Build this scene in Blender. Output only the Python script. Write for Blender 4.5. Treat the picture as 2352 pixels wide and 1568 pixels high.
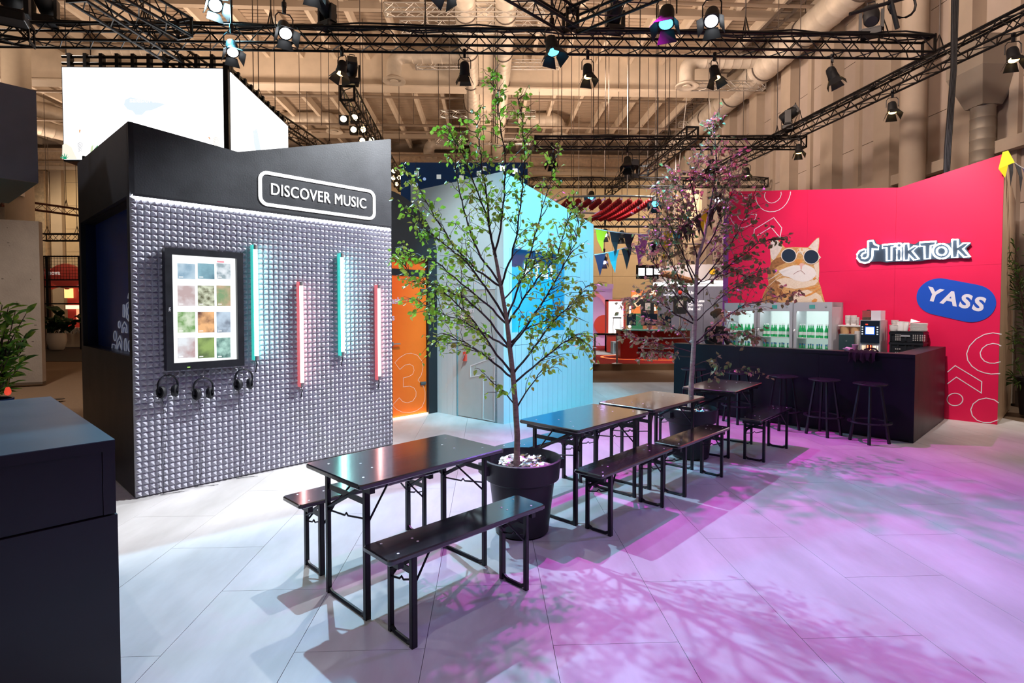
import bpy, bmesh, math, random
from mathutils import Vector, Matrix, Euler
import numpy as np
random.seed(7)
for o in list(bpy.data.objects): bpy.data.objects.remove(o, do_unlink=True)
scene = bpy.context.scene
C = scene.collection
PI = math.pi
def R(a): return math.radians(a)

# ------------------------------------------------------------------ camera
F = 1265.0; PIT = R(1.7); CX = 1176.0; CY = 748.5; CH = 1.88
cam_d = bpy.data.cameras.new('camera'); cam = bpy.data.objects.new('camera', cam_d); C.objects.link(cam)
cam.location = (0, 0, CH); cam.rotation_euler = (R(90) - PIT, 0, 0)
cam_d.sensor_width = 36.0; cam_d.sensor_fit = 'HORIZONTAL'; cam_d.lens = 36.0 * F / 2352.0
cam_d.shift_y = -(784.0 - CY) / 2352.0
cam_d.clip_start = 0.05; cam_d.clip_end = 300
scene.camera = cam

# ------------------------------------------------------------------ colour management
vs = scene.view_settings
scene.display_settings.display_device = 'sRGB'
vs.view_transform = 'Standard'; vs.look = 'None'; vs.gamma = 1.0; vs.use_curve_mapping = False
vs.exposure = 0.0

# ------------------------------------------------------------------ world: dim glow of the rest of the hall
w = bpy.data.worlds.new('hall_glow'); scene.world = w; w.use_nodes = True
bg = w.node_tree.nodes['Background']; bg.inputs[0].default_value = (1.0, 0.90, 0.84, 1); bg.inputs[1].default_value = 0.025

# ------------------------------------------------------------------ stage and hall lights
def spot(name, loc, target, energy, col, angle, blend=0.25, rad=0.05):
    d = bpy.data.lights.new(name, 'SPOT'); d.energy = energy; d.color = col
    d.spot_size = R(angle); d.spot_blend = blend; d.shadow_soft_size = rad
    o = bpy.data.objects.new(name, d); C.objects.link(o); o.location = loc
    o.rotation_euler = (Vector(target) - Vector(loc)).to_track_quat('-Z', 'Y').to_euler()
    return o
def point(name, loc, energy, col, rad=0.3):
    d = bpy.data.lights.new(name, 'POINT'); d.energy = energy; d.color = col; d.shadow_soft_size = rad
    o = bpy.data.objects.new(name, d); C.objects.link(o); o.location = loc
    return o
def area(name, loc, target, sx, sy, energy, col):
    d = bpy.data.lights.new(name, 'AREA'); d.shape = 'RECTANGLE'; d.size = sx; d.size_y = sy; d.energy = energy; d.color = col
    o = bpy.data.objects.new(name, d); C.objects.link(o); o.location = loc
    o.rotation_euler = (Vector(target) - Vector(loc)).to_track_quat('-Z', 'Y').to_euler()
    return o
CYAN = (0.10, 0.70, 1.0); ICE = (0.72, 0.86, 1.0); MAG = (1.0, 0.02, 0.72)
WARM = (1.0, 0.72, 0.42); WHITE = (1.0, 0.93, 0.88)
# spotlights of the stand, truss lamps plus added unseen fills: name, lens position, aim, energy, colour, cone, edge
STAGE = {
    'cyan_star_beam': ((-4.97, 9.40, 6.97), (0.6, 4.2, 0), 1800, (0.12, 0.66, 1.0), 58, 0.6),
    'ice_key_beam': ((-2.83, 7.95, 6.42), (-0.7, 3.4, 0), 2200, (0.42, 0.74, 1.0), 84, 0.8),
    'ice_corner_beam': ((-4.62, 9.25, 6.12), (-2.2, 6.0, 0), 150, (0.80, 0.90, 1.0), 60, 0.6),
    'ice_truss_beam': ((-3.70, 9.15, 6.38), (-0.8, 4.8, 0), 300, (0.80, 0.88, 1.0), 64, 0.7),
    'ice_foam_beam': ((-0.95, 7.95, 6.38), (-2.6, 6.3, 1.3), 1000, (0.92, 0.95, 1.0), 74, 0.8),
    'foam_front_beam': ((2.2, 7.3, 6.9), (-2.6, 6.6, 1.9), 5200, (0.93, 0.97, 1.0), 38, 0.6),
    'cyan_corner_beam': ((0.69, 9.25, 6.12), (1.7, 7.4, 0), 350, (0.10, 0.70, 1.0), 70, 0.7),
    'cyan_front_beam': ((2.24, 8.15, 6.02), (1.2, 5.8, 0), 300, (0.10, 0.70, 1.0), 64, 0.7),
    'cyan_house_beam': ((3.0, 5.4, 7.2), (0.6, 10.1, 2.1), 4300, (0.15, 0.74, 1.0), 40, 0.5),
    'magenta_stage_beam': ((1.7, 8.4, 6.42), (3.0, 5.8, 0), 1650, (0.95, 0.015, 0.85), 84, 0.8),
    'violet_front_fill': ((3.2, -0.8, 7.2), (1.8, 3.4, 0), 600, (0.50, 0.28, 1.0), 86, 0.9),  # violet fill added out of view in front, evens out the floor
    'violet_front_beam': ((6.0, 6.2, 7.3), (3.8, 3.0, 0), 750, (0.36, 0.22, 1.0), 74, 0.9),
    'white_left_fill': ((-1.6, 0.6, 7.2), (-2.2, 4.2, 0), 250, (0.93, 0.96, 1.0), 62, 0.9),  # bluish fill added out of view at the front left
    'door_fill': ((-0.5, 5.4, 7.2), (-1.5, 9.8, 1.7), 1700, (1.0, 0.95, 0.90), 36, 0.8),  # added unseen light to brighten the orange door and plank cabin side
    'cyan_floor_fill': ((2.6, 12.6, 6.2), (2.3, 12.2, 0), 420, (0.15, 0.66, 1.0), 60, 0.8),  # added unseen light to turn the rear floor cyan
    'bar_wall_beam': ((4.4, 6.8, 6.4), (6.7, 10.2, 2.7), 1300, (1.0, 0.88, 0.86), 62, 0.7),
    'bar_floor_beam': ((9.2, 7.6, 6.6), (8.1, 8.9, 0.8), 650, (1.0, 0.88, 0.76), 70, 0.7),
}
for nm, (ps, tg, en, co, an, bl) in STAGE.items(): spot(nm, ps, tg, en, co, an, bl, 0.04)
spot('aisle_fill_light', (-9.5, 9.5, 9.0), (-9.8, 12.0, 0.6), 2000, (1.0, 0.84, 0.70), 74, 0.8, 0.2)  # added unseen light, lifts the concrete wall and brown carpet
spot('aisle_fill_light', (-8.6, 5.2, 8.0), (-5.0, 6.2, 1.6), 700, (0.92, 0.92, 1.0), 60, 0.8, 0.2)  # added unseen light, lifts the cabin's blue window and the shrub
spot('red_stage_fill', (4.6, 17.0, 7.4), (4.8, 20.5, 0.2), 1500, (1.0, 0.90, 0.82), 80, 0.8, 0.2)  # unseen pair of lights added to brighten the red stage
spot('red_stage_fill', (5.6, 19.0, 7.4), (5.6, 23.5, 1.2), 1300, (1.0, 0.90, 0.85), 80, 0.8, 0.2)
for x in (-24, -15, -5, 3, 8): spot('end_wall_fill', (x, 26.5, 8.2), (x + 0.5, 32.5, 4.6), 1000, (1.0, 0.76, 0.48), 110, 0.8, 0.3)  # unseen fill lights added to brighten the end wall
# sodium uplights of the hall, shining at the roof
for x, y, e in ((-18, 14, 1500), (-9, 18, 1500), (-1, 13, 1500), (1, 24, 1500), (-12, 26, 1500), (3, 18.2, 1300), (4, 12, 900), (-22, 24, 1500), (-7, 9, 900), (2, 6, 900)):
    spot('hall_uplight', (x, y, 7.2), (x, y + 0.01, 12), e * 0.54, (1.0, 0.72, 0.52), 165, 0.4, 0.5)
for y in (7, 13, 20, 27): spot('side_wall_fill', (2.5, y - 3, 8.8), (10.6, y + 2.0, 6.6), 1300, (1.0, 0.76, 0.62), 90, 0.8, 0.5)  # unseen fill lights without fixtures, set to light the side wall evenly

# ------------------------------------------------------------------ pixels to places (photo taken as 2352 x 1568)
_c, _s = math.cos(PIT), math.sin(PIT)
def ray(x, y):
    a, b = (x - CX) / F, -(y - CY) / F
    return Vector((a, _c + b * _s, b * _c - _s))
def P(x, y, z=0.0):
    d = ray(x, y); return Vector((0, 0, CH)) + d * ((z - CH) / d.z)
def at(x, y, Y):
    d = ray(x, y); return Vector((0, 0, CH)) + d * (Y / d.y)
def on_wall(org, ang, x, y, off=0.0):
    """pixel -> (distance along a vertical wall, height); wall through org, running at ang degrees, off = offset along its +90 normal"""
    a = R(ang); u = Vector((math.cos(a), math.sin(a), 0)); n = Vector((-u.y, u.x, 0)); o = Vector((org[0], org[1], 0)) + n * off
    d = ray(x, y); t = (o - Vector((0, 0, CH))).dot(n) / d.dot(n); p = Vector((0, 0, CH)) + d * t
    return ((p - o).dot(u), p.z)

# ------------------------------------------------------------------ materials
MATS = {}
def M(name, col, rough=0.5, metal=0.0, var=0.0, scale=6.0, bump=0.0, bscale=40.0, emit=None, es=0.0, spec=0.5, trans=0.0, alpha=1.0, stretch=None, coat=0.0, ior=1.45, col2=None, world=False):
    if name in MATS: return MATS[name]
    m = bpy.data.materials.new(name); m.use_nodes = True; nt = m.node_tree; b = nt.nodes['Principled BSDF']
    b.inputs['Base Color'].default_value = (*col, 1); b.inputs['Roughness'].default_value = rough; b.inputs['Metallic'].default_value = metal
    b.inputs['Specular IOR Level'].default_value = spec; b.inputs['IOR'].default_value = ior
    b.inputs['Transmission Weight'].default_value = trans; b.inputs['Alpha'].default_value = alpha
    b.inputs['Coat Weight'].default_value = coat; b.inputs['Coat Roughness'].default_value = 0.1
    if emit is not None:
        b.inputs['Emission Color'].default_value = (*emit, 1); b.inputs['Emission Strength'].default_value = es
    if var > 0 or bump > 0 or col2:
        tc = nt.nodes.new('ShaderNodeTexCoord'); mp = nt.nodes.new('ShaderNodeMapping'); nt.links.new(nt.nodes.new('ShaderNodeNewGeometry').outputs['Position'] if world else tc.outputs['Object'], mp.inputs['Vector'])
        if stretch: mp.inputs['Scale'].default_value = stretch
        if var > 0 or col2:
            n = nt.nodes.new('ShaderNodeTexNoise'); n.inputs['Scale'].default_value = scale; n.inputs['Detail'].default_value = 6; n.inputs['Roughness'].default_value = 0.6
            nt.links.new(mp.outputs['Vector'], n.inputs['Vector'])
            r = nt.nodes.new('ShaderNodeValToRGB'); r.color_ramp.elements[0].position = 0.3; r.color_ramp.elements[1].position = 0.7
            c0 = tuple(max(0, c * (1 - var)) for c in col); c1 = col2 if col2 else tuple(min(1, c * (1 + var)) for c in col)
            r.color_ramp.elements[0].color = (*c0, 1); r.color_ramp.elements[1].color = (*c1, 1)
            nt.links.new(n.outputs['Fac'], r.inputs['Fac']); nt.links.new(r.outputs['Color'], b.inputs['Base Color'])
            if rough > 0.05:
                mr = nt.nodes.new('ShaderNodeMapRange'); mr.inputs['To Min'].default_value = rough * 0.85; mr.inputs['To Max'].default_value = min(1, rough * 1.2)
                nt.links.new(n.outputs['Fac'], mr.inputs['Value']); nt.links.new(mr.outputs['Result'], b.inputs['Roughness'])
        if bump > 0:
            n2 = nt.nodes.new('ShaderNodeTexNoise'); n2.inputs['Scale'].default_value = bscale; n2.inputs['Detail'].default_value = 4
            nt.links.new(mp.outputs['Vector'], n2.inputs['Vector'])
            bp = nt.nodes.new('ShaderNodeBump'); bp.inputs['Strength'].default_value = bump; bp.inputs['Distance'].default_value = 0.02
            nt.links.new(n2.outputs['Fac'], bp.inputs['Height']); nt.links.new(bp.outputs['Normal'], b.inputs['Normal'])
    MATS[name] = m
    return m
def E(name, col, s): return M(name, (0.02, 0.02, 0.02), 0.5, emit=col, es=s)

# ------------------------------------------------------------------ mesh building
class MB:
    def __init__(s): s.v = []; s.f = []
    def add(s, vs, fs):
        n = len(s.v); s.v += [tuple(v) for v in vs]; s.f += [tuple(i + n for i in f) for f in fs]; return s
    def box(s, x0, x1, y0, y1, z0, z1, m=None):
        vs = [Vector((x, y, z)) for x in (x0, x1) for y in (y0, y1) for z in (z0, z1)]
        if m is not None: vs = [m @ v for v in vs]
        return s.add(vs, [(0, 1, 3, 2), (4, 6, 7, 5), (0, 4, 5, 1), (2, 3, 7, 6), (0, 2, 6, 4), (1, 5, 7, 3)])
    def rbox(s, x0, x1, y0, y1, z0, z1, r, n=3):
        """upright box with rounded vertical edges and a small top / bottom chamfer"""
        pts = []
        for cx, cy, a0 in ((x1 - r, y1 - r, 0), (x0 + r, y1 - r, 90), (x0 + r, y0 + r, 180), (x1 - r, y0 + r, 270)):
            for i in range(n + 1):
                a = R(a0 + 90 * i / n); pts.append((cx + r * math.cos(a), cy + r * math.sin(a)))
        c = min(0.35 * r, 0.2 * (z1 - z0)); mx, my = (x0 + x1) / 2, (y0 + y1) / 2
        def ins(p): return (p[0] - c * (1 if p[0] > mx else -1), p[1] - c * (1 if p[1] > my else -1))
        k = len(pts); vs = []; fs = []
        for z, ii in ((z0, 1), (z0 + c, 0), (z1 - c, 0), (z1, 1)):
            for p in pts:
                q = ins(p) if ii else p; vs.append((q[0], q[1], z))
        for j in range(3):
            for i in range(k):
                a, b = j * k + i, j * k + (i + 1) % k; fs.append((a, b, b + k, a + k))
        fs.append(tuple(range(k))[::-1]); fs.append(tuple(range(3 * k, 4 * k)))
        return s.add(vs, fs)
    def tube(s, pts, rad, n=8, cap=True):
        pts = [Vector(p) for p in pts]
        if not isinstance(rad, (list, tuple)): rad = [rad] * len(pts)
        vs = []; fs = []; up = None
        for i, p in enumerate(pts):
            d = (pts[min(i + 1, len(pts) - 1)] - pts[max(i - 1, 0)]).normalized()
            if up is None: up = Vector((0, 0, 1)) if abs(d.z) < 0.9 else Vector((1, 0, 0))
            x = d.cross(up)
            if x.length < 1e-4: x = d.orthogonal()
            x.normalize(); y = d.cross(x).normalized(); up = -y if False else up
            for k in range(n):
                a = 2 * PI * k / n; vs.append(p + (x * math.cos(a) + y * math.sin(a)) * rad[i])
        for i in range(len(pts) - 1):
            for k in range(n):
                a = i * n + k; b = i * n + (k + 1) % n; fs.append((a, b, b + n, a + n))
        if cap: fs.append(tuple(range(n))[::-1]); fs.append(tuple(range((len(pts) - 1) * n, len(pts) * n)))
        return s.add(vs, fs)
    def lathe(s, prof, n=24, m=None, cap=True):
        vs = []; fs = []
        for r, z in prof:
            for k in range(n):
                a = 2 * PI * k / n; v = Vector((r * math.cos(a), r * math.sin(a), z)); vs.append(m @ v if m is not None else v)
        for i in range(len(prof) - 1):
            for k in range(n):
                a = i * n + k; b = i * n + (k + 1) % n; fs.append((a, b, b + n, a + n))
        if cap:
            if prof[0][0] > 1e-4: fs.append(tuple(range(n))[::-1])
            if prof[-1][0] > 1e-4: fs.append(tuple(range((len(prof) - 1) * n, len(prof) * n)))
        return s.add(vs, fs)
    def prism(s, poly, y0, y1, m=None):
        """polygon in the x-z plane, extruded along y"""
        k = len(poly); vs = [Vector((x, y0, z)) for x, z in poly] + [Vector((x, y1, z)) for x, z in poly]
        if m is not None: vs = [m @ v for v in vs]
        fs = [tuple(range(k)), tuple(range(2 * k - 1, k - 1, -1))] + [(i, i + k, (i + 1) % k + k, (i + 1) % k) for i in range(k)]
        return s.add(vs, fs)
    def slab(s, poly, z0, z1):
        k = len(poly); vs = [(x, y, z0) for x, y in poly] + [(x, y, z1) for x, y in poly]
        fs = [tuple(range(k))[::-1], tuple(range(k, 2 * k))] + [(i, (i + 1) % k, (i + 1) % k + k, i + k) for i in range(k)]
        return s.add(vs, fs)
    def ico(s, c, r, sub=2, sq=(1, 1, 1), jit=0.0, rng=random):
        bm = bmesh.new(); bmesh.ops.create_icosphere(bm, subdivisions=sub, radius=1.0)
        vs = []
        for v in bm.verts:
            k = r * (1 + rng.uniform(-jit, jit)); vs.append((c[0] + v.co.x * k * sq[0], c[1] + v.co.y * k * sq[1], c[2] + v.co.z * k * sq[2]))
        fs = [tuple(v.index for v in f.verts) for f in bm.faces]; bm.free()
        return s.add(vs, fs)
    def mesh(s, name, mat, smooth=False):
        me = bpy.data.meshes.new(name); me.from_pydata(s.v, [], s.f); me.update()
        if mat is not None: me.materials.append(mat)
        if smooth: 
            bm = bmesh.new(); bm.from_mesh(me); bmesh.ops.recalc_face_normals(bm, faces=bm.faces); bm.to_mesh(me); bm.free()
            me.shade_smooth(); me.set_sharp_from_angle(angle=R(38))
        else:
            bm = bmesh.new(); bm.from_mesh(me); bmesh.ops.recalc_face_normals(bm, faces=bm.faces); bm.to_mesh(me); bm.free()
        return me
    def obj(s, name, mat, parent=None, loc=(0, 0, 0), rot=(0, 0, 0), smooth=False, label=None, kind=None):
        return link(name, s.mesh(name, mat, smooth), parent, loc, rot, label, kind)
def link(name, me, parent=None, loc=(0, 0, 0), rot=(0, 0, 0), label=None, kind=None):
    o = bpy.data.objects.new(name, me); C.objects.link(o)
    if parent is not None: o.parent = parent
    o.location = loc; o.rotation_euler = rot
    if label: o['label'] = label
    if kind: o['kind'] = kind
    return o
def thing(name, label, cat, loc=(0, 0, 0), rz=0.0, group=None, rot=None):
    o = bpy.data.objects.new(name, None); C.objects.link(o); o.empty_display_size = 0.1
    o.location = loc; o.rotation_euler = rot if rot is not None else (0, 0, rz)
    return tag(o, label, cat, group)
def tag(o, label, cat, group=None):
    o['label'] = label; o['category'] = cat
    if group: o['group'] = group
    return o
def struct(o): o['kind'] = 'structure'; return o
def children(o): return [c for c in bpy.data.objects if c.parent == o]
KIDS = {}
def copy_tree(root, loc, rz=None, label=None, group=None):
    def cp(o, par):
        c = o.copy(); C.objects.link(c); c.parent = par
        for k in o.children: cp(k, c)
        return c
    r = cp(root, None); r.location = loc
    if rz is not None: r.rotation_euler = (0, 0, rz)
    if label: r['label'] = label
    if group: r['group'] = group
    return r

def text_mesh(txt, size, depth=0.0, bold=0.0, outline=0.0, align='CENTER', mirror=False, spacing=1.0, line=1.0, shear=0.0):
    """lettering as a mesh in the x-z plane facing -y; outline > 0 gives tubes along the letter edges"""
    cu = bpy.data.curves.new('t', 'FONT'); cu.body = txt; cu.size = size; cu.align_x = align; cu.align_y = 'CENTER'
    cu.space_character = spacing; cu.space_line = line; cu.offset = bold; cu.shear = shear; cu.resolution_u = 4
    if outline > 0: cu.fill_mode = 'NONE'; cu.bevel_depth = outline; cu.bevel_resolution = 1
    else: cu.extrude = depth
    o = bpy.data.objects.new('t', cu); C.objects.link(o)
    dg = bpy.context.evaluated_depsgraph_get(); me = bpy.data.meshes.new_from_object(o.evaluated_get(dg))
    bpy.data.objects.remove(o, do_unlink=True); bpy.data.curves.remove(cu)
    s = -1 if mirror else 1
    for v in me.vertices: x, y, z = v.co; v.co = (s * x, -z, y)
    if mirror: me.flip_normals()
    return me
def put_text(name, me, mat, parent, x, y, z, sx=1.0, sz=1.0, roty=0.0, label=None):
    me.materials.clear(); me.materials.append(mat); me.name = name
    o = link(name, me, parent, (x, y, z), (0, roty, 0), label); o.scale = (sx, 1, sz); return o
def ring2d(cx, cz, rx, rz, a0=0, a1=360, n=40):
    return [(cx + rx * math.cos(R(a0 + (a1 - a0) * i / n)), cz + rz * math.sin(R(a0 + (a1 - a0) * i / n))) for i in range(n + 1)]
def strip2d(pts, wd, y0, y1, closed=False):
    """a flat band of width wd along a polyline in the x-z plane"""
    pts = [Vector((p[0], p[1])) for p in pts]; n = len(pts); L = []; Rr = []
    for i in range(n):
        a = pts[(i - 1) % n] if (closed or i > 0) else pts[i]; b = pts[(i + 1) % n] if (closed or i < n - 1) else pts[i]
        d1 = (pts[i] - a); d2 = (b - pts[i])
        d1 = d1.normalized() if d1.length > 1e-6 else d2.normalized(); d2 = d2.normalized() if d2.length > 1e-6 else d1
        t = (d1 + d2); t = t.normalized() if t.length > 1e-6 else d1
        nn = Vector((-t.y, t.x)); k = max(0.35, nn.dot(Vector((-d1.y, d1.x))))
        L.append(pts[i] + nn * (wd / 2 / k)); Rr.append(pts[i] - nn * (wd / 2 / k))
    mb = MB(); m = n if closed else n - 1
    vs = []; fs = []
    for i in range(n):
        for q in (L[i], Rr[i]):
            for y in (y0, y1): vs.append((q.x, y, q.y))
    for i in range(m):
        a = 4 * i; b = 4 * ((i + 1) % n)
        fs += [(a, b, b + 2, a + 2), (a + 1, a + 3, b + 3, b + 1), (a, a + 1, b + 1, b), (a + 2, b + 2, b + 3, a + 3)]
    if not closed: fs += [(0, 2, 3, 1), (4 * n - 4, 4 * n - 3, 4 * n - 1, 4 * n - 2)]
    return mb.add(vs, fs)

# common materials
BLK = M('black_paint', (0.012, 0.013, 0.017), 0.38, var=0.25, scale=9)
BLKM = M('black_matte', (0.010, 0.011, 0.014), 0.6, var=0.2, scale=14)
BLKW = M('black_panel', (0.020, 0.022, 0.027), 0.42, var=0.25, scale=3, bump=0.05, bscale=60)
TRUSS = M('black_truss_paint', (0.004, 0.004, 0.005), 0.45)
STEEL = M('brushed_steel', (0.55, 0.55, 0.56), 0.32, metal=0.9, var=0.15, scale=30)
ALU = M('bare_aluminium', (0.62, 0.60, 0.57), 0.4, metal=0.8)
GALV = M('galvanised_duct', (0.62, 0.56, 0.48), 0.55, metal=0.25, var=0.12, scale=3)
WHT = M('white_paint', (0.82, 0.82, 0.82), 0.5)
LINE = M('white_vinyl_line', (0.85, 0.84, 0.88), 0.5)
CREAM = M('cream_steel', (0.72, 0.63, 0.52), 0.6, var=0.08, scale=1.5)

# ================================================================== THE HALL
HA = 2.53; HR = R(HA)
def hall(x, y, z=0.0):
    return Vector((x * math.cos(HR) - y * math.sin(HR), x * math.sin(HR) + y * math.cos(HR), z))
ZC = 11.5; XW = 10.6; YF = 32.5
# aisle carpet of the whole hall
CARP = M('brown_aisle_carpet', (0.17, 0.115, 0.075), 0.9, var=0.15, scale=20, bump=0.2, bscale=300)
struct(MB().box(-45, XW + 0.5, -6, YF + 0.5, -0.12, -0.05).obj('floor', CARP, rot=(0, 0, HR)))['label'] = 'brown carpet floor of the exhibition hall aisles'
# stand floor of large grey vinyl tiles
TILE = M('grey_vinyl_tile', (0.50, 0.49, 0.48), 0.42, var=0.14, scale=1.3, stretch=(2.2, 0.7, 1.0), world=True, col2=(0.60, 0.59, 0.59), bump=0.03, bscale=8)
FX0, FW, FL = 0.364, 0.714, 1.38
cols = range(-7, 12); x0 = FX0 - 7 * FW; x1 = FX0 + 12 * FW; y0, y1 = -1.2, 14.05
fl = struct(MB().box(x0, x1, y0, y1, -0.055, -0.012).obj('floor', M('floor_joint', (0.12, 0.11, 0.11), 0.8), rot=(0, 0, HR)))
fl['label'] = 'raised stand floor of large pale grey vinyl tiles'
tile_cache = {}
for k in cols:
    y = 3.02 + (0 if k % 2 == 0 else FL / 2) - 4 * FL
    while y < y1:
        a, b = max(y, y0), min(y + FL, y1)
        if b - a > 0.02:
            key = round(b - a, 3)
            if key not in tile_cache: tile_cache[key] = MB().box(0.0015, FW - 0.0015, 0.0015, key - 0.0015, -0.012, 0.0).mesh('floor_tile', TILE)
            link('floor_tile', tile_cache[key], fl, (FX0 + k * FW, a, 0))
        y += FL

# ceiling: corrugated deck, purlins, girder, pipes
DECK = M('roof_deck', (0.42, 0.335, 0.26), 0.7, var=0.06, scale=0.8)
mb = MB(); ys = []; y = -4.0; vs = []; k = 0
while y < YF:
    for dy, z in ((0, 0), (0.168, 0), (0.17, 0.08), (0.203, 0.08), (0.205, 0)): ys.append((y + dy, ZC + z))
    y += 0.205
vs = [(-42, a, z) for a, z in ys] + [(XW, a, z) for a, z in ys]; n = len(ys)
mb.add(vs, [(i, i + 1, i + 1 + n, i + n) for i in range(n - 1)])
ceil = struct(mb.obj('ceiling', DECK, rot=(0, 0, HR))); ceil['label'] = 'corrugated tan steel roof deck of the hall'
pm = MB().box(-0.07, 0.07, 0, YF + 4, -0.34, 0).mesh('roof_beam', CREAM)
x = -41.0
while x < XW - 0.3:
    if abs(x + 0.1) > 0.5: link('roof_beam', pm, ceil, (x, -4, ZC))
    x += 1.22
for yy, zt, zb, mt in ((21.0, ZC, 10.15, CREAM), (3.0, ZC, 10.3, CREAM)):
    gm = MB().box(-42, XW, -0.06, 0.06, zb, zt).box(-42, XW, -0.32, 0.32, zb - 0.05, zb).box(-42, XW, -0.28, 0.28, zt - 0.05, zt)
    gm.obj('main_girder', mt, ceil, (0, yy, 0))
cbm = MB().box(-42, XW, -0.10, 0.10, ZC - 0.52, ZC - 0.3).mesh('cross_beam', M('grey_beam', (0.42, 0.35, 0.28), 0.65))
for yy in (11.0, 17.2, 29.8): link('cross_beam', cbm, ceil, (0, yy, 0))
ppm = MB().tube([(-42, 0, 0), (XW, 0, 0)], 0.055, 8).mesh('sprinkler_pipe', M('brown_pipe', (0.28, 0.22, 0.17), 0.5), True)
for yy, zz in ((12.0, 10.9), (16.0, 10.75), (19.0, 10.6), (23.6, 10.8), (25.0, 10.1), (27.5, 10.6), (30.2, 10.2), (31.2, 9.9)): link('sprinkler_pipe', ppm, ceil, (0, yy, zz))
# centre beam between two long round ducts
MB().box(-0.25, 0.25, 4, YF, 10.35, 10.40).box(-0.04, 0.04, 4, YF, 10.4, ZC).box(-0.25, 0.25, 4, YF, ZC - 0.06, ZC).obj('centre_beam', CREAM, ceil, (-0.05, 0, 0))
def corrugated(p0, p1, r, pitch=0.35, n=20):
    p0, p1 = Vector(p0), Vector(p1); L = (p1 - p0).length; k = max(2, int(L / pitch)); pts = []; rr = []
    for i in range(k):
        t = i / k; pts += [p0.lerp(p1, t), p0.lerp(p1, t + 0.85 / k), p0.lerp(p1, t + 0.9 / k), p0.lerp(p1, t + 0.97 / k)]; rr += [r, r, r * 1.035, r * 1.035]
    return MB().tube(pts, rr, n)
for xx, rr_, lab in ((-0.62, 0.30, 'long round silver air duct hung left of the centre roof beam'), (0.52, 0.30, 'long round silver air duct hung right of the centre roof beam')):
    t = thing('air_duct', lab, 'duct', hall(xx, 3, 0), HR, 'round ducts along the centre beam')
    corrugated((0, 0, 10.35), (0, YF - 3.3, 10.35), rr_).obj('duct_tube', GALV, t, smooth=True)
    for i in range(12):
        MB().lathe([(rr_ + 0.012, -0.02), (rr_ + 0.03, -0.02), (rr_ + 0.03, 0.02), (rr_ + 0.012, 0.02)], 20, Matrix.Rotation(R(90), 4, 'X')).tube([(0, 0, rr_), (0, 0, ZC - 10.35)], 0.012, 6).obj('duct_hanger', M('dark_hanger', (0.10, 0.08, 0.07), 0.5), t, (0, 1 + 2.4 * i, 10.35))
# big duct and cable tray along the top of the right wall
t = thing('air_duct', 'large round silver air duct running along the top of the right hall wall', 'duct', hall(9.72, 3, 0), HR)
corrugated((0, 0, 10.35), (0, YF - 3.4, 10.35), 0.42, 0.5, 24).obj('duct_tube', GALV, t, smooth=True)
for i in range(12):
    MB().lathe([(0.43, -0.025), (0.45, -0.025), (0.45, 0.025), (0.43, 0.025)], 24, Matrix.Rotation(R(90), 4, 'X')).tube([(0, 0, 0.43), (0, 0, ZC - 10.35)], 0.014, 6).obj('duct_hanger', MATS['dark_hanger'], t, (0, 1.2 + 2.5 * i, 10.35))
t = thing('cable_tray', 'dark ladder cable tray beside the wall duct under the roof', 'cable tray', hall(8.95, 3, 0), HR)
mb = MB().box(-0.22, -0.19, 0, YF - 3.4, 10.75, 10.85).box(0.19, 0.22, 0, YF - 3.4, 10.75, 10.85)
DKH = MATS['dark_hanger']; mb.obj('side_rail', DKH, t)
rm = MB().box(-0.19, 0.19, -0.02, 0.02, 10.76, 10.79).mesh('rung', DKH)
for i in range(70): link('rung', rm, t, (0, 0.4 + i * 0.42, 0))
for i in range(6): MB().tube([(0.0, 0, 10.85), (0, 0, ZC)], 0.012, 6).obj('tray_hanger', DKH, t, (0.2, 1 + i * 5, 0))
# cross ducts with elbows and round diffusers
def elbow_duct(label, end, start, r=0.26, drop=0.9):
    e = Vector(end); s_ = Vector(start); d = (s_ - e); d.z = 0; d.normalize()
    t = thing('elbow_duct', label, 'duct', (e.x, e.y, e.z - drop), 0, 'elbow ducts with round diffusers')
    pts = [Vector((0, 0, 0.12)), Vector((0, 0, drop - 0.35))]
    for i in range(1, 6):
        a = R(90 * i / 6); pts.append(Vector((0, 0, drop - 0.35)) + d * (0.35 * (1 - math.cos(a))) + Vector((0, 0, 0.35 * math.sin(a))))
    pts.append(Vector((0, 0, drop)) + d * 0.35); L = (s_ - e).length
    MB().tube(pts, r, 18).obj('elbow', GALV, t, smooth=True)
    corrugated(Vector((0, 0, drop)) + d * 0.34, Vector((0, 0, drop)) + d * L, r * 0.98, 0.3, 18).obj('duct_tube', GALV, t, smooth=True)
    MB().lathe([(r, 0.14), (r * 1.5, 0.06), (r * 1.55, 0.0), (r * 1.2, 0.0), (r * 0.9, 0.05)], 24).obj('diffuser_ring', GALV, t, smooth=True)
    MB().lathe([(0.02, 0.0), (r * 0.55, 0.0), (r * 0.55, 0.03), (0.02, 0.03)], 20).obj('diffuser_cone', GALV, t, smooth=True)
    MB().tube([Vector((0, 0, drop)) + d * (L * 0.7), Vector((0, 0, ZC - e.z + drop)) + d * (L * 0.7)], 0.012, 6).obj('duct_hanger', DKH, t)
YE = 19.6
elbow_duct('silver elbow duct with round diffuser left of the centre ducts', at(905, 128, YE), at(1060, 131, YE))
elbow_duct('silver elbow duct with round diffuser in front of the right wall duct', at(1578, 140, YE), at(1760, 147, YE))
elbow_duct('silver elbow duct with diffuser above the double video screen', at(222, 118, YE), at(420, 122, YE))
elbow_duct('silver elbow duct ending right of the centre ducts under the rear bay', at(1283, 275, 27), at(1190, 272, 27), 0.32, 0.8)
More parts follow.
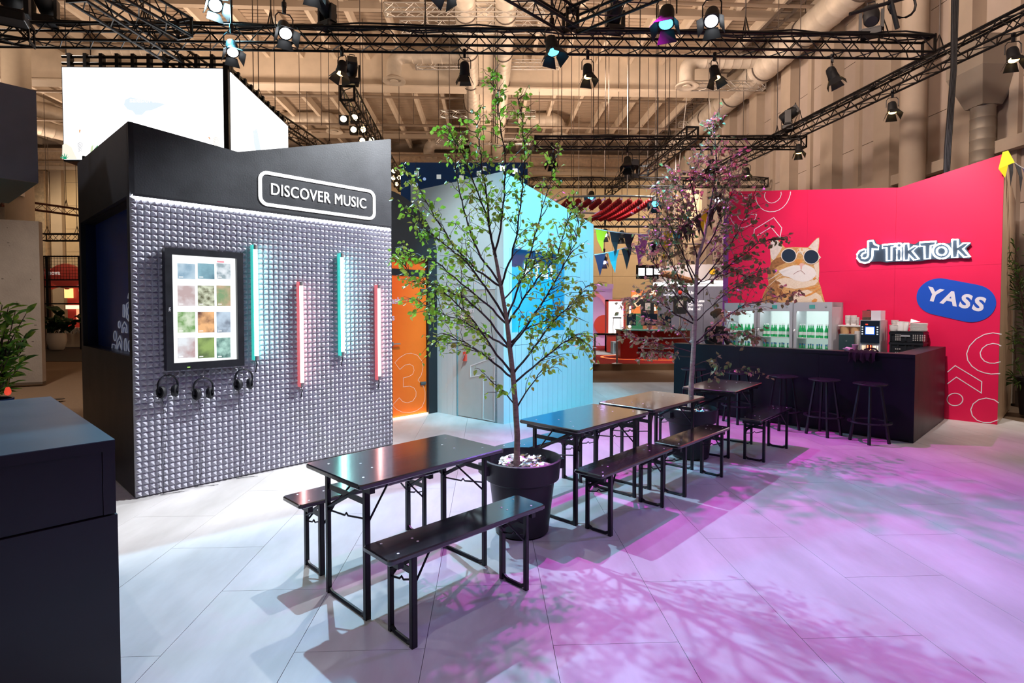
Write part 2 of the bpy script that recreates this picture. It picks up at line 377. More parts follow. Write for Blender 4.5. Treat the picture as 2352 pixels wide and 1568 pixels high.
elbow_duct('silver elbow duct ending above the black music cabin', at(768, 270, 27), at(650, 266, 27), 0.26, 0.7)
elbow_duct('small silver elbow duct low in front of the foil clad far wall', at(985, 330, 31), at(1060, 330, 31), 0.30, 0.8)

# right wall: base slab, panels, pilasters, girts
PANEL = M('beige_wall_panel', (0.50, 0.42, 0.36), 0.75, var=0.05, scale=2)
PIL = M('beige_pilaster', (0.48, 0.40, 0.32), 0.7, var=0.06, scale=2)
wr = struct(MB().box(XW, XW + 0.3, -4, YF, -0.05, ZC).obj('wall_right', M('wall_joint', (0.30, 0.25, 0.21), 0.9), rot=(0, 0, HR))); wr['label'] = 'tall beige panelled side wall of the hall with pilasters'
pan = MB().box(-0.03, 0, 0.008, 2.342, 0.008, 1.242).mesh('wall_panel', PANEL)
for i in range(15):
    for j in range(9): link('wall_panel', pan, wr, (XW, -2.4 + i * 2.35, 0.25 + j * 1.25))
pl = MB().box(-0.32, 0, -0.30, 0.30, 0, ZC).mesh('pilaster', PIL)
pl2 = MB().box(-0.10, 0, -0.10, 0.10, 0, ZC).mesh('pilaster_rib', PIL)
for i in range(15):
    link('pilaster', pl, wr, (XW - 0.03, -2.4 + i * 2.35, 0)); link('pilaster_rib', pl2, wr, (XW - 0.03, -1.1 + i * 2.35, 0))
MB().box(-0.30, -0.1, -4, YF, 5.05, 5.3).obj('wall_rail', PIL, wr, (XW, 0, 0))
t = thing('steel_column', 'round beige steel column standing against the right hall wall', 'column', hall(9.95, 12.6, -0.05), HR)
MB().lathe([(0.26, 0.0), (0.26, ZC)], 24).obj('shaft', PIL, t, smooth=True); MB().box(-0.32, 0.32, -0.32, 0.32, 0, 0.03).obj('base_plate', PIL, t)
t = thing('wall_duct', 'ribbed vertical duct with a hopper head on the right wall', 'duct', hall(10.22, 11.05, -0.05), HR)
corrugated((0, 0, 3.0), (0, 0, 6.1), 0.21, 0.22, 18).obj('duct_tube', M('dull_duct', (0.34, 0.30, 0.25), 0.5, metal=0.3), t, smooth=True)
MB().tube([(0, 0, 0), (0, 0, 3.0)], 0.21, 18).obj('lower_tube', MATS['dull_duct'], t, smooth=True)
MB().lathe([(0.30, 6.1), (0.62, 6.8), (0.62, 7.4)], 4, Matrix.Rotation(R(45), 4, 'Z')).obj('hopper', MATS['dull_duct'], t)
# far wall
wf = struct(MB().box(-42, XW, YF, YF + 0.3, -0.05, ZC).obj('wall_far', MATS['wall_joint'], rot=(0, 0, HR))); wf['label'] = 'beige panelled end wall of the hall'
PANF = M('beige_end_panel', (0.55, 0.44, 0.30), 0.75, var=0.05, scale=2)
fp = MB().box(0.008, 2.99, -0.03, 0, 0.008, 1.29).mesh('wall_panel', PANF)
for i in range(16):
    for j in range(8): link('wall_panel', fp, wf, (-37.6 + i * 3.0, YF, -0.04 + j * 1.3))
fpl = MB().box(-0.3, 0.3, -0.3, 0, 0, 10.2).mesh('pilaster', PIL)
for i in range(9): link('pilaster', fpl, wf, (-36.2 + i * 6.0, YF, 0))
FOIL = M('foil_insulation', (0.62, 0.50, 0.38), 0.4, metal=0.5, var=0.2, scale=6, bump=0.8, bscale=8)
MB().box(-42, XW, YF - 0.9, YF - 0.05, 9.75, 10.75).obj('foil_duct', FOIL, wf)
MB().box(-42, XW, YF - 1.0, YF - 0.9, 9.55, 9.75).obj('foil_ledge', PIL, wf)
for i in range(4):   # grey service tower on the far left of the end wall
    MB().box(0, 1.3, -0.35, 0, 0, 1.8).obj('louvre', M('grey_service', (0.36, 0.33, 0.31), 0.6, var=0.1), wf, (-27.6, YF, 2.0 + i * 1.9))
MB().box(-26.0, -24.6, YF - 0.6, YF, 0, 9.6).obj('foil_riser', FOIL, wf)
# window-like vents of the service wall
for i, (px, py) in enumerate(((110, 385), (126, 385), (110, 420), (126, 420))):
    MB().box(-0.17, 0.17, -0.42, -0.36, -0.36, 0.36).box(-0.2, 0.2, -0.40, -0.36, -0.39, 0.39).obj('vent_panel', M('brown_vent', (0.30, 0.22, 0.19), 0.6), wf, (-27.2 + (i % 2) * 0.5, YF, 9.0 + (0 if i > 1 else 0.95)))
# white column far left
t = thing('steel_column', 'thick white round column rising to the roof behind the concrete wall', 'column', (0, 0, 0), HR)
c = at(41, 300, 18.0); t.location = (c.x, c.y, -0.05)
MB().lathe([(0.37, 0), (0.37, ZC)], 28).obj('shaft', M('ivory_column', (0.62, 0.55, 0.45), 0.6, var=0.04), t, smooth=True)
MB().lathe([(0.40, 0), (0.40, 0.3)], 28).obj('base_collar', MATS['ivory_column'], t, smooth=True)
MB().box(-0.22, -0.04, -0.45, -0.34, 5.6, 5.85).box(0.10, 0.34, -0.42, -0.22, 5.55, 5.8).obj('wifi_box', WHT, t)
# silver ducts behind the column
for i, (py, lab) in enumerate(((245, 'upper silver duct crossing behind the white column'), (285, 'lower silver duct crossing behind the white column'))):
    a, b = at(0, py - 15, 24), at(150, py + 22, 26)
    t = thing('air_duct', lab, 'duct', a); corrugated((0, 0, 0), b - a, 0.34, 0.4, 18).obj('duct_tube', GALV, t, smooth=True)
    MB().tube([(b - a) * 0.5, (b - a) * 0.5 + Vector((0, 0, ZC - (a.z + b.z) / 2))], 0.012, 6).obj('duct_hanger', DKH, t)

# ================================================================== BLACK MUSIC CABIN (front left)
BO = (-3.757, 5.441); BA = 46.5; BW, BD = 3.02, 2.69
cab = thing('music_cabin', 'black exhibition cabin with grey pyramid foam front and lit DISCOVER MUSIC sign', 'cabin', (BO[0], BO[1], 0), R(BA))
def bw(px, py, off=0.0): return on_wall(BO, BA, px, py, off)
# front fascia above the foam, with notched top
MB().prism([(0.045, 3.0), (BW, 3.0), (BW, 4.22), (1.026, 3.635), (0.045, 3.72)], 0.0, 0.05).obj('front_fascia', BLKW, cab)
MB().prism([(0, 2.99), (0.045, 2.99), (0.045, 3.72), (0, 3.72)], -0.004, 0.05).obj('corner_trim', BLK, cab)
MB().box(0, BW, 0.02, 0.05, 0.0, 3.0).obj('front_panel', BLKW, cab)
MB().box(BW, BW + 0.02, 0.0, BD, 0, 3.0).prism([(BW, 3.0), (BW + 0.02, 3.0), (BW + 0.02, 4.22), (BW, 4.22)], 0.0, BD).obj('right_panel', BLKW, cab)
mb = MB(); YZ = Matrix(((0, 1, 0, 0), (1, 0, 0, 0), (0, 0, 1, 0), (0, 0, 0, 1)))   # swap x,y so polygons lie in the y-z plane
mb.prism([(0.02, 3.01), (BD, 3.01), (BD, 3.80), (0.02, 3.72)], 0.0, 0.05, YZ); mb.obj('side_fascia', BLKW, cab)
MB().box(0, 0.05, 0.02, BD, 0, 1.41).obj('side_base', BLKW, cab)
MB().box(0, 0.05, 0.0, 0.11, 1.41, 3.01).obj('side_post', BLKW, cab); MB().box(0, 0.05, 2.57, BD, 1.41, 3.01).obj('side_post', BLKW, cab)
MB().box(0.05, BW, BD - 0.05, BD, 0, 3.9).obj('back_panel', BLKW, cab)
MB().box(0.05, BW, 0.05, BD - 0.05, 3.0, 3.05).obj('roof_panel', BLKM, cab)
NAVY = M('blue_film', (0.03, 0.10, 0.55), 0.3, var=0.1, scale=2, coat=0.2)
win = MB().box(0.16, 0.19, 0.10, 2.58, 1.40, 3.02).obj('window', NAVY, cab, label='deep blue window film with white line drawings')
MB().box(0.05, 0.17, 0.10, 2.58, 1.38, 1.41).box(0.05, 0.17, 0.10, 2.58, 3.01, 3.04).box(0.05, 0.17, 0.08, 0.11, 1.4, 3.02).box(0.05, 0.17, 2.57, 2.6, 1.4, 3.02).obj('window_reveal', M('blue_reveal', (0.005, 0.015, 0.07), 0.3), cab)
def sw(px, py):    # pixel on the blue window -> (y, z)
    return on_wall((BO[0] + 0.16 * math.cos(R(BA)), BO[1] + 0.16 * math.sin(R(BA))), BA + 90, px, py)
def sline(pts, closed=True, wd=0.007):
    q = [sw(180 + x / 3.92, 460 + y / 3.92) for x, y in pts]
    m = strip2d(q, wd, 0.150, 0.158, closed); m.v = [(v[1], v[0], v[2]) for v in m.v]; m.obj('window_drawing', M('drawing_white', (0.75, 0.80, 0.9), 0.4, emit=(0.8, 0.85, 1.0), es=0.12), win)
def ell(cx, cy, rx, ry, n=20, a0=0, a1=360): return [(cx + rx * math.cos(R(a0 + (a1 - a0) * i / n)), cy + ry * math.sin(R(a0 + (a1 - a0) * i / n))) for i in range(n)]
sline([(310, 1293), (338, 1303), (336, 1347), (307, 1338)]); sline(ell(335, 1220, 12, 45)); sline(ell(373, 1118, 9, 32))
sline([(352, 1345), (353, 1270), (379, 1218), (396, 1275), (393, 1345), (376, 1270)]); sline([(408, 938), (422, 942), (421, 1052), (407, 1048)])
sline([(396, 1190), (400, 1130), (420, 1092), (440, 1130), (444, 1192), (430, 1190), (425, 1150), (418, 1142), (412, 1150), (408, 1190)])
sline(ell(428, 1312, 9, 70)); sline(ell(470, 1312, 18, 52, 14, 90, 270), False)
sline([(460, 915), (442, 930), (434, 990), (440, 1060), (458, 1085), (458, 1045), (448, 1020), (446, 985), (460, 950)]); sline([(466, 810), (456, 850), (452, 882), (466, 884)], False)
# pyramid foam
FOAM = M('grey_acoustic_foam', (0.47, 0.47, 0.53), 0.8, var=0.08, scale=8, bump=0.15, bscale=300)
NCX, NRZ = 52, 51; pw = BW / NCX; ph = 2.985 / NRZ
foam = MB().box(0, BW, -0.012, 0.02, 0.005, 2.99).obj('acoustic_foam', FOAM, cab, label='grey pyramid acoustic foam covering the cabin front')
pyr = MB().add([(0, 0, 0), (pw, 0, 0), (pw, 0, ph), (0, 0, ph), (pw / 2, -0.05, ph / 2)], [(0, 1, 4), (1, 2, 4), (2, 3, 4), (3, 0, 4)]).mesh('foam_pyramid', FOAM)
rest = MB(); g = 0.0012
for j in range(NRZ):
    for i in range(NCX):
        x, z = i * pw, 0.005 + j * ph
        if i < 12 and 0 <= j < 25: link('foam_pyramid', pyr, foam, (x, -0.012, z))
        else: rest.add([(x + g, -0.012, z + g), (x + pw - g, -0.012, z + g), (x + pw - g, -0.012, z + ph - g), (x + g, -0.012, z + ph - g), (x + pw / 2, -0.062, z + ph / 2)], [(0, 1, 4), (1, 2, 4), (2, 3, 4), (3, 0, 4)])
rest.obj('foam_pyramids', FOAM, foam, kind='stuff')
# light strip above foam
MB().box(0.02, BW - 0.02, -0.05, -0.035, 2.993, 3.012).box(0.02, BW - 0.02, -0.05, 0.0, 3.012, 3.02).obj('strip_profile', BLK, cab)
MB().box(0.02, BW - 0.02, -0.037, -0.006, 2.995, 3.008).obj('led_strip', E('white_strip', (0.95, 0.97, 1.0), 60), cab, label='white LED strip lighting the foam from above')
# DISCOVER MUSIC sign
SIGN = E('sign_white', (1, 1, 1), 2.2)
s0_, s1_, z0_, z1_ = 1.262, 2.765, 3.095, 3.46; rr = 0.085; pts = []
for cx_, cz_, a0 in ((s1_ - rr, z1_ - rr, 0), (s0_ + rr, z1_ - rr, 90), (s0_ + rr, z0_ + rr, 180), (s1_ - rr, z0_ + rr, 270)): pts += ring2d(cx_, cz_, rr, rr, a0, a0 + 90, 6)
sign = strip2d(pts, 0.036, -0.012, 0.0, True).obj('sign_frame', SIGN, cab, label='lit white rounded frame around the words DISCOVER MUSIC')
me = text_mesh('DISCOVER MUSIC', 0.205, 0.005, 0.0, spacing=1.06); xs = [v.co.x for v in me.vertices]; wd = max(xs) - min(xs); cxm = (max(xs) + min(xs)) / 2
put_text('sign_letters', me, SIGN, sign, (s0_ + s1_) / 2 - cxm * 1.25 / wd, -0.007, 3.277, 1.25 / wd, 0.92)
# orange rim light inside is skipped; wall screen
tv = thing('touch_screen', 'black framed portrait touch screen showing rows of nature pictures on foam wall', 'screen', (0, 0, 0), R(BA))
o2 = Matrix.Rotation(R(BA), 4, 'Z'); base = Vector((BO[0], BO[1], 0)) + o2 @ Vector((0.63, -0.058, 1.262)); tv.location = base
tw, th = 0.375, 1.24
MB().box(-tw, tw, -0.10, 0.0, 0, 0.075).box(-tw, tw, -0.10, 0.0, th - 0.065, th).box(-tw, -tw + 0.065, -0.10, 0.0, 0.075, th - 0.065).box(tw - 0.065, tw, -0.10, 0.0, 0.075, th - 0.065).box(-tw + 0.06, tw - 0.06, -0.03, 0.0, 0.07, th - 0.06).obj('bezel', BLK, tv)
scr = MB().box(-tw + 0.063, tw - 0.063, -0.052, -0.03, 0.073, th - 0.063).obj('screen', E('screen_white', (0.97, 1.0, 1.0), 1.35), tv, label='bright white screen')
def thumb_mat(i, a, b, sc):
    m = bpy.data.materials.new('picture_%d' % i); m.use_nodes = True; nt = m.node_tree; bs = nt.nodes['Principled BSDF']; bs.inputs['Base Color'].default_value = (0, 0, 0, 1)
    tc = nt.nodes.new('ShaderNodeTexCoord'); n = nt.nodes.new('ShaderNodeTexNoise'); n.inputs['Scale'].default_value = sc; n.inputs['Detail'].default_value = 5
    mp = nt.nodes.new('ShaderNodeMapping'); mp.inputs['Location'].default_value = (i * 3.7, i * 1.3, i * 2.1); nt.links.new(tc.outputs['Object'], mp.inputs['Vector']); nt.links.new(mp.outputs['Vector'], n.inputs['Vector'])
    r = nt.nodes.new('ShaderNodeValToRGB'); els = r.color_ramp.elements; els[0].position = 0.35; els[1].position = 0.62; els[0].color = (*a, 1); els[1].color = (*b, 1)
    if len(a) and i % 2 == 0: e = els.new(0.5); e.color = (*[0.5 * (p + q) * 1.1 for p, q in zip(a, b)], 1)
    nt.links.new(n.outputs['Fac'], r.inputs['Fac']); nt.links.new(r.outputs['Color'], bs.inputs['Emission Color']); bs.inputs['Emission Strength'].default_value = 0.95
    return m
tc_ = [((.12, .28, .42), (.65, .8, .9), 4), ((.01, .08, .16), (.30, .55, .65), 3), ((.9, .95, 1), (.35, .45, .5), 14), ((.95, .92, .95), (.6, .45, .45), 7), ((.15, .15, .08), (.75, .8, .6), 22), ((.25, .4, .2), (.85, .5, .35), 6),
       ((.15, .35, .08), (.75, .85, .65), 12), ((.15, .06, .05), (1, .55, .25), 9), ((.65, .8, .95), (.25, .3, .38), 6), ((.9, .95, 1), (.55, .35, .35), 6), ((.05, .08, .04), (.35, .5, .15), 6), ((.10, .22, .20), (.5, .8, .7), 12)]
TV0 = (base.x, base.y)
def tvp(px, py): 
    q = on_wall((base.x, base.y), BA, 350 + px / 3.92, 560 + py / 3.92, -0.055); return q[0], q[1] - base.z
rows = [(165, 172, 318), (365, 372, 558), (603, 605, 795), (838, 836, 1022)]; colsx = [(225, 387), (408, 560), (577, 705)]
for r_ in range(4):
    for c_ in range(3):
        i = r_ * 3 + c_; xa, xb = colsx[c_]; 
        x0, z1 = tvp(xa, rows[r_][0] + 8); x1, z0 = tvp(xb, rows[r_][2]); x0 = max(x0, -tw + 0.07); x1 = min(x1, tw - 0.072)
        MB().box(x0, x1, -0.0545, -0.052, z0, z1).obj('picture_tile', thumb_mat(i, *tc_[i]), scr)
        MB().box(x0 + 0.012, x0 + 0.05, -0.0552, -0.0545, z0 + 0.014, z0 + 0.022).obj('caption', E('caption_white', (1, 1, 1), 1.2), scr)
x0, z1 = tvp(582, 150); x1, z0 = tvp(646, 170); MB().box(x0, x1, -0.0545, -0.052, z0, z1).obj('menu_button', E('pink_button', (0.95, 0.35, 0.42), 1.1), scr)
put_text('brand_mark', text_mesh('NEC', 0.022, 0.0005), LINE, tv, -tw + 0.033, -0.1005, th * 0.5, roty=R(90))
MB().box(-0.19, -0.165, -0.1005, -0.1, 0.022, 0.03).obj('power_light', E('green_led', (0.3, 1, 0.1), 3), tv)
# LED tubes
for (px, za, zb, col, es, lab) in ((587, 1.31, 2.605, (0.10, 1.0, 0.86), 13, 'glowing turquoise LED tube beside the touch screen'), (691, 0.955, 2.215, (1.0, 0.22, 0.26), 6.5, 'glowing red LED tube between the two turquoise tubes'),
                              (785, 1.297, 2.59, (0.10, 1.0, 0.86), 13, 'glowing turquoise LED tube between the two red tubes'), (869, 0.94, 2.212, (1.0, 0.22, 0.26), 6.5, 'glowing red LED tube near the cabin corner')):
    s = bw(px, 700, -0.09)[0]; t = thing('led_tube', lab, 'LED tube', Vector((BO[0], BO[1], 0)) + o2 @ Vector((s, -0.095, za)), R(BA), 'LED tubes on the foam wall'); L = zb - za
    red = col[0] > 0.5
    MB().tube([(0, 0, 0.05), (0, 0, L - 0.05)], 0.026, 14).obj('tube', M('tube_red' if red else 'tube_turq', (0.9, 0.5, 0.5) if red else (0.4, 0.95, 0.9), 0.3, emit=(1.0, 0.52, 0.50) if red else (0.42, 1.0, 0.93), es=es * 1.4), t, smooth=True)
    MB().box(-0.034, -0.027, -0.02, 0.045, 0.0, L).box(-0.03, 0.03, 0.027, 0.045, 0.0, L).obj('backing_rail', M('rail_red' if red else 'rail_turq', (0.35, 0.05, 0.06) if red else (0.02, 0.35, 0.33), 0.4, emit=col, es=0.5), t)
    MB().tube([(0, 0, 0), (0, 0, 0.05)], 0.028, 12).obj('end_cap', STEEL, t, smooth=True); MB().tube([(0, 0, L - 0.05), (0, 0, L)], 0.028, 12).obj('end_cap', STEEL, t, smooth=True)
    pw_ = point('led_tube_light', t.matrix_world @ Vector((0, 0, 0)) if False else (0, 0, 0), 0, col); bpy.data.objects.remove(pw_, do_unlink=True)
    MB().tube([(0.0, 0.02, 0), (0.02, 0.03, -0.05), (0.01, 0.035, -0.09), (0.0, 0.03, -0.14)], 0.006, 6).obj('power_lead', BLK, t)
# headphones on hooks
def headphones(px, py, turn, label):
    s, z = bw(px, py, -0.10)
    t = thing('headphones', label, 'headphones', Vector((BO[0], BO[1], 0)) + o2 @ Vector((s, -0.115, z)), R(BA) + R(turn), 'black headphones hanging under the touch screen')
    arc = [(0.092 * math.cos(R(a)), 0.0, 0.02 + 0.10 * math.sin(R(a))) for a in range(-20, 201, 12)]
    mb = MB()
    for k in (-0.008, 0.008): mb.tube([(x, k, zz) for x, _, zz in arc], 0.008, 8)
    mb.obj('headband', BLK, t, smooth=True)
    MB().tube([(0, 0.0, 0.125), (0, 0.0, 0.135), (0, 0.105, 0.135)], 0.006, 6).obj('wall_hook', STEEL, t)
    for sx, ang in ((-1, 25), (1, -38)):
        mm = Matrix.Translation((sx * 0.062, -0.005, -0.045)) @ Matrix.Rotation(R(ang), 4, 'Z') @ Matrix.Rotation(R(90 * -sx), 4, 'Y') @ Matrix.Scale(1.25, 4, (1, 0, 0))
        e = MB().lathe([(0.02, 0.03), (0.042, 0.026), (0.048, 0.01), (0.048, 0.0)], 18, mm).obj('ear_cup', BLK, t, smooth=True)
        MB().lathe([(0.048, 0.0), (0.052, -0.008), (0.046, -0.024), (0.028, -0.02)], 18, mm, False).obj('ear_cushion', BLKM, e, smooth=True)
        MB().tube([(sx * 0.09, 0, -0.01), (sx * 0.085, -0.01, -0.05)], 0.010, 8).obj('arm', BLK, t)
    rng = random.Random(px); zz = 0; pts = [(-0.055, 0.0, -0.09)]; k = 0
    while zz > -(z - 0.03):
        zz -= 0.2; k += 1; pts.append((-0.055 + 0.03 * math.sin(k * 0.7 + px) + rng.uniform(-.008, .008), 0.035, -0.09 + zz if -0.09 + zz > -z + 0.01 else -z + 0.008))
    pts.append((0.06, -0.01, -z + 0.008)); pts.append((0.12, -0.04, -z + 0.008))
    MB().tube(pts, 0.0019, 5).obj('cable', BLK, t); MB().tube([(p[0] + 0.05 * math.sin(i * 0.5), p[1] + 0.004, p[2]) for i, p in enumerate(pts)], 0.0019, 5).obj('cable', BLK, t)
headphones(385, 888, 8, 'black headphones at the lower left end below the touch screen')
headphones(466, 893, -4, 'black headphones in the middle of the three below the screen')
headphones(559, 872, 0, 'black headphones hanging below the lower right corner of the screen')

# ================================================================== PALE BLUE PLANK CABIN (middle)
GO = (-0.136, 8.993); GA = 49.5; GW, GD = 2.72, 2.35
PB = M('pale_blue_board', (0.52, 0.66, 0.70), 0.55, var=0.03, scale=2)
PBG = M('pale_blue_groove', (0.16, 0.36, 0.42), 0.7)
hut = thing('plank_cabin', 'pale blue plank clad cabin with slanted roof line and glazed window', 'cabin', (GO[0], GO[1], 0), R(GA))
# core behind the boards
MB().prism([(0, 2.9), (GW, 2.9), (GW, 3.58), (0, 4.12)], 0.0, 0.04).obj('front_fascia', PB, hut)
mb = MB(); mb.prism([(0.02, 2.9), (GD, 2.9), (GD, 4.24), (GD - 0.22, 4.12), (0.02, 4.12)], 0.0, 0.04, YZ); mb.obj('side_fascia', PB, hut)
def gw(px, py): return on_wall(GO, GA, px, py)
def gs(px, py): return on_wall(GO, GA + 90, px, py)
wx0, wz1 = gw(1176, 570); wx1, wz0 = gw(1297, 752); wz1 = 2.98; wz0 = 1.5
# the window opening in the front face
core = MB().box(0.02, wx0 - 0.02, 0.05, 0.08, 0, 2.9).box(wx1 + 0.02, GW - 0.02, 0.05, 0.08, 0, 2.9).box(wx0 - 0.02, wx1 + 0.02, 0.05, 0.08, 0, wz0 - 0.02)
core.box(0.05, 0.08, 0.08, GD, 0, 2.9).box(GW - 0.04, GW, 0.04, GD, 0, 3.3).box(0.05, GW, GD - 0.04, GD, 0, 3.5).obj('core_wall', PBG, hut)
MB().box(0.04, GW - 0.02, 0.05, GD - 0.04, 3.0, 3.04).obj('ceiling_panel', PB, hut)
pwid = 0.151; x = 0.0; i = 0
while x < GW - 0.01:
    a, b = x, min(x + pwid, GW)
    for za, zb in ((0.0, 1.28), (1.286, 2.9)):
        lo, hi = za, zb; segs = [(a, b, lo, hi)]
        if b > wx0 and a < wx1:
            segs = []
            if lo < wz0: segs.append((a, b, lo, min(hi, wz0)))
            if a < wx0: segs.append((a, wx0, max(lo, wz0), hi))
            if b > wx1: segs.append((wx1, b, max(lo, wz0), hi))
        for (p, q, r_, s_) in segs:
            if q - p > 0.015 and s_ - r_ > 0.02: MB().box(p + 0.003, q - 0.003, 0.0, 0.05, r_, s_).obj('plank', PB, hut)
    x += pwid; i += 1
# window: reveal, glass, mirrored lettering on the inside
GLB = M('blue_tinted_glass', (0.05, 0.50, 0.78), 0.22, trans=0.0, coat=0.15, var=0.08, scale=1.2)
wn = MB().box(wx0, wx1, 0.30, 0.32, wz0, wz1).obj('window_glass', GLB, hut, label='turquoise tinted window with mirrored white lettering')
MB().box(wx0 - 0.02, wx0, 0.02, 0.34, wz0, wz1).box(wx1, wx1 + 0.02, 0.02, 0.34, wz0, wz1).box(wx0, wx1, 0.02, 0.34, wz0 - 0.02, wz0).box(wx0, wx1, 0.05, 0.34, wz1, wz1 + 0.02).obj('window_reveal', M('turquoise_reveal', (0.06, 0.42, 0.58), 0.5), hut)
lx, lz = on_wall(GO, GA, 1236, 625, 0.29)
me = text_mesh('TikTok', 0.36, outline=0.007, mirror=True, spacing=0.98)
put_text('mirrored_lettering', me, E('neon_soft', (0.95, 1, 1), 1.6), wn, lx, 0.285, lz, 1.0, 1.0)
# door on the shaded side
dy0 = gs(1138, 900)[0]; dy1 = gs(1051, 900)[0]; dz = 2.22
DOORM = M('grey_green_door', (0.42, 0.50, 0.50), 0.5, var=0.03)
y = 0.0
while y < GD - 0.01:
    a, b = y, min(y + pwid, GD)
    for za, zb in ((0.0, 1.28), (1.286, 2.9)):
        segs = [(a, b, za, zb)]
        if b > dy0 and a < dy1:
            segs = []
            if a < dy0: segs.append((a, dy0, za, zb))
            if b > dy1: segs.append((dy1, b, za, zb))
            if zb > dz: segs.append((max(a, dy0), min(b, dy1), max(za, dz), zb))
        for (p, q, r_, s_) in segs:
            if q - p > 0.015 and s_ - r_ > 0.02: MB().box(0.0, 0.05, p + 0.003, q - 0.003, r_, s_).obj('plank', PB, hut)
    y += pwid
MB().box(-0.004, 0.0, -0.003, 0.14, 0, 2.9).box(-0.003, 0.14, -0.004, 0.0, 0, 2.9).obj('corner_board', PB, hut)
door = MB().box(0.006, 0.05, dy0 + 0.005, dy1 - 0.005, 0.012, dz - 0.006).obj('door', DOORM, hut, label='grey green door with a large outlined 1')
MB().box(0.0, 0.05, dy1 - 0.004, dy1 + 0.03, 0, dz + 0.02).box(0.0, 0.05, dy0 - 0.03, dy0 + 0.004, 0, dz + 0.02).obj('door_frame', PBG, hut)
hy, hz = gs(1063, 815)
MB().box(-0.035, 0.006, hy - 0.10, hy - 0.04, hz - 0.10, hz + 0.06).obj('lock_plate', M('red_sticker', (0.75, 0.08, 0.05), 0.4), door)
MB().tube([(0.0, hy - 0.02, hz - 0.09), (-0.05, hy - 0.03, hz - 0.09), (-0.05, hy - 0.09, hz + 0.02)], 0.011, 8).obj('door_handle', STEEL, door)
def side_text(txt, px, py, size, mat, name='door_lettering', outline=0.0, sx=1.0):
    y_, z_ = gs(px, py); me = text_mesh(txt, size, 0.001, 0.002, outline, line=0.95, align='CENTER')
    for v in me.vertices: v.co = (v.co.y, -v.co.x * sx, v.co.z)     # lay it in the y-z plane, reading from outside
    me.materials.clear(); me.materials.append(mat); return link(name, me, door, (-0.001, y_, z_))
side_text('Green\nRoom\nOne', 1073, 728, 0.125, M('pale_pink_letter', (0.78, 0.66, 0.68), 0.5))
yq, zq = [], []
def dline(pts, mat, closed=True, wd=0.014):
    q = [gs(880 + a / 3.733, 560 + b / 3.733) for a, b in pts]; m = strip2d(q, wd, 0.001, 0.006, closed); m.v = [(v[1], v[0], v[2]) for v in m.v]; m.obj('door_numeral', mat, door)
dline([(748, 1045), (957, 968), (952, 1522), (855, 1500), (858, 1118), (748, 1142)], M('pale_line', (0.72, 0.78, 0.78), 0.5))

# ================================================================== ORANGE ROOM WITH BLACK ARCH
OO = (-1.35, 10.06); OA = 46.0
orm = thing('arch_cabin', 'black arched cabin with a bright orange door behind the music cabin', 'cabin', (OO[0], OO[1], 0), R(OA))
def ow(px, py): return on_wall(OO, OA, px, py)
RA = 1.16; zc_ = 2.74
XL = -1.36      # the cabin ends behind the music cabin
arch = [(0, 0), (0, zc_)] + [(-RA + RA * math.cos(R(a)), zc_ + RA * math.sin(R(a))) for a in range(6, 101, 6)] + [(XL, zc_ + RA * 0.985), (XL, 0)]
ox1 = ow(984, 700)[0]; ztop = ow(940, 590)[1]; ox0 = XL
outer = MB()
n = len(arch)
inner_top = ztop
outer.prism([(0, 0), (0, zc_)] + arch[2:-1] + [(XL, ztop), (ox1, ztop), (ox1, 0)], 0.0, 0.09)
outer.obj('arch_frame', BLKM, orm)
MB().box(XL, -0.12, 1.2, 1.25, 0, 3.3).obj('back_panel', BLKM, orm)
MB().box(-0.12, -0.07, 0.09, 1.25, 0, zc_).obj('side_panel', BLKM, orm)
MB().box(ox0, ox1, 0.05, 0.09, ow(940, 633)[1], ow(940, 618)[1]).obj('transom_bar', BLKM, orm)
ORG = M('orange_door_paint', (0.90, 0.13, 0.008), 0.38, var=0.05, scale=1.5)
MB().box(ox0, ox1, 0.09, 0.13, 0.0, ztop).obj('fanlight_panel', ORG, orm)
od = MB().box(ox0 + 0.02, ox1 - 0.008, 0.06, 0.10, 0.02, ow(940, 633)[1]).obj('door', ORG, orm, label='bright orange door with a large outlined 3')
MB().box(ox0 + 0.02, ox1, 0.02, 0.05, 0.0, 0.018).obj('door_foot_glow', E('door_glow_strip', (1.0, 0.75, 0.45), 9), orm, label='added glowing strip brightening the orange door from its foot')  # glowing strip added in place of an uplight to brighten the door
hx, hz = ow(905, 790)
MB().box(hx - 0.09, hx + 0.01, 0.03, 0.06, hz - 0.035, hz + 0.035).box(hx - 0.02, hx + 0.13, 0.0, 0.02, hz - 0.01, hz + 0.01).box(hx - 0.03, hx - 0.01, 0.0, 0.05, hz - 0.012, hz + 0.012).obj('door_handle', STEEL, od)
for py in (667, 880):
    x_, z_ = ow(980, py); MB().box(x_ - 0.10, x_ + 0.01, 0.035, 0.06, z_ - 0.03, z_ + 0.03).tube([(x_ - 0.1, 0.045, z_), (x_ + 0.01, 0.045, z_)], 0.02, 8).obj('hinge', M('dark_steel', (0.12, 0.12, 0.12), 0.4, metal=0.6), od)
tx, tz = ow(899, 722)
me = text_mesh('Smash\nor\nPass', 0.155, 0.001, 0.003, align='LEFT', line=0.93); put_text('door_lettering', me, M('lilac_letter', (0.62, 0.48, 0.62), 0.5), od, tx - 0.16, 0.058, tz + 0.09)
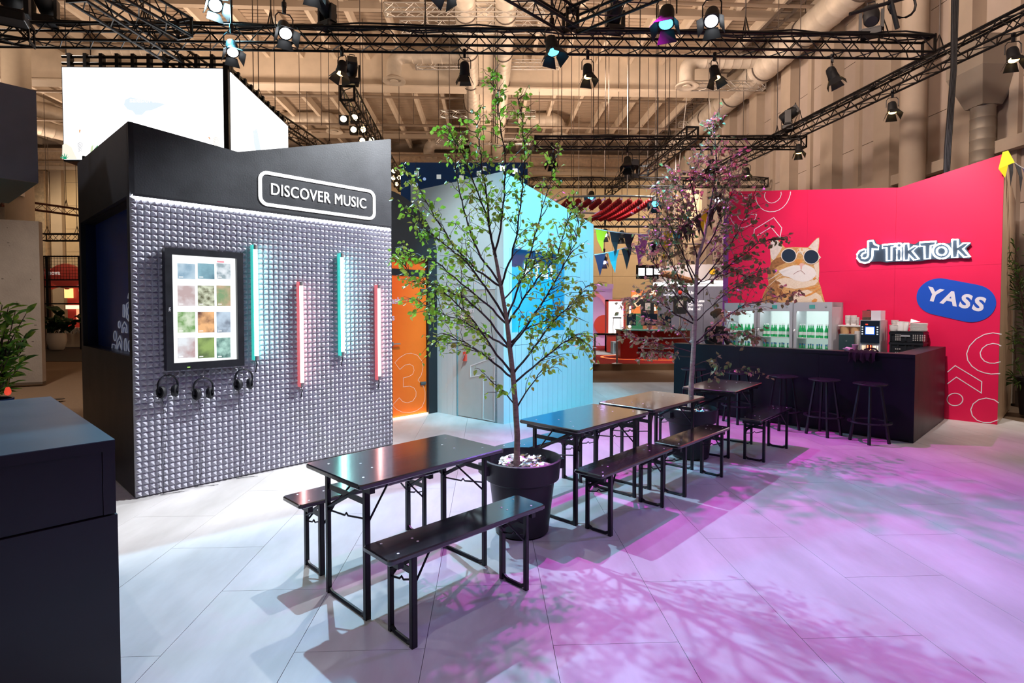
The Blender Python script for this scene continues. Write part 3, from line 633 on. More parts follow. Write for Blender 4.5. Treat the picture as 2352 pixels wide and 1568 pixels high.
q = [ow(880 + a / 3.733, 560 + b / 3.733) for a, b in [(117, 1020), (160, 975), (210, 945), (255, 938), (310, 955), (350, 1005), (360, 1060), (345, 1125), (315, 1170), (360, 1215), (378, 1270), (375, 1340), (350, 1400), (300, 1435), (240, 1450), (180, 1445), (130, 1420), (97, 1385), (155, 1322), (185, 1355), (225, 1365), (270, 1350), (298, 1310), (300, 1270), (280, 1235), (245, 1222), (190, 1228), (190, 1150), (235, 1140), (270, 1120), (283, 1085), (275, 1050), (245, 1032), (205, 1040), (160, 1078)]]
strip2d(q, 0.0045, 0.058, 0.06, True).obj('door_numeral', M('pale_peach_line', (0.85, 0.55, 0.45), 0.5), od)
# ================================================================== NAVY WALL WITH WHITE SQUARES
nx0 = at(920, 373, 13.9); nx1 = at(1212, 373, 13.9)
nav = thing('navy_wall', 'navy blue partition wall with small white squares behind the plank cabin', 'partition', (nx0.x, 13.9, 0))
NW = nx1.x - nx0.x
MB().box(0, NW, 0, 0.1, 0, nx0.z).obj('panel', M('navy_print', (0.004, 0.05, 0.19), 0.45, var=0.25, scale=1.0), nav)
for px, py, lit in ((957, 398, 0), (1008, 406, 0), (952, 428, 0), (1112, 387, 0), (1100, 398, 0), (1154, 387, 1), (1183, 393, 1), (1060, 408, 0), (1035, 425, 0)):
    p = at(px, py, 13.9); s = 0.055 if not lit else 0.06
    MB().box(p.x - nx0.x - s, p.x - nx0.x + s, -0.012, 0.0, p.z - s, p.z + s).obj('white_square', E('white_square_lit', (1, 1, 1), 5) if lit else M('white_square', (0.7, 0.78, 0.8), 0.5, emit=(0.8, 0.9, 0.9), es=0.35), nav)
for px, py in ((975, 411), (958, 424)):
    p = at(px, py, 13.9); MB().lathe([(0.001, 0.0), (0.04, 0.0), (0.04, 0.008), (0.001, 0.008)], 14, Matrix.Translation((p.x - nx0.x, 0, p.z)) @ Matrix.Rotation(R(90), 4, 'X')).obj('star_dot', E('star_glow', (0.4, 0.6, 1.0), 0.6), nav)

# ================================================================== LED VIDEO CUBE
LY = 10.3; l0 = at(141, 155, LY); l1 = at(509, 160, LY); LA = 1.2
led = thing('led_screen', 'pair of large bright white LED video screens hung at a corner from the truss', 'LED screen', (l0.x, LY, 0), R(LA))
LW = (l1 - l0).length; zt, zb = l0.z, 4.66
LEDW = E('led_white', (1.0, 1.0, 1.0), 2.6)
s1o = MB().box(0.02, LW - 0.01, -0.01, 0.0, zb, zt).obj('front_screen', LEDW, led, label='white front screen with faint plants along its foot')
MB().box(0, LW, 0.0, 0.10, zb - 0.03, zt + 0.02).obj('front_cabinet', BLK, led)
MB().box(LW, LW + 0.09, -0.02, 0.10, zb - 0.03, zt + 0.12).obj('corner_post', BLK, led)
LA2 = 93.0 - LA; LL = 3.05
m2 = Matrix.Translation((LW + 0.09, 0.05, 0)) @ Matrix.Rotation(R(LA2), 4, 'Z')
s2o = MB().box(0.02, LL, -0.01, 0.0, zb, zt - 0.03, m2).obj('side_screen', LEDW, led, label='white side screen')
MB().box(0, LL + 0.03, 0.0, 0.10, zb - 0.03, zt + 0.0, m2).obj('side_cabinet', BLK, led)
mb = MB()
for dz in (0.10, 0.22): mb.tube([(-0.02, 0.05, zt + dz), (LW + 0.1, 0.05, zt + dz)], 0.028, 8)
for i in range(11): mb.box(0.1 + i * 0.29, 0.16 + i * 0.29, 0.0, 0.1, zt + 0.0, zt + 0.27)
mb.obj('front_rigging_bar', BLK, led)
mb = MB(); mb.tube([m2 @ Vector((0, 0.05, zt + 0.10)), m2 @ Vector((LL, 0.05, zt + 0.10))], 0.028, 8)
for i in range(10): mb.box(0.1 + i * 0.3, 0.16 + i * 0.3, 0.0, 0.1, zt - 0.02, zt + 0.14, m2)
mb.obj('side_rigging_bar', BLK, led)
for x_ in (0.05, 0.5, 1.6, 2.7): MB().tube([(x_, 0.05, zt + 0.2), (x_, 0.05, ZC)], 0.009, 6).obj('hoist_chain', DKH, led)
for x_ in (1.2, 2.4): MB().tube([m2 @ Vector((x_, 0.05, zt + 0.1)), m2 @ Vector((x_, 0.05, ZC))], 0.009, 6).obj('hoist_chain', DKH, led)
MB().box(0.0, LW, 0.1, 0.7, zb - 0.03, zb).obj('underside_frame', BLK, led)
def lp(px, py): q = at(130 + px / 4.276, 130 + py / 4.276, LY); return ((q.x - l0.x) / math.cos(R(LA)), q.z)
def blob(pts, mat, par=s1o, name='screen_drawing', y0=-0.013): MB().prism([lp(*p) for p in pts], y0, -0.010).obj(name, mat, par)
PALE = E('led_paleblue', (0.82, 0.93, 1.0), 1.0)
blob([(655, 470), (670, 420), (720, 395), (900, 430), (1060, 460), (1000, 490), (930, 520), (870, 530), (830, 570), (770, 570), (740, 530), (690, 515)], PALE)
me = text_mesh('salesforce', 0.13, 0.0005); q = lp(850, 425); put_text('screen_lettering', me, E('led_letter', (1, 1, 1), 2.0), s1o, q[0], -0.0145, q[1])
GRN = E('led_green', (0.0, 0.42, 0.20), 0.8); GR2 = E('led_green2', (0.15, 0.55, 0.25), 0.8); YEL = E('led_cream', (1.0, 0.95, 0.80), 1.0); GRY = E('led_grey', (0.62, 0.62, 0.66), 0.8)
blob([(60, 1008), (62, 870), (90, 850), (150, 890), (200, 1000), (220, 1008)], YEL)
for a in range(6): 
    an = R(200 - a * 34); c_ = (90, 1008); tip = (c_[0] + 45 * math.cos(an), c_[1] - 50 * abs(math.sin(an)) - 8); blob([(c_[0] - 8, 1008), (tip[0] - 4, tip[1] + 6), tip, (c_[0] + 8, 1008)], GRN, y0=-0.0145)
blob([(355, 945), (365, 910), (405, 865), (402, 905), (372, 948)], GR2); blob([(330, 940), (340, 885), (360, 862), (358, 920), (345, 945)], E('led_lime', (0.75, 0.9, 0.55), 0.9))
for i in range(6):
    y_ = 840 + i * 15; blob([(232, y_), (205 + i * 2, y_ + 18), (208 + i * 2, y_ + 24), (236, y_ + 6)], GRY); blob([(236, y_), (262 - i * 2, y_ + 18), (260 - i * 2, y_ + 24), (234, y_ + 6)], GRY)
    y_ = 780 + i * 16; blob([(1548, y_), (1522, y_ + 20), (1525, y_ + 25), (1552, y_ + 5)], E('led_straw', (0.9, 0.82, 0.66), 0.9)); blob([(1554, y_), (1590, y_ + 22), (1587, y_ + 27), (1550, y_ + 5)], MATS['led_straw'])
blob([(222, 722), (232, 715), (238, 722), (232, 748), (222, 745)], E('led_orange', (0.95, 0.45, 0.2), 0.9)); blob([(1475, 785), (1485, 780), (1500, 800), (1492, 808)], MATS['led_orange'])
mm = [(1.0, 5.55), (1.05, 5.25), (1.4, 4.95), (1.75, 4.9), (1.45, 5.15), (1.2, 5.65)]
MB().prism(mm, -0.013, -0.010, m2).obj('screen_drawing', PALE, s2o)

# ================================================================== RED ROOM (bar back wall)
RO = (4.79, 12.23); RAg = -46.2; RWd = 4.54
red = thing('red_cabin', 'crimson bar wall with a cat picture, lit logo and slanted top edge', 'cabin', (RO[0], RO[1], 0), R(RAg))
RED = M('crimson_print', (0.80, 0.004, 0.08), 0.5, var=0.04, scale=1.0)
def rw(px, py, off=0.0): return on_wall(RO, RAg, px, py, off)
nt_x = rw(2063, 600)[0]; zl = rw(1674, 440)[1]; zn = rw(2063, 431)[1]; zr = rw(2310, 352)[1]
def ztop_at(x): return zl + (zn - zl) * x / nt_x if x < nt_x else zn + (zr - zn) * (x - nt_x) / (RWd - nt_x)
sx1 = rw(1853, 600)[0]; sx2 = rw(2056, 600)[0]; hz = 2.62
for a, b in ((0, sx1), (sx1, sx2), (sx2, RWd)):
    MB().box(a + 0.001, b - 0.001, 0, 0.05, 0, hz - 0.001).obj('wall_panel', RED, red)
    top = [(a + 0.001, hz + 0.001), (b - 0.001, hz + 0.001), (b - 0.001, ztop_at(b))] + ([(nt_x, zn)] if a < nt_x < b else []) + [(a + 0.001, ztop_at(a))]
    MB().prism(top, 0, 0.05).obj('wall_panel', RED, red)
SIDEP = M('warm_gloss_panel', (0.62, 0.45, 0.30), 0.25, var=0.12, scale=3, stretch=(1, 1, 0.15))
mb = MB(); mb.prism([(0.05, 0), (2.3, 0), (2.3, 3.9), (0.05, zr)], RWd - 0.05, RWd, YZ); mb.obj('side_panel', SIDEP, red, label='warm glossy side panel')
MB().box(-0.12, 0.0, 0.0, 0.05, 0.0, zl - 0.35).obj('end_batten', M('violet_batten', (0.25, 0.05, 0.30), 0.5), red)
MB().box(0, RWd - 0.05, 2.25, 2.3, 0, 3.9).obj('back_panel', BLKW, red)
# line drawings on the wall
def rline(pts, closed=False, wd=0.013):
    strip2d([rw(*p) for p in pts], wd, -0.006, 0.0, closed).obj('wall_drawing', LINE, red)
def c3(pts): return [(1660 + a / 11.2, 420 + b / 11.2) for a, b in pts]
def c6(pts): return [(1900 + a / 5.204, 760 + b / 5.204) for a, b in pts]
rline(c3(ell(615, 255, 130, 128, 16, 0, 190)[:17])); 
rline(c3([(1745, 225), (1740, 300), (1700, 420), (1640, 530), (1550, 630), (1450, 695), (1340, 735), (1200, 742), (1080, 712), (985, 650), (910, 560), (865, 460), (853, 360), (880, 240)]))
rline(c3([(1500, 230), (1508, 290), (1480, 380), (1420, 450), (1340, 500), (1260, 517), (1180, 500), (1110, 440), (1075, 360), (1080, 290), (1105, 240)]))
rline(c3([(215, 800), (375, 805), (390, 870), (430, 930), (510, 960), (590, 940), (650, 890), (690, 805), (875, 808), (840, 920), (780, 1010), (700, 1085), (600, 1130), (500, 1148), (400, 1130), (300, 1070), (240, 990), (205, 900)]))
rline(c3([(795, 1340), (820, 1190), (1315, 890), (1520, 1155), (1475, 1410), (1245, 1135), (890, 1355)]))
rline(c6([(2085, 38), (1980, 22), (1880, 40), (1780, 95), (1700, 180), (1667, 270), (1680, 350), (1730, 420), (1800, 470), (1880, 500), (1960, 514), (2068, 508)]))
rline(c6([(2080, 180), (2040, 158), (1980, 148), (1910, 165), (1855, 205), (1828, 260), (1840, 315), (1880, 360), (1940, 383), (2000, 385), (2072, 366)]))
rline(c6([(1438, 490), (1530, 413), (1848, 605), (1842, 740), (1544, 550), (1434, 632)]))
rline(c6(ell(1527, 817, 94, 74, 28)), True)
rline(c6([(2053, 860), (2000, 822), (1900, 800), (1810, 820), (1745, 870), (1716, 940), (1735, 1010), (1790, 1065), (1870, 1092), (1950, 1093), (2045, 1060)]))
# YASS pill
def c2(pts): return [(1940 + a / 6.19, 530 + b / 6.19) for a, b in pts]
ca, cb = rw(*c2([(1340, 935)])[0]), rw(*c2([(1800, 1030)])[0])
rad = 0.5 * abs(rw(*c2([(1340, 680)])[0])[1] - rw(*c2([(1340, 1200)])[0])[1]); an = math.atan2(cb[1] - ca[1], cb[0] - ca[0])
pill = [(ca[0] + rad * math.cos(an + R(a)), ca[1] + rad * math.sin(an + R(a))) for a in range(90, 271, 10)] + [(cb[0] + rad * math.cos(an + R(a)), cb[1] + rad * math.sin(an + R(a))) for a in range(-90, 91, 10)]
pl_ = MB().prism(pill, -0.010, 0.0).obj('blue_pill', M('royal_blue_print', (0.008, 0.085, 0.55), 0.45), red, label='royal blue pill shape with the word YASS')
me = text_mesh('YASS', 0.315, 0.001, 0.012, spacing=1.22); mx = rw(*c2([(1570, 980)])[0]); put_text('pill_lettering', me, M('pill_white', (0.80, 0.80, 0.86), 0.5), pl_, mx[0], -0.0115, mx[1], roty=-an)
# neon logo
def neon(name, rel, mat, wd=0.03, closed=True): pass
NEON = E('neon_white', (0.97, 0.99, 1.0), 9.0); NBK = M('neon_backing', (0.03, 0.05, 0.08), 0.45)
NYo = -0.06
def nz(pts): return [rw(1940 + a / 6.19, 530 + b / 6.19, NYo) for a, b in pts]
back = MB().prism(nz([(165, 370), (185, 300), (250, 255), (315, 235), (322, 140), (350, 122), (425, 125), (450, 180), (500, 195), (720, 180), (830, 165), (1000, 190), (1060, 150), (1310, 135), (1330, 180), (1500, 175), (1515, 115), (1640, 115), (1650, 165), (1780, 155), (1800, 185), (1730, 250), (1800, 370), (1770, 395), (1640, 385), (1480, 395), (1380, 410), (1230, 405), (1080, 430), (930, 435), (690, 440), (590, 450), (500, 435), (380, 440), (290, 475), (200, 440)]), 0.0 + NYo, 0.02 + NYo).obj('logo_backing', NBK, red, label='dark backing plate of the glowing logo')
mb = MB()
for a in (400, 1000, 1600):
    q = rw(1940 + a / 6.19, 530 + 300 / 6.19); mb.tube([(q[0], NYo + 0.02, q[1]), (q[0], 0.0, q[1])], 0.012, 8)
mb.obj('logo_stud', STEEL, red)
def ntube(pts, closed=True):
    q = [(p[0], NYo - 0.014, p[1]) for p in nz(pts)]
    if closed: q = q + [q[0], q[1]]
    MB().tube(q, 0.0135, 8).obj('neon_tube', NEON, back, smooth=True)
def el2(cx, cy, rx, ry, n=22): return [(cx + rx * math.cos(2 * PI * i / n), cy + ry * math.sin(2 * PI * i / n)) for i in range(n)]
ntube([(335, 145), (405, 140), (425, 190), (485, 215), (480, 265), (420, 262), (400, 250), (398, 360), (385, 400), (345, 445), (290, 458), (220, 440), (180, 390), (180, 335), (215, 285), (280, 262), (300, 265), (298, 310), (260, 325), (240, 355), (250, 385), (290, 393), (325, 375), (335, 345)])
ntube([(535, 200), (735, 185), (710, 225), (670, 228), (668, 420), (600, 425), (598, 240), (540, 248)])
ntube(el2(778, 208, 38, 32, 14)); ntube([(745, 262), (805, 258), (805, 415), (745, 422)])
ntube([(845, 185), (910, 182), (912, 270), (985, 220), (1050, 215), (965, 290), (1060, 405), (985, 412), (912, 335), (912, 415), (845, 420)])
ntube([(1070, 165), (1305, 150), (1285, 205), (1225, 212), (1215, 395), (1140, 400), (1135, 218), (1070, 222)])
ntube(el2(1380, 290, 125, 105, 26)); ntube(el2(1380, 290, 68, 58, 20))
ntube([(1530, 125), (1610, 125), (1612, 235), (1690, 175), (1780, 170), (1685, 255), (1785, 370), (1700, 375), (1612, 285), (1605, 378), (1530, 380)])

# cat picture: flat printed shapes laid over each other
def cp(pts): return [(1740 + a / 8.711, 530 + b / 8.711) for a, b in pts]
FUR = M('cat_orange_fur', (0.62, 0.29, 0.085), 0.6, var=0.2, scale=16, stretch=(1, 1, 2.6), col2=(0.80, 0.47, 0.19))
FURL = M('cat_cream_fur', (0.78, 0.60, 0.42), 0.6, var=0.06, scale=30, stretch=(1, 1, 2.5), col2=(0.88, 0.76, 0.62)); FURW = M('cat_white_fur', (0.84, 0.78, 0.74), 0.6, var=0.03, scale=30)
EAR = M('cat_ear_inner', (0.74, 0.62, 0.55), 0.6, var=0.15, scale=16); FURD = M('cat_dark_stripe', (0.32, 0.13, 0.045), 0.6, var=0.4, scale=18)
cat = None; lay = [0]
def cshape(pts, mat, name, d=0.0004):
    global cat
    lay[0] += d; o = MB().prism([rw(*p) for p in cp(pts)], -0.004 - lay[0], 0.0 if cat is None else -0.003 - lay[0] + 0.0005).obj(name, mat, red if cat is None else cat)
    if cat is None: cat = o; o['label'] = 'large printed picture of a ginger cat in round sunglasses'
    return o
cshape([(90, 1440), (105, 1290), (165, 1160), (225, 1060), (205, 960), (215, 800), (265, 660), (260, 500), (245, 300), (270, 180), (330, 130), (390, 155), (550, 335), (700, 325), (1010, 330), (1120, 210), (1190, 145), (1232, 130), (1242, 190), (1230, 320), (1210, 440), (1235, 600), (1240, 800), (1225, 1010), (1265, 1120), (1300, 1270), (1355, 1440)], FUR, 'cat_print')
cshape([(100, 1440), (110, 1290), (170, 1160), (228, 1060), (210, 960), (222, 800), (270, 670), (330, 760), (330, 900), (400, 1060), (420, 1180), (380, 1300), (420, 1440)], M('cat_shaded_fur', (0.42, 0.19, 0.065), 0.6, var=0.25, scale=18, stretch=(1, 1, 2.4)), 'flank_print')
cshape([(258, 470), (252, 300), (275, 200), (330, 145), (385, 170), (500, 320), (440, 430), (330, 590), (285, 560)], EAR, 'ear_print')
cshape([(1020, 330), (1130, 215), (1195, 155), (1228, 145), (1232, 200), (1205, 430), (1120, 380)], EAR, 'ear_print')
cshape([(380, 980), (560, 930), (700, 960), (900, 1010), (1060, 1000), (1180, 930), (1215, 1010), (1150, 1080), (980, 1130), (760, 1160), (600, 1140), (430, 1090)], FURL, 'neck_print')
cshape([(690, 1440), (720, 1290), (830, 1210), (1000, 1180), (1180, 1240), (1270, 1300), (1320, 1440)], FURL, 'chest_print')
cshape([(860, 340), (1000, 345), (1050, 380), (930, 420), (900, 480), (820, 430), (790, 370)], FURL, 'brow_print')
cshape([(1120, 680), (1225, 620), (1232, 800), (1220, 960), (1160, 930), (1170, 820)], FURL, 'cheek_print')
cshape([(420, 800), (560, 740), (720, 690), (850, 690), (960, 670), (1080, 720), (1140, 760), (1180, 850), (1130, 950), (1030, 1000), (900, 1020), (760, 990), (640, 930), (520, 900)], FURW, 'muzzle_print')
cshape([(270, 640), (350, 560), (470, 520), (560, 640), (420, 700), (330, 760), (240, 860), (225, 800)], FURD, 'stripe_print')
cshape([(790, 560), (860, 560), (910, 600), (840, 690), (770, 660), (740, 610)], M('cat_ginger', (0.72, 0.30, 0.07), 0.6, var=0.2, scale=15), 'nose_bridge_print')
for st in ([(940, 1300), (1080, 1240), (1190, 1170), (1260, 1120), (1262, 1150), (1180, 1220), (1060, 1290), (960, 1320)], [(950, 1140), (1120, 1130), (1220, 1090), (1225, 1110), (1120, 1160), (990, 1165)], [(230, 1180), (300, 1160), (350, 1260), (300, 1330), (220, 1290)], [(380, 1130), (470, 1170), (560, 1300), (500, 1330), (420, 1240)], [(1080, 1400), (1150, 1350), (1200, 1370), (1180, 1420), (1100, 1430)], [(1110, 950), (1170, 910), (1190, 950), (1120, 990)], [(330, 1000), (420, 1010), (480, 1060), (400, 1070)], [(800, 350), (815, 345), (835, 400), (815, 405)], [(880, 350), (900, 348), (900, 400), (885, 405)]):
    cshape(st, MATS['cat_ginger'] if st[0][0] > 600 else FURD, 'stripe_print', 0.0002)
cshape([(830, 690), (870, 640), (930, 655), (950, 680), (900, 700), (890, 770), (865, 770), (855, 700)], M('cat_nose_pink', (0.80, 0.45, 0.40), 0.5), 'nose_print')
for ln in ([(720, 870), (790, 820), (865, 795), (900, 815), (955, 870)], [(876, 770), (872, 797)]):
    lay[0] += 0.0004; strip2d([rw(*p) for p in cp(ln)], 0.008, -0.004 - lay[0], -0.004 - lay[0] + 0.0004).obj('mouth_print', M('cat_mouth', (0.35, 0.14, 0.12), 0.6), cat)
for ln in ([(740, 720), (500, 800), (220, 990)], [(700, 790), (420, 930), (205, 1120)], [(690, 760), (450, 850), (280, 960)], [(1110, 880), (1230, 980)], [(1120, 830), (1235, 910)]):
    lay[0] += 0.0002; strip2d([rw(*p) for p in cp(ln)], 0.006, -0.0045 - lay[0], -0.0045 - lay[0] + 0.0004).obj('whisker_print', M('cat_whisker', (0.9, 0.86, 0.8), 0.5), cat)
LENS = M('lens_print', (0.018, 0.027, 0.055), 0.35); GOLD = M('gold_print', (0.88, 0.74, 0.62), 0.35)
for cx_, cy_, rx_ in ((630, 495, 158), (1080, 520, 162)):
    cshape([(cx_ + rx_ * math.cos(R(a)), cy_ + 0.93 * rx_ * math.sin(R(a))) for a in range(0, 360, 10)], GOLD, 'glasses_rim_print', 0.0004)
    cshape([(cx_ + (rx_ - 16) * math.cos(R(a)), cy_ + 0.93 * (rx_ - 16) * math.sin(R(a))) for a in range(0, 360, 10)], LENS, 'lens_print', 0.0004)
lay[0] += 0.0006; strip2d([rw(*p) for p in cp([(785, 490), (810, 430), (860, 408), (895, 435), (915, 490)])], 0.02, -0.005 - lay[0], -0.005 - lay[0] + 0.0005).obj('bridge_print', GOLD, cat)
strip2d([rw(*p) for p in cp([(1235, 500), (1265, 530), (1240, 560)])], 0.016, -0.005 - lay[0], -0.005 - lay[0] + 0.0005).obj('hinge_print', GOLD, cat)

# ================================================================== BAR COUNTER
KO = (3.06, 10.38); KA = -46.2; KL = 3.73; KZ = 1.25
cnt = thing('bar_counter', 'black L shaped bar counter in front of the red wall', 'counter', (KO[0], KO[1], 0), R(KA))
CNT = M('black_counter_board', (0.005, 0.008, 0.013), 0.4, var=0.2, scale=2.5, spec=0.3)
for a, b in ((0.02, 1.25), (1.252, 2.5), (2.502, KL - 0.05)): MB().box(a, b, 0.0, 0.03, 0.03, KZ - 0.05).obj('front_board', CNT, cnt)
MB().box(0, 0.02, 0.0, 0.24, 0, KZ - 0.05).obj('end_board', CNT, cnt)
MB().box(-0.005, KL, -0.01, 0.26, KZ - 0.05, KZ).obj('front_top', CNT, cnt)
MB().box(0.05, KL - 0.06, 0.03, 0.06, 0, 0.03).obj('plinth', BLKM, cnt)
MB().box(KL - 0.05, KL, 0.0, 0.26, 0.01, KZ - 0.05).box(KL - 0.03, KL, 0.262, 2.40, 0.01, KZ - 0.05).obj('side_board', CNT, cnt)
MB().box(KL - 0.26, KL, 0.26, 2.40, KZ - 0.05, KZ).obj('side_top', CNT, cnt)
MB().box(KL - 0.24, KL - 0.22, 0.26, 2.40, 0.0, KZ - 0.05).box(0.05, KL - 0.26, 0.22, 0.24, 0.0, KZ - 0.05).obj('inner_board', CNT, cnt)
rot_r = Matrix.Translation((RO[0], RO[1], 0)) @ Matrix.Rotation(R(RAg), 4, 'Z')
def rp(x, y, z): return rot_r @ Vector((x, y, z))
# ---- glass door fridges
FR = M('fridge_grey', (0.46, 0.46, 0.49), 0.4, var=0.03); FRI = M('fridge_liner_glow', (0.78, 0.80, 0.80), 0.45, emit=(0.75, 1.0, 0.92), es=0.38)  # liner emits a little so the fridge interior looks brightly lit
GLASS = M('clear_glass', (1, 1, 1), 0.02, trans=1.0, ior=1.08, alpha=0.25)
FW_ = 0.68; FH = 2.02; FD = 0.62
def fridge(x0, label):
    t = thing('drinks_fridge', label, 'fridge', rp(x0 + FW_ / 2, -0.03, 0), R(RAg), 'glass door fridges behind the bar')
    h = FW_ / 2 - 0.006
    MB().box(-h, h, -0.03, 0, 0, FH).box(-h, -h + 0.035, -FD, -0.03, 0, FH).box(h - 0.035, h, -FD, -0.03, 0, FH).box(-h, h, -FD, 0, FH - 0.09, FH).box(-h, h, -FD, 0, 0, 0.12).obj('cabinet', FR, t)
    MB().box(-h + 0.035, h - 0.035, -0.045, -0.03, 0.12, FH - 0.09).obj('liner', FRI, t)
    d = MB().box(-h, -h + 0.055, -FD - 0.05, -FD, 0.06, FH).box(h - 0.055, h, -FD - 0.05, -FD, 0.06, FH).box(-h + 0.055, h - 0.055, -FD - 0.05, -FD, FH - 0.17, FH).box(-h + 0.055, h - 0.055, -FD - 0.05, -FD, 0.06, 0.16).obj('door', FR, t)
    MB().box(-h + 0.055, h - 0.055, -FD - 0.028, -FD - 0.02, 0.16, FH - 0.17).obj('glass_pane', GLASS, d)
    MB().tube([(-h + 0.028, -FD - 0.05, 0.9), (-h + 0.028, -FD - 0.085, 0.93), (-h + 0.028, -FD - 0.085, 1.47), (-h + 0.028, -FD - 0.05, 1.5)], 0.013, 8).obj('door_handle', WHT, d, smooth=True)
    MB().box(-0.05, 0.05, -FD - 0.054, -FD - 0.05, FH - 0.12, FH - 0.05).obj('display', M('fridge_display', (0.01, 0.03, 0.03), 0.2, emit=(0.1, 0.8, 0.7), es=0.25), d)
    MB().lathe([(0.02, -FD - 0.056), (0.02, -FD - 0.05)], 12, Matrix.Translation((h - 0.10, 0, FH - 0.08)) @ Matrix.Rotation(R(90), 4, 'X') @ Matrix.Scale(-1, 4, (0, 0, 1))).obj('lock', STEEL, d)
    for z in (0.55, 0.95, 1.33): MB().box(-h + 0.04, h - 0.04, -FD + 0.05, -0.05, z, z + 0.012).obj('shelf', WHT, t)
    MB().box(-h + 0.05, h - 0.05, -FD + 0.03, -FD + 0.06, FH - 0.115, FH - 0.095).obj('fridge_lamp', E('fridge_lamp', (0.85, 1.0, 0.96), 26), t)
    return t
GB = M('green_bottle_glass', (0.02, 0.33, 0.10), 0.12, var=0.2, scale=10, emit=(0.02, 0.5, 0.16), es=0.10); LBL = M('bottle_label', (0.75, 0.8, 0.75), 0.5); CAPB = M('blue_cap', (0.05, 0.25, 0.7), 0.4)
bprof = [(0.027, 0), (0.03, 0.01), (0.03, 0.14), (0.012, 0.20), (0.011, 0.245)]
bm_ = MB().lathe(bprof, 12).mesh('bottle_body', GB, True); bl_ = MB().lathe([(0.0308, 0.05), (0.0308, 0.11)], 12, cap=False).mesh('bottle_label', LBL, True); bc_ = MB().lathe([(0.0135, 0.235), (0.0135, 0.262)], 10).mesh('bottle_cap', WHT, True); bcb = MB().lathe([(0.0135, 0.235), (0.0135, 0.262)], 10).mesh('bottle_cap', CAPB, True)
fl_ = ['grey glass door drinks fridge at the tree end of the row', 'grey glass door drinks fridge in the middle of the row', 'grey glass door drinks fridge nearest the coffee machine']
fn_ = ['fridge at the tree end', 'middle fridge', 'fridge nearest the coffee machine']
for i in range(3):
    x0 = 0.246 + i * 0.681; fridge(x0, fl_[i])
    for sn, z in (('upper', 1.342), ('lower', 0.962)):
        for k in range(8):
            for r_ in range(2):
                if r_ and k % 2: continue
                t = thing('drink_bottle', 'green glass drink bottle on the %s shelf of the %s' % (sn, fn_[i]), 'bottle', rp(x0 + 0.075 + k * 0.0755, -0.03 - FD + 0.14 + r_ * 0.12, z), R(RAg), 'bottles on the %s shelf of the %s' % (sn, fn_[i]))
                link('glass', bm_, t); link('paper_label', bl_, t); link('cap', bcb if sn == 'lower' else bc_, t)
# ---- back counter with coffee machine, cups, crates
bc = thing('back_counter', 'low dark work counter along the red wall beside the fridges', 'counter', rp(2.32, -0.02, 0), R(RAg))
BCL = 1.21
MB().box(0, BCL, -0.62, 0, 0.90, 0.94).obj('worktop', CNT, bc); MB().box(0.01, BCL - 0.01, -0.60, 0, 0.0, 0.90).obj('carcass', CNT, bc)
for k in range(3): MB().box(0.02 + k * 0.395, 0.40 + k * 0.395, -0.615, -0.60, 0.10, 0.88).obj('door', CNT, bc)
ZB = 0.94
def bx_at(px, off): return rw(px, 760, off)[0]
SIL = M('silver_plastic', (0.55, 0.54, 0.57), 0.35, metal=0.3); DKG = M('dark_glass_panel', (0.012, 0.020, 0.035), 0.12)
xa, xb = bx_at(1974, -0.60), bx_at(2021, -0.60); hw = (xb - xa) / 2
cm = thing('coffee_machine', 'silver bean to cup coffee machine with touch panel and bean hopper', 'coffee machine', rp((xa + xb) / 2, -0.06, ZB), R(RAg))
zt_ = rw(1998, 735, -0.60)[1] - ZB
MB().box(-hw, hw, -0.50, 0.0, 0.40 * zt_, zt_).box(-hw, hw, -0.20, 0, 0.05, 0.4 * zt_).box(-hw, -hw + 0.03, -0.5, -0.2, 0.05, 0.4 * zt_).box(hw - 0.03, hw, -0.5, -0.2, 0.05, 0.4 * zt_).obj('body', SIL, cm)
MB().box(-hw, hw, -0.54, 0.0, 0.0, 0.05).obj('drip_tray', STEEL, cm)
fp_ = MB().box(-hw + 0.01, hw - 0.01, -0.52, -0.50, 0.46 * zt_, zt_ - 0.01).obj('front_panel', DKG, cm, label='dark glass control panel')
MB().box(-0.075, 0.075, -0.5235, -0.52, 0.66 * zt_, 0.85 * zt_).obj('display_frame', M('display_blue', (0.01, 0.08, 0.5), 0.3, emit=(0.02, 0.15, 0.8), es=0.8), fp_)
MB().box(-0.062, 0.062, -0.5255, -0.5235, 0.675 * zt_, 0.835 * zt_).obj('display', E('display_white', (0.85, 0.92, 1.0), 1.5), fp_)
MB().box(-0.07, -0.03, -0.5235, -0.52, 0.885 * zt_, 0.915 * zt_).obj('brand_label', M('red_badge', (0.8, 0.06, 0.04), 0.4, emit=(0.9, 0.1, 0.05), es=0.4), fp_)
for sx in (-1, 1):
    for k in range(4): MB().box(sx * 0.115 - 0.012, sx * 0.115 + 0.012, -0.5235, -0.52, (0.66 + 0.055 * k) * zt_, (0.685 + 0.055 * k) * zt_).obj('button', E('button_white', (0.9, 0.95, 1), 1.0), fp_)
MB().box(-0.045, 0.035, -0.54, -0.47, 0.30 * zt_, 0.42 * zt_).obj('spout_block', M('spout_dark', (0.05, 0.01, 0.01), 0.3), cm)
for k in (-0.03, 0.015): MB().box(k, k + 0.014, -0.544, -0.54, 0.31 * zt_, 0.41 * zt_).obj('spout_light', E('spout_red', (1.0, 0.12, 0.05), 6), cm)
MB().tube([(0.10, -0.49, 0.40 * zt_), (0.10, -0.50, 0.35 * zt_), (0.10, -0.49, 0.22 * zt_)], 0.007, 8).obj('steam_wand', STEEL, cm)
zh = rw(1998, 713, -0.55)[1] - ZB
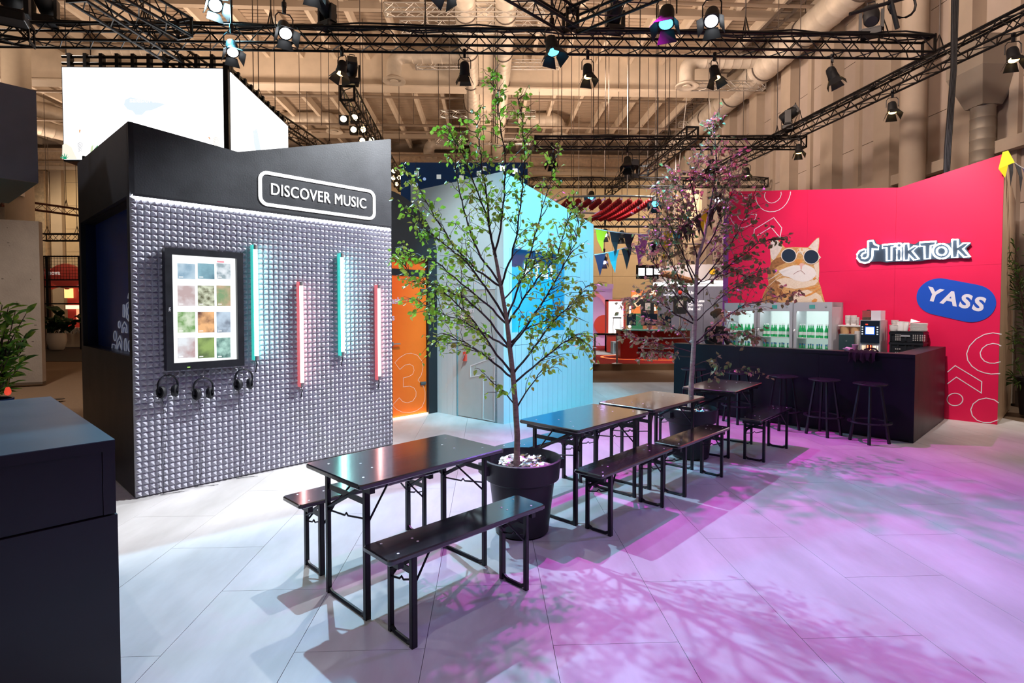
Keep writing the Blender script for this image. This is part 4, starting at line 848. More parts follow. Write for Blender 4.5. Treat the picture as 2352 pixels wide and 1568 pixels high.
MB().box(-hw + 0.02, -0.01, -0.46, -0.14, zt_, zh).obj('bean_hopper', M('smoked_hopper', (0.30, 0.22, 0.18), 0.1, trans=0.6, alpha=0.7), cm); MB().box(-hw + 0.03, -0.02, -0.45, -0.15, zt_ + 0.003, zt_ + 0.05).obj('beans', M('coffee_beans', (0.05, 0.02, 0.01), 0.6, bump=0.8, bscale=60), cm)
MB().box(0.0, hw - 0.01, -0.46, -0.14, zt_, zh).obj('powder_box', M('frosted_box', (0.72, 0.66, 0.72), 0.35), cm); MB().lathe([(0.03, zh), (0.03, zh + 0.015)], 12, Matrix.Translation((-hw / 2, -0.3, 0))).obj('hopper_knob', BLK, cm)
point('coffee_machine_lamp', rp((xa + xb) / 2, -0.06 - 0.40, ZB + 0.36 * zt_), 1.2, (1.0, 0.8, 0.5), 0.03)
# milk cooler box
xa, xb = bx_at(1926, -0.58), bx_at(1963, -0.58); zt2 = rw(1945, 767, -0.58)[1] - ZB
mc = thing('milk_cooler', 'small steel milk cooler with a dark door beside the coffee machine', 'cooler', rp((xa + xb) / 2, -0.08, ZB), R(RAg)); hw = (xb - xa) / 2
MB().rbox(-hw, hw, -0.46, 0, 0, zt2, 0.012).obj('case', STEEL, mc); MB().box(-hw + 0.008, hw - 0.008, -0.50, -0.462, 0.01, zt2 - 0.012).obj('door', M('teal_dark_door', (0.05, 0.09, 0.10), 0.25, metal=0.4), mc); MB().lathe([(0.012, -0.506), (0.012, -0.50)], 10, Matrix.Translation((0, 0, zt2 * 0.75)) @ Matrix.Rotation(R(90), 4, 'X') @ Matrix.Scale(-1, 4, (0, 0, 1))).obj('lock', STEEL, mc)
# cups
CUPW = M('white_paper_cup', (0.80, 0.77, 0.74), 0.6); KRAFT = M('kraft_paper', (0.55, 0.33, 0.16), 0.7, var=0.1); CUPS = M('cup_ridge', (0.62, 0.58, 0.55), 0.7)
def cup_stack(px, ztop_px, zb, off, r, mat, label, lean=0.0, cat='cups', name='cup_stack', ridge=True):
    x = bx_at(px, off); zt = rw(px, ztop_px, off)[1]
    t = thing(name, label, cat, rp(x, off, zb), R(RAg)); t.rotation_euler = (lean, 0, R(RAg)); h = zt - zb
    MB().lathe([(r * 0.8, 0), (r, h * 0.35 if h < 0.15 else h - 0.09), (r, h)], 18).obj('cup_body', mat, t, smooth=True)
    if ridge and h > 0.12:
        n = int((h - 0.02) / 0.016)
        rm_ = MB().lathe([(r, -0.003), (r + 0.005, 0), (r, 0.003)], 18, cap=False).mesh('cup_rim', CUPS)
        for k in range(n): link('cup_rim', rm_, t, (0, 0, h - 0.01 - k * 0.016))
    else: MB().lathe([(r, h - 0.006), (r + 0.006, h - 0.003), (r + 0.004, h)], 18, cap=False).obj('cup_rim', mat, t, smooth=True)
zk = ZB + zt2
cup_stack(1948, 724, zk + 0.16, -0.25, 0.05, CUPW, 'tall stack of white paper cups above the milk cooler'); cup_stack(1960, 724, zk + 0.16, -0.30, 0.052, CUPW, 'ridged stack of white cup lids above the milk cooler'); cup_stack(1967, 728, zk + 0.14, -0.22, 0.045, CUPW, 'narrow stack of white cups at the cooler edge')
bk = thing('kraft_tray', 'brown kraft tub row carrying the cup stacks on the cooler', 'tub', rp(bx_at(1955, -0.27), -0.27, zk), R(RAg)); MB().lathe([(0.07, 0), (0.09, 0.13), (0.085, 0.135)], 16, Matrix.Translation((-0.09, -0.05, 0))).obj('tub', KRAFT, bk, smooth=True); MB().lathe([(0.075, 0), (0.10, 0.13), (0.095, 0.135)], 16, Matrix.Translation((0.08, -0.03, 0))).obj('tub', KRAFT, bk, smooth=True); MB().box(-0.18, 0.19, -0.14, 0.09, 0.135, 0.16).obj('tray_board', CUPW, bk)
cup_stack(1969, 760, ZB, -0.40, 0.042, CUPW, 'tall thin stack of white lids between cooler and coffee machine')
# crates
xa, xb = bx_at(2041, -0.55), bx_at(2118, -0.55); hw = (xb - xa) / 2; xc = (xa + xb) / 2
zc1 = rw(2080, 786, -0.55)[1]; zc2 = rw(2080, 763, -0.55)[1]
def crate(z0, z1, label, top):
    t = thing('bottle_crate', label, 'crate', rp(xc, -0.05, z0), R(RAg)); h = z1 - z0
    mb = MB().box(-hw, hw, -0.42, -0.405, 0.01, h - 0.03).box(-hw, hw, -0.015, 0, 0.01, h).box(-hw, -hw + 0.015, -0.405, -0.015, 0.01, h).box(hw - 0.015, hw, -0.405, -0.015, 0.01, h).box(-hw, hw, -0.42, 0, 0.0, 0.012); mb.obj('shell', BLK, t)
    MB().box(-hw - 0.01, hw + 0.01, -0.435, -0.40, h - 0.045, h - 0.005).box(-hw - 0.01, -hw + 0.015, -0.40, 0.005, h - 0.04, h).box(hw - 0.015, hw + 0.01, -0.40, 0.005, h - 0.04, h).obj('rim', BLK, t)
    for k in range(5): MB().box(-hw + 0.01 + k * (2 * hw - 0.04) / 4, -hw + 0.03 + k * (2 * hw - 0.04) / 4, -0.435, -0.42, 0.02, h - 0.05).obj('rib', BLK, t)
    if top: 
        MB().box(-hw * 0.3, hw * 0.25, -0.437, -0.42, h * 0.55, h - 0.05).obj('label_slot', M('grey_label', (0.4, 0.4, 0.42), 0.4), t)
    for sx in (-0.6, 0.45, 0.85):
        for r_ in range(4):
            for c_ in range(3): MB().box(sx * hw + c_ * 0.03 - 0.008, sx * hw + c_ * 0.03 + 0.008, -0.4365, -0.42, h * (0.15 + 0.17 * r_), h * (0.15 + 0.17 * r_) + 0.018, Matrix.Translation((0, 0, 0))).obj('grille_hole', M('crate_mesh', (0.45, 0.43, 0.40), 0.5), t)
crate(ZB, zc1 - 0.003, 'black plastic bottle crate standing on the back counter', False); crate(zc1, zc2, 'black plastic crate with a slot label stacked on another crate', True)
MB_ = zc2
shf = MB().box(-hw, hw, -0.42, 0.0, 0, 0.012).obj('cover_board', BLK, None, rp(xc, -0.05, zc2 + 0.001), (0, 0, R(RAg))); tag(shf, 'thin black board covering the top crate', 'board'); zc2 += 0.014
cup_stack(2055, 735, zc2 + 0.10, -0.2, 0.055, CUPS, 'grey stack of small dishes behind the tilted cup sleeves'); cup_stack(2052, 746, zc2, -0.36, 0.06, CUPW, 'short stack of white bowls at the crate corner')
x_ = bx_at(2055, -0.2); MB().lathe([(0.05, 0), (0.056, 0.099)], 14).obj('dish_base', CUPW, None, rp(x_, -0.2, zc2), (0, 0, 0), True); tag(bpy.data.objects['dish_base'], 'white bowl under the grey stack of dishes', 'bowl')
cup_stack(2068, 738, zc2, -0.34, 0.055, CUPW, 'white sleeve of paper cups leaning on the crates', R(-8), ridge=False); cup_stack(2079, 739, zc2, -0.30, 0.05, CUPW, 'second white sleeve of paper cups beside the lid bag', R(-6), ridge=False)
pb = thing('plate_pile', 'big pile of white paper plates in torn wrapping on the crates', 'plates', rp(bx_at(2109, -0.28), -0.26, zc2), R(RAg)); hpp = rw(2109, 741, -0.28)[1] - zc2
pm_ = MB().lathe([(0.10, 0), (0.13, 0.012), (0.128, 0.016), (0.02, 0.008)], 20).mesh('plate', CUPW, True)
for k in range(int(hpp / 0.014)): link('plate', pm_, pb, (0.003 * math.sin(k), 0, k * 0.014))
MB().add([(-0.13, -0.05, hpp * 0.7), (-0.09, -0.1, hpp), (-0.11, 0.0, hpp * 1.45), (0.02, 0.05, hpp * 1.1), (-0.12, 0.08, hpp)], [(0, 1, 2), (1, 3, 2), (2, 3, 4), (0, 2, 4)]).obj('torn_wrapping', CUPW, pb)
# things on the bar top
rot_k = Matrix.Translation((KO[0], KO[1], 0)) @ Matrix.Rotation(R(KA), 4, 'Z')
def kx(px): return on_wall(KO, KA, px, 800, 0.1)[0]
x = kx(1963); t = thing('coffee_cup', 'brown and white paper coffee cup on the bar top', 'cup', rot_k @ Vector((x, 0.13, KZ)), R(KA))
MB().lathe([(0.032, 0), (0.042, 0.10), (0.039, 0.10), (0.03, 0.01)], 18).obj('cup_body', M('taupe_cup', (0.45, 0.34, 0.31), 0.6), t, smooth=True); MB().lathe([(0.043, 0.094), (0.047, 0.098), (0.043, 0.103)], 18, cap=False).obj('cup_rim', CUPW, t, smooth=True)
x = kx(1948); o = MB().ico((0, 0, 0.028), 0.05, 2, (1.5, 1, 0.55), 0.35, random.Random(3)).obj('napkin', CUPW, None, rot_k @ Vector((x, 0.16, KZ)), (0, 0, R(KA))); tag(o, 'crumpled white paper napkin on the bar top', 'napkin')
x = kx(1985); t = thing('black_cloth', 'black cloth bundle draped over the bar edge', 'cloth', rot_k @ Vector((x, -0.012, KZ)), R(KA))
rng = random.Random(5); gx = [(-0.17 + 0.025 * i) for i in range(15)]; prof = [(0.12, 0.012), (0.05, 0.03), (0.0, 0.022), (-0.02, -0.01), (-0.026, -0.06), (-0.028, -0.12), (-0.026, -0.17)]; vs = []; fs = []
for i, gxx in enumerate(gx):
    for j, (yy, zz) in enumerate(prof): vs.append((gxx + rng.uniform(-.008, .008), yy - 0.014 * (1 + math.sin(i * 1.9)) * (j > 2), zz * (1 - 0.35 * abs(math.sin(i * 0.8))) + (0.012 * math.sin(i * 2.3) + 0.01 if j < 2 else 0)))
for i in range(len(gx) - 1):
    for j in range(len(prof) - 1): a = i * len(prof) + j; fs.append((a, a + 1, a + 1 + len(prof), a + len(prof)))
MB().add(vs, fs).obj('cloth_fold', M('black_cloth', (0.006, 0.006, 0.008), 0.8), t, smooth=True); MB().tube([(0.0, 0.1, 0.03), (0.07, 0.12, 0.06), (0.14, 0.13, 0.05), (0.18, 0.1, 0.012)], 0.012, 8).obj('strap', MATS['black_cloth'], t, smooth=True)

# ================================================================== BAR STOOLS
SEAT = M('black_stool_seat', (0.02, 0.021, 0.026), 0.28, var=0.2, scale=10)
def make_stool():
    t = thing('bar_stool', '', 'stool'); H_ = 0.84
    MB().lathe([(0.05, H_ - 0.022), (0.20, H_ - 0.026), (0.215, H_ - 0.012), (0.21, H_ - 0.002), (0.17, H_ - 0.004), (0.02, H_ - 0.012)], 30).obj('seat', SEAT, t, smooth=True)
    lm_ = MB().tube([(0.125, 0, H_ - 0.024), (0.235, 0, 0.0)], [0.017, 0.022], 4).mesh('leg', BLK)
    for k in range(4): link('leg', lm_, t, rot=(0, 0, R(45 + 90 * k)))
    MB().lathe([(0.235, 0.285), (0.275, 0.285), (0.275, 0.302), (0.235, 0.302), (0.235, 0.285)], 36, cap=False).obj('foot_ring', SEAT, t, smooth=True)
    return t
st = make_stool(); first = True
for (x, y, a, lab) in ((5.12, 7.82, 12, 'first'), (4.73, 8.28, 28, 'second'), (4.33, 8.71, 5, 'third'), (3.82, 9.19, 20, 'fourth'), (3.25, 9.75, 10, 'fifth')):
    x -= 0.04; y -= 0.038
    lb = 'black bar stool with foot ring, %s from the open corner of the bar' % lab
    if first: st.location = (x, y, 0); st.rotation_euler = (0, 0, R(a)); st['label'] = lb; st['group'] = 'bar stools along the counter'; first = False
    else: copy_tree(st, (x, y, 0), R(a), lb, 'bar stools along the counter')

# ================================================================== BEER TABLES AND BENCHES
TOP = M('black_beer_table_lacquer', (0.014, 0.014, 0.018), 0.16, var=0.35, scale=7, stretch=(0.35, 2.5, 1), bump=0.025, bscale=14, coat=0.8, spec=0.8)
TOPR = M('worn_table_lacquer', (0.018, 0.015, 0.015), 0.22, var=0.5, scale=9, stretch=(0.3, 3.0, 1), bump=0.10, bscale=16, coat=0.6, spec=0.8)
LEGM = M('black_powder_coat', (0.014, 0.014, 0.019), 0.36); BOLT = M('bolt_head', (0.75, 0.74, 0.78), 0.35, metal=0.5)
def beer_item(kind, W, L, H_, top_mat, name, label, loc, ang, group):
    t = thing(name, label, 'table' if kind == 't' else 'bench', loc, R(ang), group)
    hl, hw = L / 2, W / 2; th_ = 0.032
    MB().rbox(-hl, hl, -hw, hw, H_ - th_, H_, 0.022).obj('tabletop' if kind == 't' else 'seat', top_mat, t)
    ap = hl - (0.10 if kind == 't' else 0.09)
    for sx in (-1, 1): MB().box(sx * ap - 0.018, sx * ap + 0.018, -hw + 0.03, hw - 0.03, H_ - th_ - 0.045, H_ - th_).obj('end_batten', LEGM, t)
    MB().box(-hl + 0.05, hl - 0.05, -0.02, 0.02, H_ - th_ - 0.03, H_ - th_).obj('centre_batten', LEGM, t) if kind == 't' else None
    lx = 0.49 * L / 1.19 if kind == 't' else 0.45; ly = 0.235 if kind == 't' else 0.115
    zt = H_ - th_ - 0.045 if False else H_ - th_
    for sx in (-1, 1):
        for sy in (-1, 1):
            w_ = 0.036 if sy * sx > 0 else 0.026
            MB().box(sx * lx - w_ / 2, sx * lx + w_ / 2, sy * ly - 0.014, sy * ly - 0.009, 0, zt).box(sx * lx - w_ / 2, sx * lx - w_ / 2 + 0.005, sy * ly - 0.014, sy * ly + 0.014, 0, zt).box(sx * lx + w_ / 2 - 0.005, sx * lx + w_ / 2, sy * ly - 0.014, sy * ly + 0.014, 0, zt).obj('leg', LEGM, t)
        z0 = 0.012
        MB().tube([(sx * lx, -ly, 0.035), (sx * lx, -ly + 0.05, z0), (sx * lx, ly - 0.05, z0), (sx * lx, ly, 0.035)], 0.014, 6).obj('foot_bar', LEGM, t)
        zb = H_ - (0.15 if kind == 't' else 0.12)
        MB().box(sx * lx - 0.004, sx * lx + 0.004, -ly, ly, zb - 0.018, zb + 0.018).obj('cross_bar', LEGM, t)
        a, b = Vector((sx * lx, -ly, zt - 0.01)), Vector((sx * lx, ly, zb - (0.14 if kind == 't' else 0.06)))
        mb = MB()
        for p, q in ((a, b),):
            d = (q - p); mb.tube([p, q], 0.014, 4)
        mb.obj('diagonal_brace', LEGM, t)
        zb2 = zb - (0.13 if kind == 't' else 0.07)
        MB().tube([(sx * lx, -ly, zb2 + 0.03), (sx * lx, -0.02, zb2 - 0.005), (sx * lx, 0.0, zb2 + 0.008), (sx * lx, 0.02, zb2 - 0.012), (sx * lx, ly, zb2 - 0.03)], 0.006, 6).obj('lock_rod', LEGM, t)
        for sy in (-1, 1): MB().tube([(sx * lx, sy * ly * 0.95, zb - (0.16 if kind == 't' else 0.10)), (sx * (lx - (0.26 if kind == 't' else 0.16)), sy * ly * 0.6, zt - 0.004)], 0.007, 6).obj('stay', LEGM, t)
    bmsh = MB().lathe([(0.0075, 0.0), (0.0075, 0.0015), (0.003, 0.0022)], 10).mesh('bolt', BOLT)
    for sx in (-1, 1):
        for bx_, by in ((ap / hl, -0.62), (ap / hl, 0.62), (0.58, -0.2), (0.58, 0.2)):
            link('bolt', bmsh, t, (sx * bx_ * hl, by * hw, H_))
    return t
TH, BHt = 0.865, 0.545; TL, TW_, BL_, BWd = 1.19, 0.685, 1.235, 0.285
beer_item('t', TW_, TL, TH, TOP, 'beer_table', 'black folding beer table with glossy top reflecting the LED tubes', (-0.712, 3.811, 0), 46.3, 'black folding tables')
beer_item('t', TW_, TL, TH, TOP, 'beer_table', 'black folding beer table with turquoise lit top between two planters', (0.718, 5.269, 0), 46.7, 'black folding tables')
beer_item('t', TW_, TL, TH, TOPR, 'beer_table', 'black folding beer table with worn brown grained top near the rear planter', (1.605, 6.224, 0), 46.3, 'black folding tables')
beer_item('t', TW_, TL * 0.96, TH, TOPR, 'beer_table', 'black folding beer table with scuffed top close to the bar stools', (2.861, 7.435, 0), 50.0, 'black folding tables')
for lab, x, y, a, m_ in (('black folding bench on the open floor side of the glossy table', -0.308, 3.411, 44.4, TOP), ('black folding bench between the glossy table and the foam wall', -1.12, 4.26, 46.0, TOP), ('black folding bench with stained seat beside the front planter', 1.039, 4.937, 47.2, TOPR),
                        ('black folding bench behind the turquoise lit table', 0.35, 5.70, 46.2, TOP), ('black folding bench in front of the rear planter', 1.96, 5.888, 46.5, TOPR), ('black folding bench behind the brown grained table', 1.185, 6.62, 46.5, TOPR),
                        ('black folding bench with purple lit seat next to the bar stools', 3.325, 7.15, 47.3, TOP), ('black folding bench between the scuffed table and the bar', 2.44, 7.83, 47.5, TOP)):
    beer_item('b', BWd, BL_, BHt, m_, 'beer_bench', lab, (x, y, 0), a, 'black folding benches')

# ================================================================== PLANTERS AND TREES
POT = M('black_plastic_pot', (0.018, 0.017, 0.022), 0.42, var=0.15, scale=6); SOIL = M('dark_soil', (0.02, 0.015, 0.01), 0.9, bump=0.8, bscale=60)
FOILS = M('crumpled_silver_foil', (0.92, 0.92, 0.94), 0.2, metal=1.0)
def planter(loc, label, seed):
    t = thing('planter', label, 'planter', loc)
    MB().lathe([(0.20, 0.0), (0.225, 0.015), (0.275, 0.44), (0.285, 0.445), (0.315, 0.465), (0.33, 0.615), (0.335, 0.63), (0.318, 0.635), (0.305, 0.60), (0.29, 0.50)], 40, cap=False).obj('pot', POT, t, smooth=True)
    MB().lathe([(0.001, 0.0), (0.21, 0.0)], 32).obj('pot_base', POT, t)
    for a in (20, 200):
        mm = Matrix.Rotation(R(a), 4, 'Z'); MB().box(0.31, 0.365, -0.07, 0.07, 0.52, 0.60, mm).obj('grip', POT, t)
    MB().lathe([(0.001, 0.51), (0.292, 0.50)], 30, cap=False).obj('soil', SOIL, t)
    rng = random.Random(seed)
    for k in range(16):
        a = rng.uniform(0, 2 * PI); r_ = 0.235 * math.sqrt(rng.uniform(0.12, 1)); 
        MB().ico((r_ * math.cos(a), r_ * math.sin(a), 0.545 + rng.uniform(0, 0.02)), rng.uniform(0.05, 0.075), 3, (1.2, 1.0, 0.75), 0.2, rng).obj('foil_clump', FOILS, t)
    return t
P1 = Vector((0.085, 4.64, 0)); P2 = Vector((2.29, 7.02, 0))
planter(P1, 'large black plastic planter filled with crumpled silver foil beside glossy table', 1); planter(P2, 'large black plastic planter with foil under the brown grained table end', 2)
BARK = M('birch_bark', (0.30, 0.21, 0.15), 0.7, var=0.35, scale=14, stretch=(1, 1, 3), bump=0.4, bscale=30); BARKP = M('pale_birch_bark', (0.48, 0.40, 0.32), 0.7, var=0.3, scale=14, stretch=(1, 1, 3), bump=0.4, bscale=30); TWIG = M('brown_twig', (0.045, 0.022, 0.018), 0.6)
def leaf_mat(name, c, tr):
    m = bpy.data.materials.new(name); m.use_nodes = True; nt = m.node_tree; b = nt.nodes['Principled BSDF']; b.inputs['Roughness'].default_value = 0.38
    oi = nt.nodes.new('ShaderNodeObjectInfo'); ge = nt.nodes.new('ShaderNodeNewGeometry'); n = nt.nodes.new('ShaderNodeTexNoise'); n.inputs['Scale'].default_value = 9.0; nt.links.new(ge.outputs['Position'], n.inputs['Vector'])
    r = nt.nodes.new('ShaderNodeValToRGB'); e = r.color_ramp.elements; e[0].position = 0.32; e[0].color = (*c[0], 1); e[1].position = 0.68; e[1].color = (*c[2], 1); k = e.new(0.5); k.color = (*c[1], 1)
    nt.links.new(n.outputs['Fac'], r.inputs['Fac']); nt.links.new(r.outputs['Color'], b.inputs['Base Color'])
    tl = nt.nodes.new('ShaderNodeBsdfTranslucent'); nt.links.new(r.outputs['Color'], tl.inputs['Color']); mx = nt.nodes.new('ShaderNodeMixShader'); mx.inputs[0].default_value = tr
    out = nt.nodes['Material Output']; nt.links.new(b.outputs[0], mx.inputs[1]); nt.links.new(tl.outputs[0], mx.inputs[2]); nt.links.new(mx.outputs[0], out.inputs['Surface'])
    return m
LEAF1 = leaf_mat('fresh_birch_leaf', [(0.20, 0.46, 0.03), (0.34, 0.58, 0.05), (0.50, 0.46, 0.08)], 0.35); LEAF2 = leaf_mat('dull_birch_leaf', [(0.13, 0.27, 0.07), (0.28, 0.25, 0.10), (0.42, 0.22, 0.12)], 0.35)
LV = [(0, 0, 0), (-0.26, 0.22, 0.05), (-0.36, 0.45, 0.10), (-0.20, 0.75, 0.03), (0, 1.0, -0.10), (0.20, 0.75, 0.03), (0.36, 0.45, 0.10), (0.26, 0.22, 0.05), (0, 0.45, 0.0)]
LF = [(0, 1, 8), (1, 2, 8), (2, 3, 8), (3, 4, 8), (4, 5, 8), (5, 6, 8), (6, 7, 8), (7, 0, 8)]
def tree(base, Y, trunk, branches, label, bark, lmat, seed, nleaf, lsize, wob, leafy_from=0.25):
    rng = random.Random(seed); t = thing('birch_tree', label, 'tree', base)
    def wp(px, py, dy=0.0): return at(px, py, Y + dy) - base
    tp = [Vector((0, 0, 0.45))] + [wp(x, y) for x, y, r_ in trunk]; rad = [trunk[0][2] * 1.1] + [r_ for x, y, r_ in trunk]
    MB().tube(tp, rad, 10).obj('trunk', bark, t, smooth=True)
    leaves = []
    def add_leaves(pts, dens, start):
        for i in range(len(pts) - 1):
            a, b = pts[i], pts[i + 1]; n = max(1, int((b - a).length * dens)); 
            for k in range(n):
                if (i + k / n) / (len(pts) - 1) < start: continue
                p = a.lerp(b, rng.random()); d = (b - a).normalized(); side = Vector((rng.uniform(-1, 1), rng.uniform(-1, 1), rng.uniform(-0.7, 0.5))).normalized()
                leaves.append((p + side * 0.012, (side + d * 0.4 + Vector((0, 0, -0.55))).normalized(), lsize * rng.uniform(0.65, 1.2)))
    for bi, br in enumerate(branches):
        dys = [0.0]; drift = rng.uniform(-1, 1) * wob
        for k in range(1, len(br)): dys.append(drift * k / (len(br) - 1) + rng.uniform(-0.03, 0.03))
        ctrl = [wp(x, y, dys[k]) for k, (x, y) in enumerate(br)]
        pts = []
        for k in range(len(ctrl) - 1):
            for s in range(4): pts.append(ctrl[k].lerp(ctrl[k + 1], s / 4) + Vector((rng.uniform(-1, 1), rng.uniform(-1, 1), rng.uniform(-1, 1))) * 0.006)
        pts.append(ctrl[-1]); n = len(pts); r0 = 0.0105 if n > 14 else 0.0075
        mb = MB().tube(pts, [r0 * (1 - 0.85 * i / (n - 1)) for i in range(n)], 6)
        for i in range(2, n):
            if i / n < 0.16: continue
            for _ in range(2 + (rng.random() < 0.3) if br[-1][1] < 830 else (rng.random() < 0.5)):
                d = (pts[min(i + 1, n - 1)] - pts[i - 1]).normalized(); side = Vector((rng.uniform(-1, 1), rng.uniform(-1, 1), rng.uniform(-0.3, 0.7))).normalized(); dr = (d * 0.85 + side * 0.8).normalized(); L = rng.uniform(0.14, 0.36) * (1.15 - 0.5 * i / n) * (1.0 + 0.3 * (Y > 6))
                tw = [pts[i]]; 
                for s in range(1, 5): tw.append(pts[i] + dr * (L * s / 4) + Vector((rng.uniform(-1, 1) * 0.012, rng.uniform(-1, 1) * 0.012, rng.uniform(-1, 1) * 0.012 - 0.012 * s * s * 0.35)))
                mb.tube(tw, [0.003, 0.0026, 0.0022, 0.0018, 0.0012], 4, False); add_leaves(tw, 24, 0.15)
        mb.obj('branch', TWIG, t); add_leaves(pts, 12, leafy_from)
    rng.shuffle(leaves); leaves = leaves[:nleaf]
    leaves.sort(key=lambda q: -q[2]); lme = MB().add(LV, LF).mesh('leaf', lmat); rest = MB(); cnt_ = 0
    for p, d, s in leaves:
        q = d.to_track_quat('Y', 'Z').to_matrix().to_4x4() @ Matrix.Rotation(rng.uniform(0, 2 * PI), 4, 'Y')
        mtx = Matrix.Translation(p) @ q @ Matrix.Scale(s, 4)
        if cnt_ < 300:
            o = link('leaf', lme, t); o.matrix_local = mtx; cnt_ += 1
        else: rest.add([mtx @ Vector(v) for v in LV], LF)
    rest.obj('leaves', lmat, t, kind='stuff'); return t
tree(P1, 4.66, [(1187, 1060, 0.028), (1188, 1000, 0.026), (1184, 930, 0.025), (1178, 860, 0.023), (1170, 790, 0.021), (1164, 735, 0.019), (1150, 655, 0.017), (1140, 600, 0.014), (1134, 575, 0.012)],
     [[(1140, 600), (1128, 540), (1120, 470), (1108, 390), (1100, 320), (1095, 260)], [(1136, 585), (1150, 530), (1158, 450), (1160, 360), (1150, 280), (1135, 210), (1130, 165)], [(1138, 590), (1120, 500), (1090, 420), (1060, 350), (1030, 300)],
      [(1150, 655), (1105, 590), (1075, 520), (1055, 440), (1045, 370), (1050, 300)], [(1152, 660), (1095, 620), (1045, 570), (1000, 500), (960, 430), (930, 400)], [(1163, 735), (1115, 660), (1070, 600), (1020, 560), (980, 530), (945, 490)],
      [(1165, 745), (1120, 700), (1060, 650), (1000, 600), (950, 590), (930, 570)], [(1172, 800), (1110, 720), (1060, 680), (1000, 660), (950, 640), (925, 605)], [(1178, 860), (1130, 800), (1090, 740), (1040, 690), (1010, 660), (985, 690)],
      [(1180, 870), (1120, 820), (1075, 790), (1030, 770), (1005, 775)], [(1186, 930), (1160, 900), (1135, 880), (1115, 860)], [(1150, 655), (1175, 590), (1190, 520), (1200, 430), (1205, 350), (1200, 280), (1190, 230)],
      [(1163, 735), (1195, 650), (1225, 560), (1245, 480), (1265, 420), (1270, 350)], [(1165, 745), (1200, 690), (1235, 640), (1280, 590), (1300, 520), (1315, 470)], [(1172, 800), (1215, 740), (1255, 680), (1290, 620), (1320, 560), (1330, 500)],
      [(1178, 860), (1225, 800), (1270, 740), (1310, 700), (1345, 660)], [(1180, 880), (1240, 830), (1290, 790), (1320, 770), (1335, 780)], [(1186, 935), (1215, 890), (1245, 850), (1265, 835)], [(1172, 790), (1200, 760), (1240, 740), (1290, 720), (1330, 690)], [(1155, 690), (1200, 640), (1235, 600), (1270, 570)], [(1170, 800), (1120, 770), (1060, 735), (1010, 720), (960, 690)]],
     'slender green leaved birch tree growing from the front foil planter', BARK, LEAF1, 11, 4300, 0.049, 0.42)
tree(P2, 7.03, [(1585, 935, 0.034), (1588, 880, 0.032), (1593, 800, 0.029), (1596, 740, 0.027), (1598, 660, 0.024), (1602, 595, 0.02), (1618, 545, 0.016), (1630, 480, 0.012)],
     [[(1630, 485), (1640, 420), (1645, 350), (1640, 290), (1638, 265)], [(1602, 600), (1590, 540), (1575, 480), (1560, 430), (1545, 395)], [(1598, 660), (1575, 600), (1550, 540), (1530, 490), (1515, 440)], [(1597, 700), (1560, 640), (1530, 580), (1505, 540), (1490, 500)],
      [(1596, 740), (1560, 690), (1525, 640), (1500, 600), (1480, 570)], [(1596, 745), (1550, 720), (1510, 690), (1475, 680), (1452, 690)], [(1593, 800), (1560, 760), (1520, 740), (1480, 730)], [(1592, 810), (1540, 795), (1490, 785), (1440, 772)], [(1590, 820), (1550, 815), (1510, 805), (1490, 815)],
      [(1602, 600), (1640, 540), (1665, 480), (1690, 420), (1700, 370)], [(1598, 660), (1640, 610), (1680, 560), (1710, 500), (1730, 460)], [(1598, 680), (1650, 630), (1700, 590), (1740, 560), (1770, 550)], [(1596, 740), (1650, 690), (1700, 650), (1740, 620)], [(1594, 790), (1650, 740), (1710, 700), (1760, 690), (1820, 670)],
      [(1593, 795), (1640, 770), (1690, 765), (1730, 770)], [(1590, 840), (1620, 830), (1645, 825), (1655, 850), (1640, 875)], [(1588, 870), (1640, 855), (1690, 848), (1730, 858)], [(1618, 545), (1600, 490), (1590, 430), (1600, 380), (1610, 345)], [(1625, 500), (1660, 440), (1680, 400), (1685, 350)], [(1600, 640), (1570, 590), (1560, 520), (1580, 460)], [(1600, 620), (1640, 570), (1660, 520), (1670, 460)], [(1620, 540), (1580, 500), (1550, 460), (1520, 430)], [(1612, 560), (1560, 560), (1520, 540), (1490, 545)], [(1625, 520), (1650, 470), (1640, 420), (1600, 400)], [(1598, 650), (1640, 640), (1690, 620), (1720, 640)], [(1597, 690), (1560, 660), (1530, 650), (1510, 665)]],
     'birch tree with dull reddish leaves in the rear foil planter before the bar', BARKP, LEAF2, 23, 5200, 0.066, 0.55)

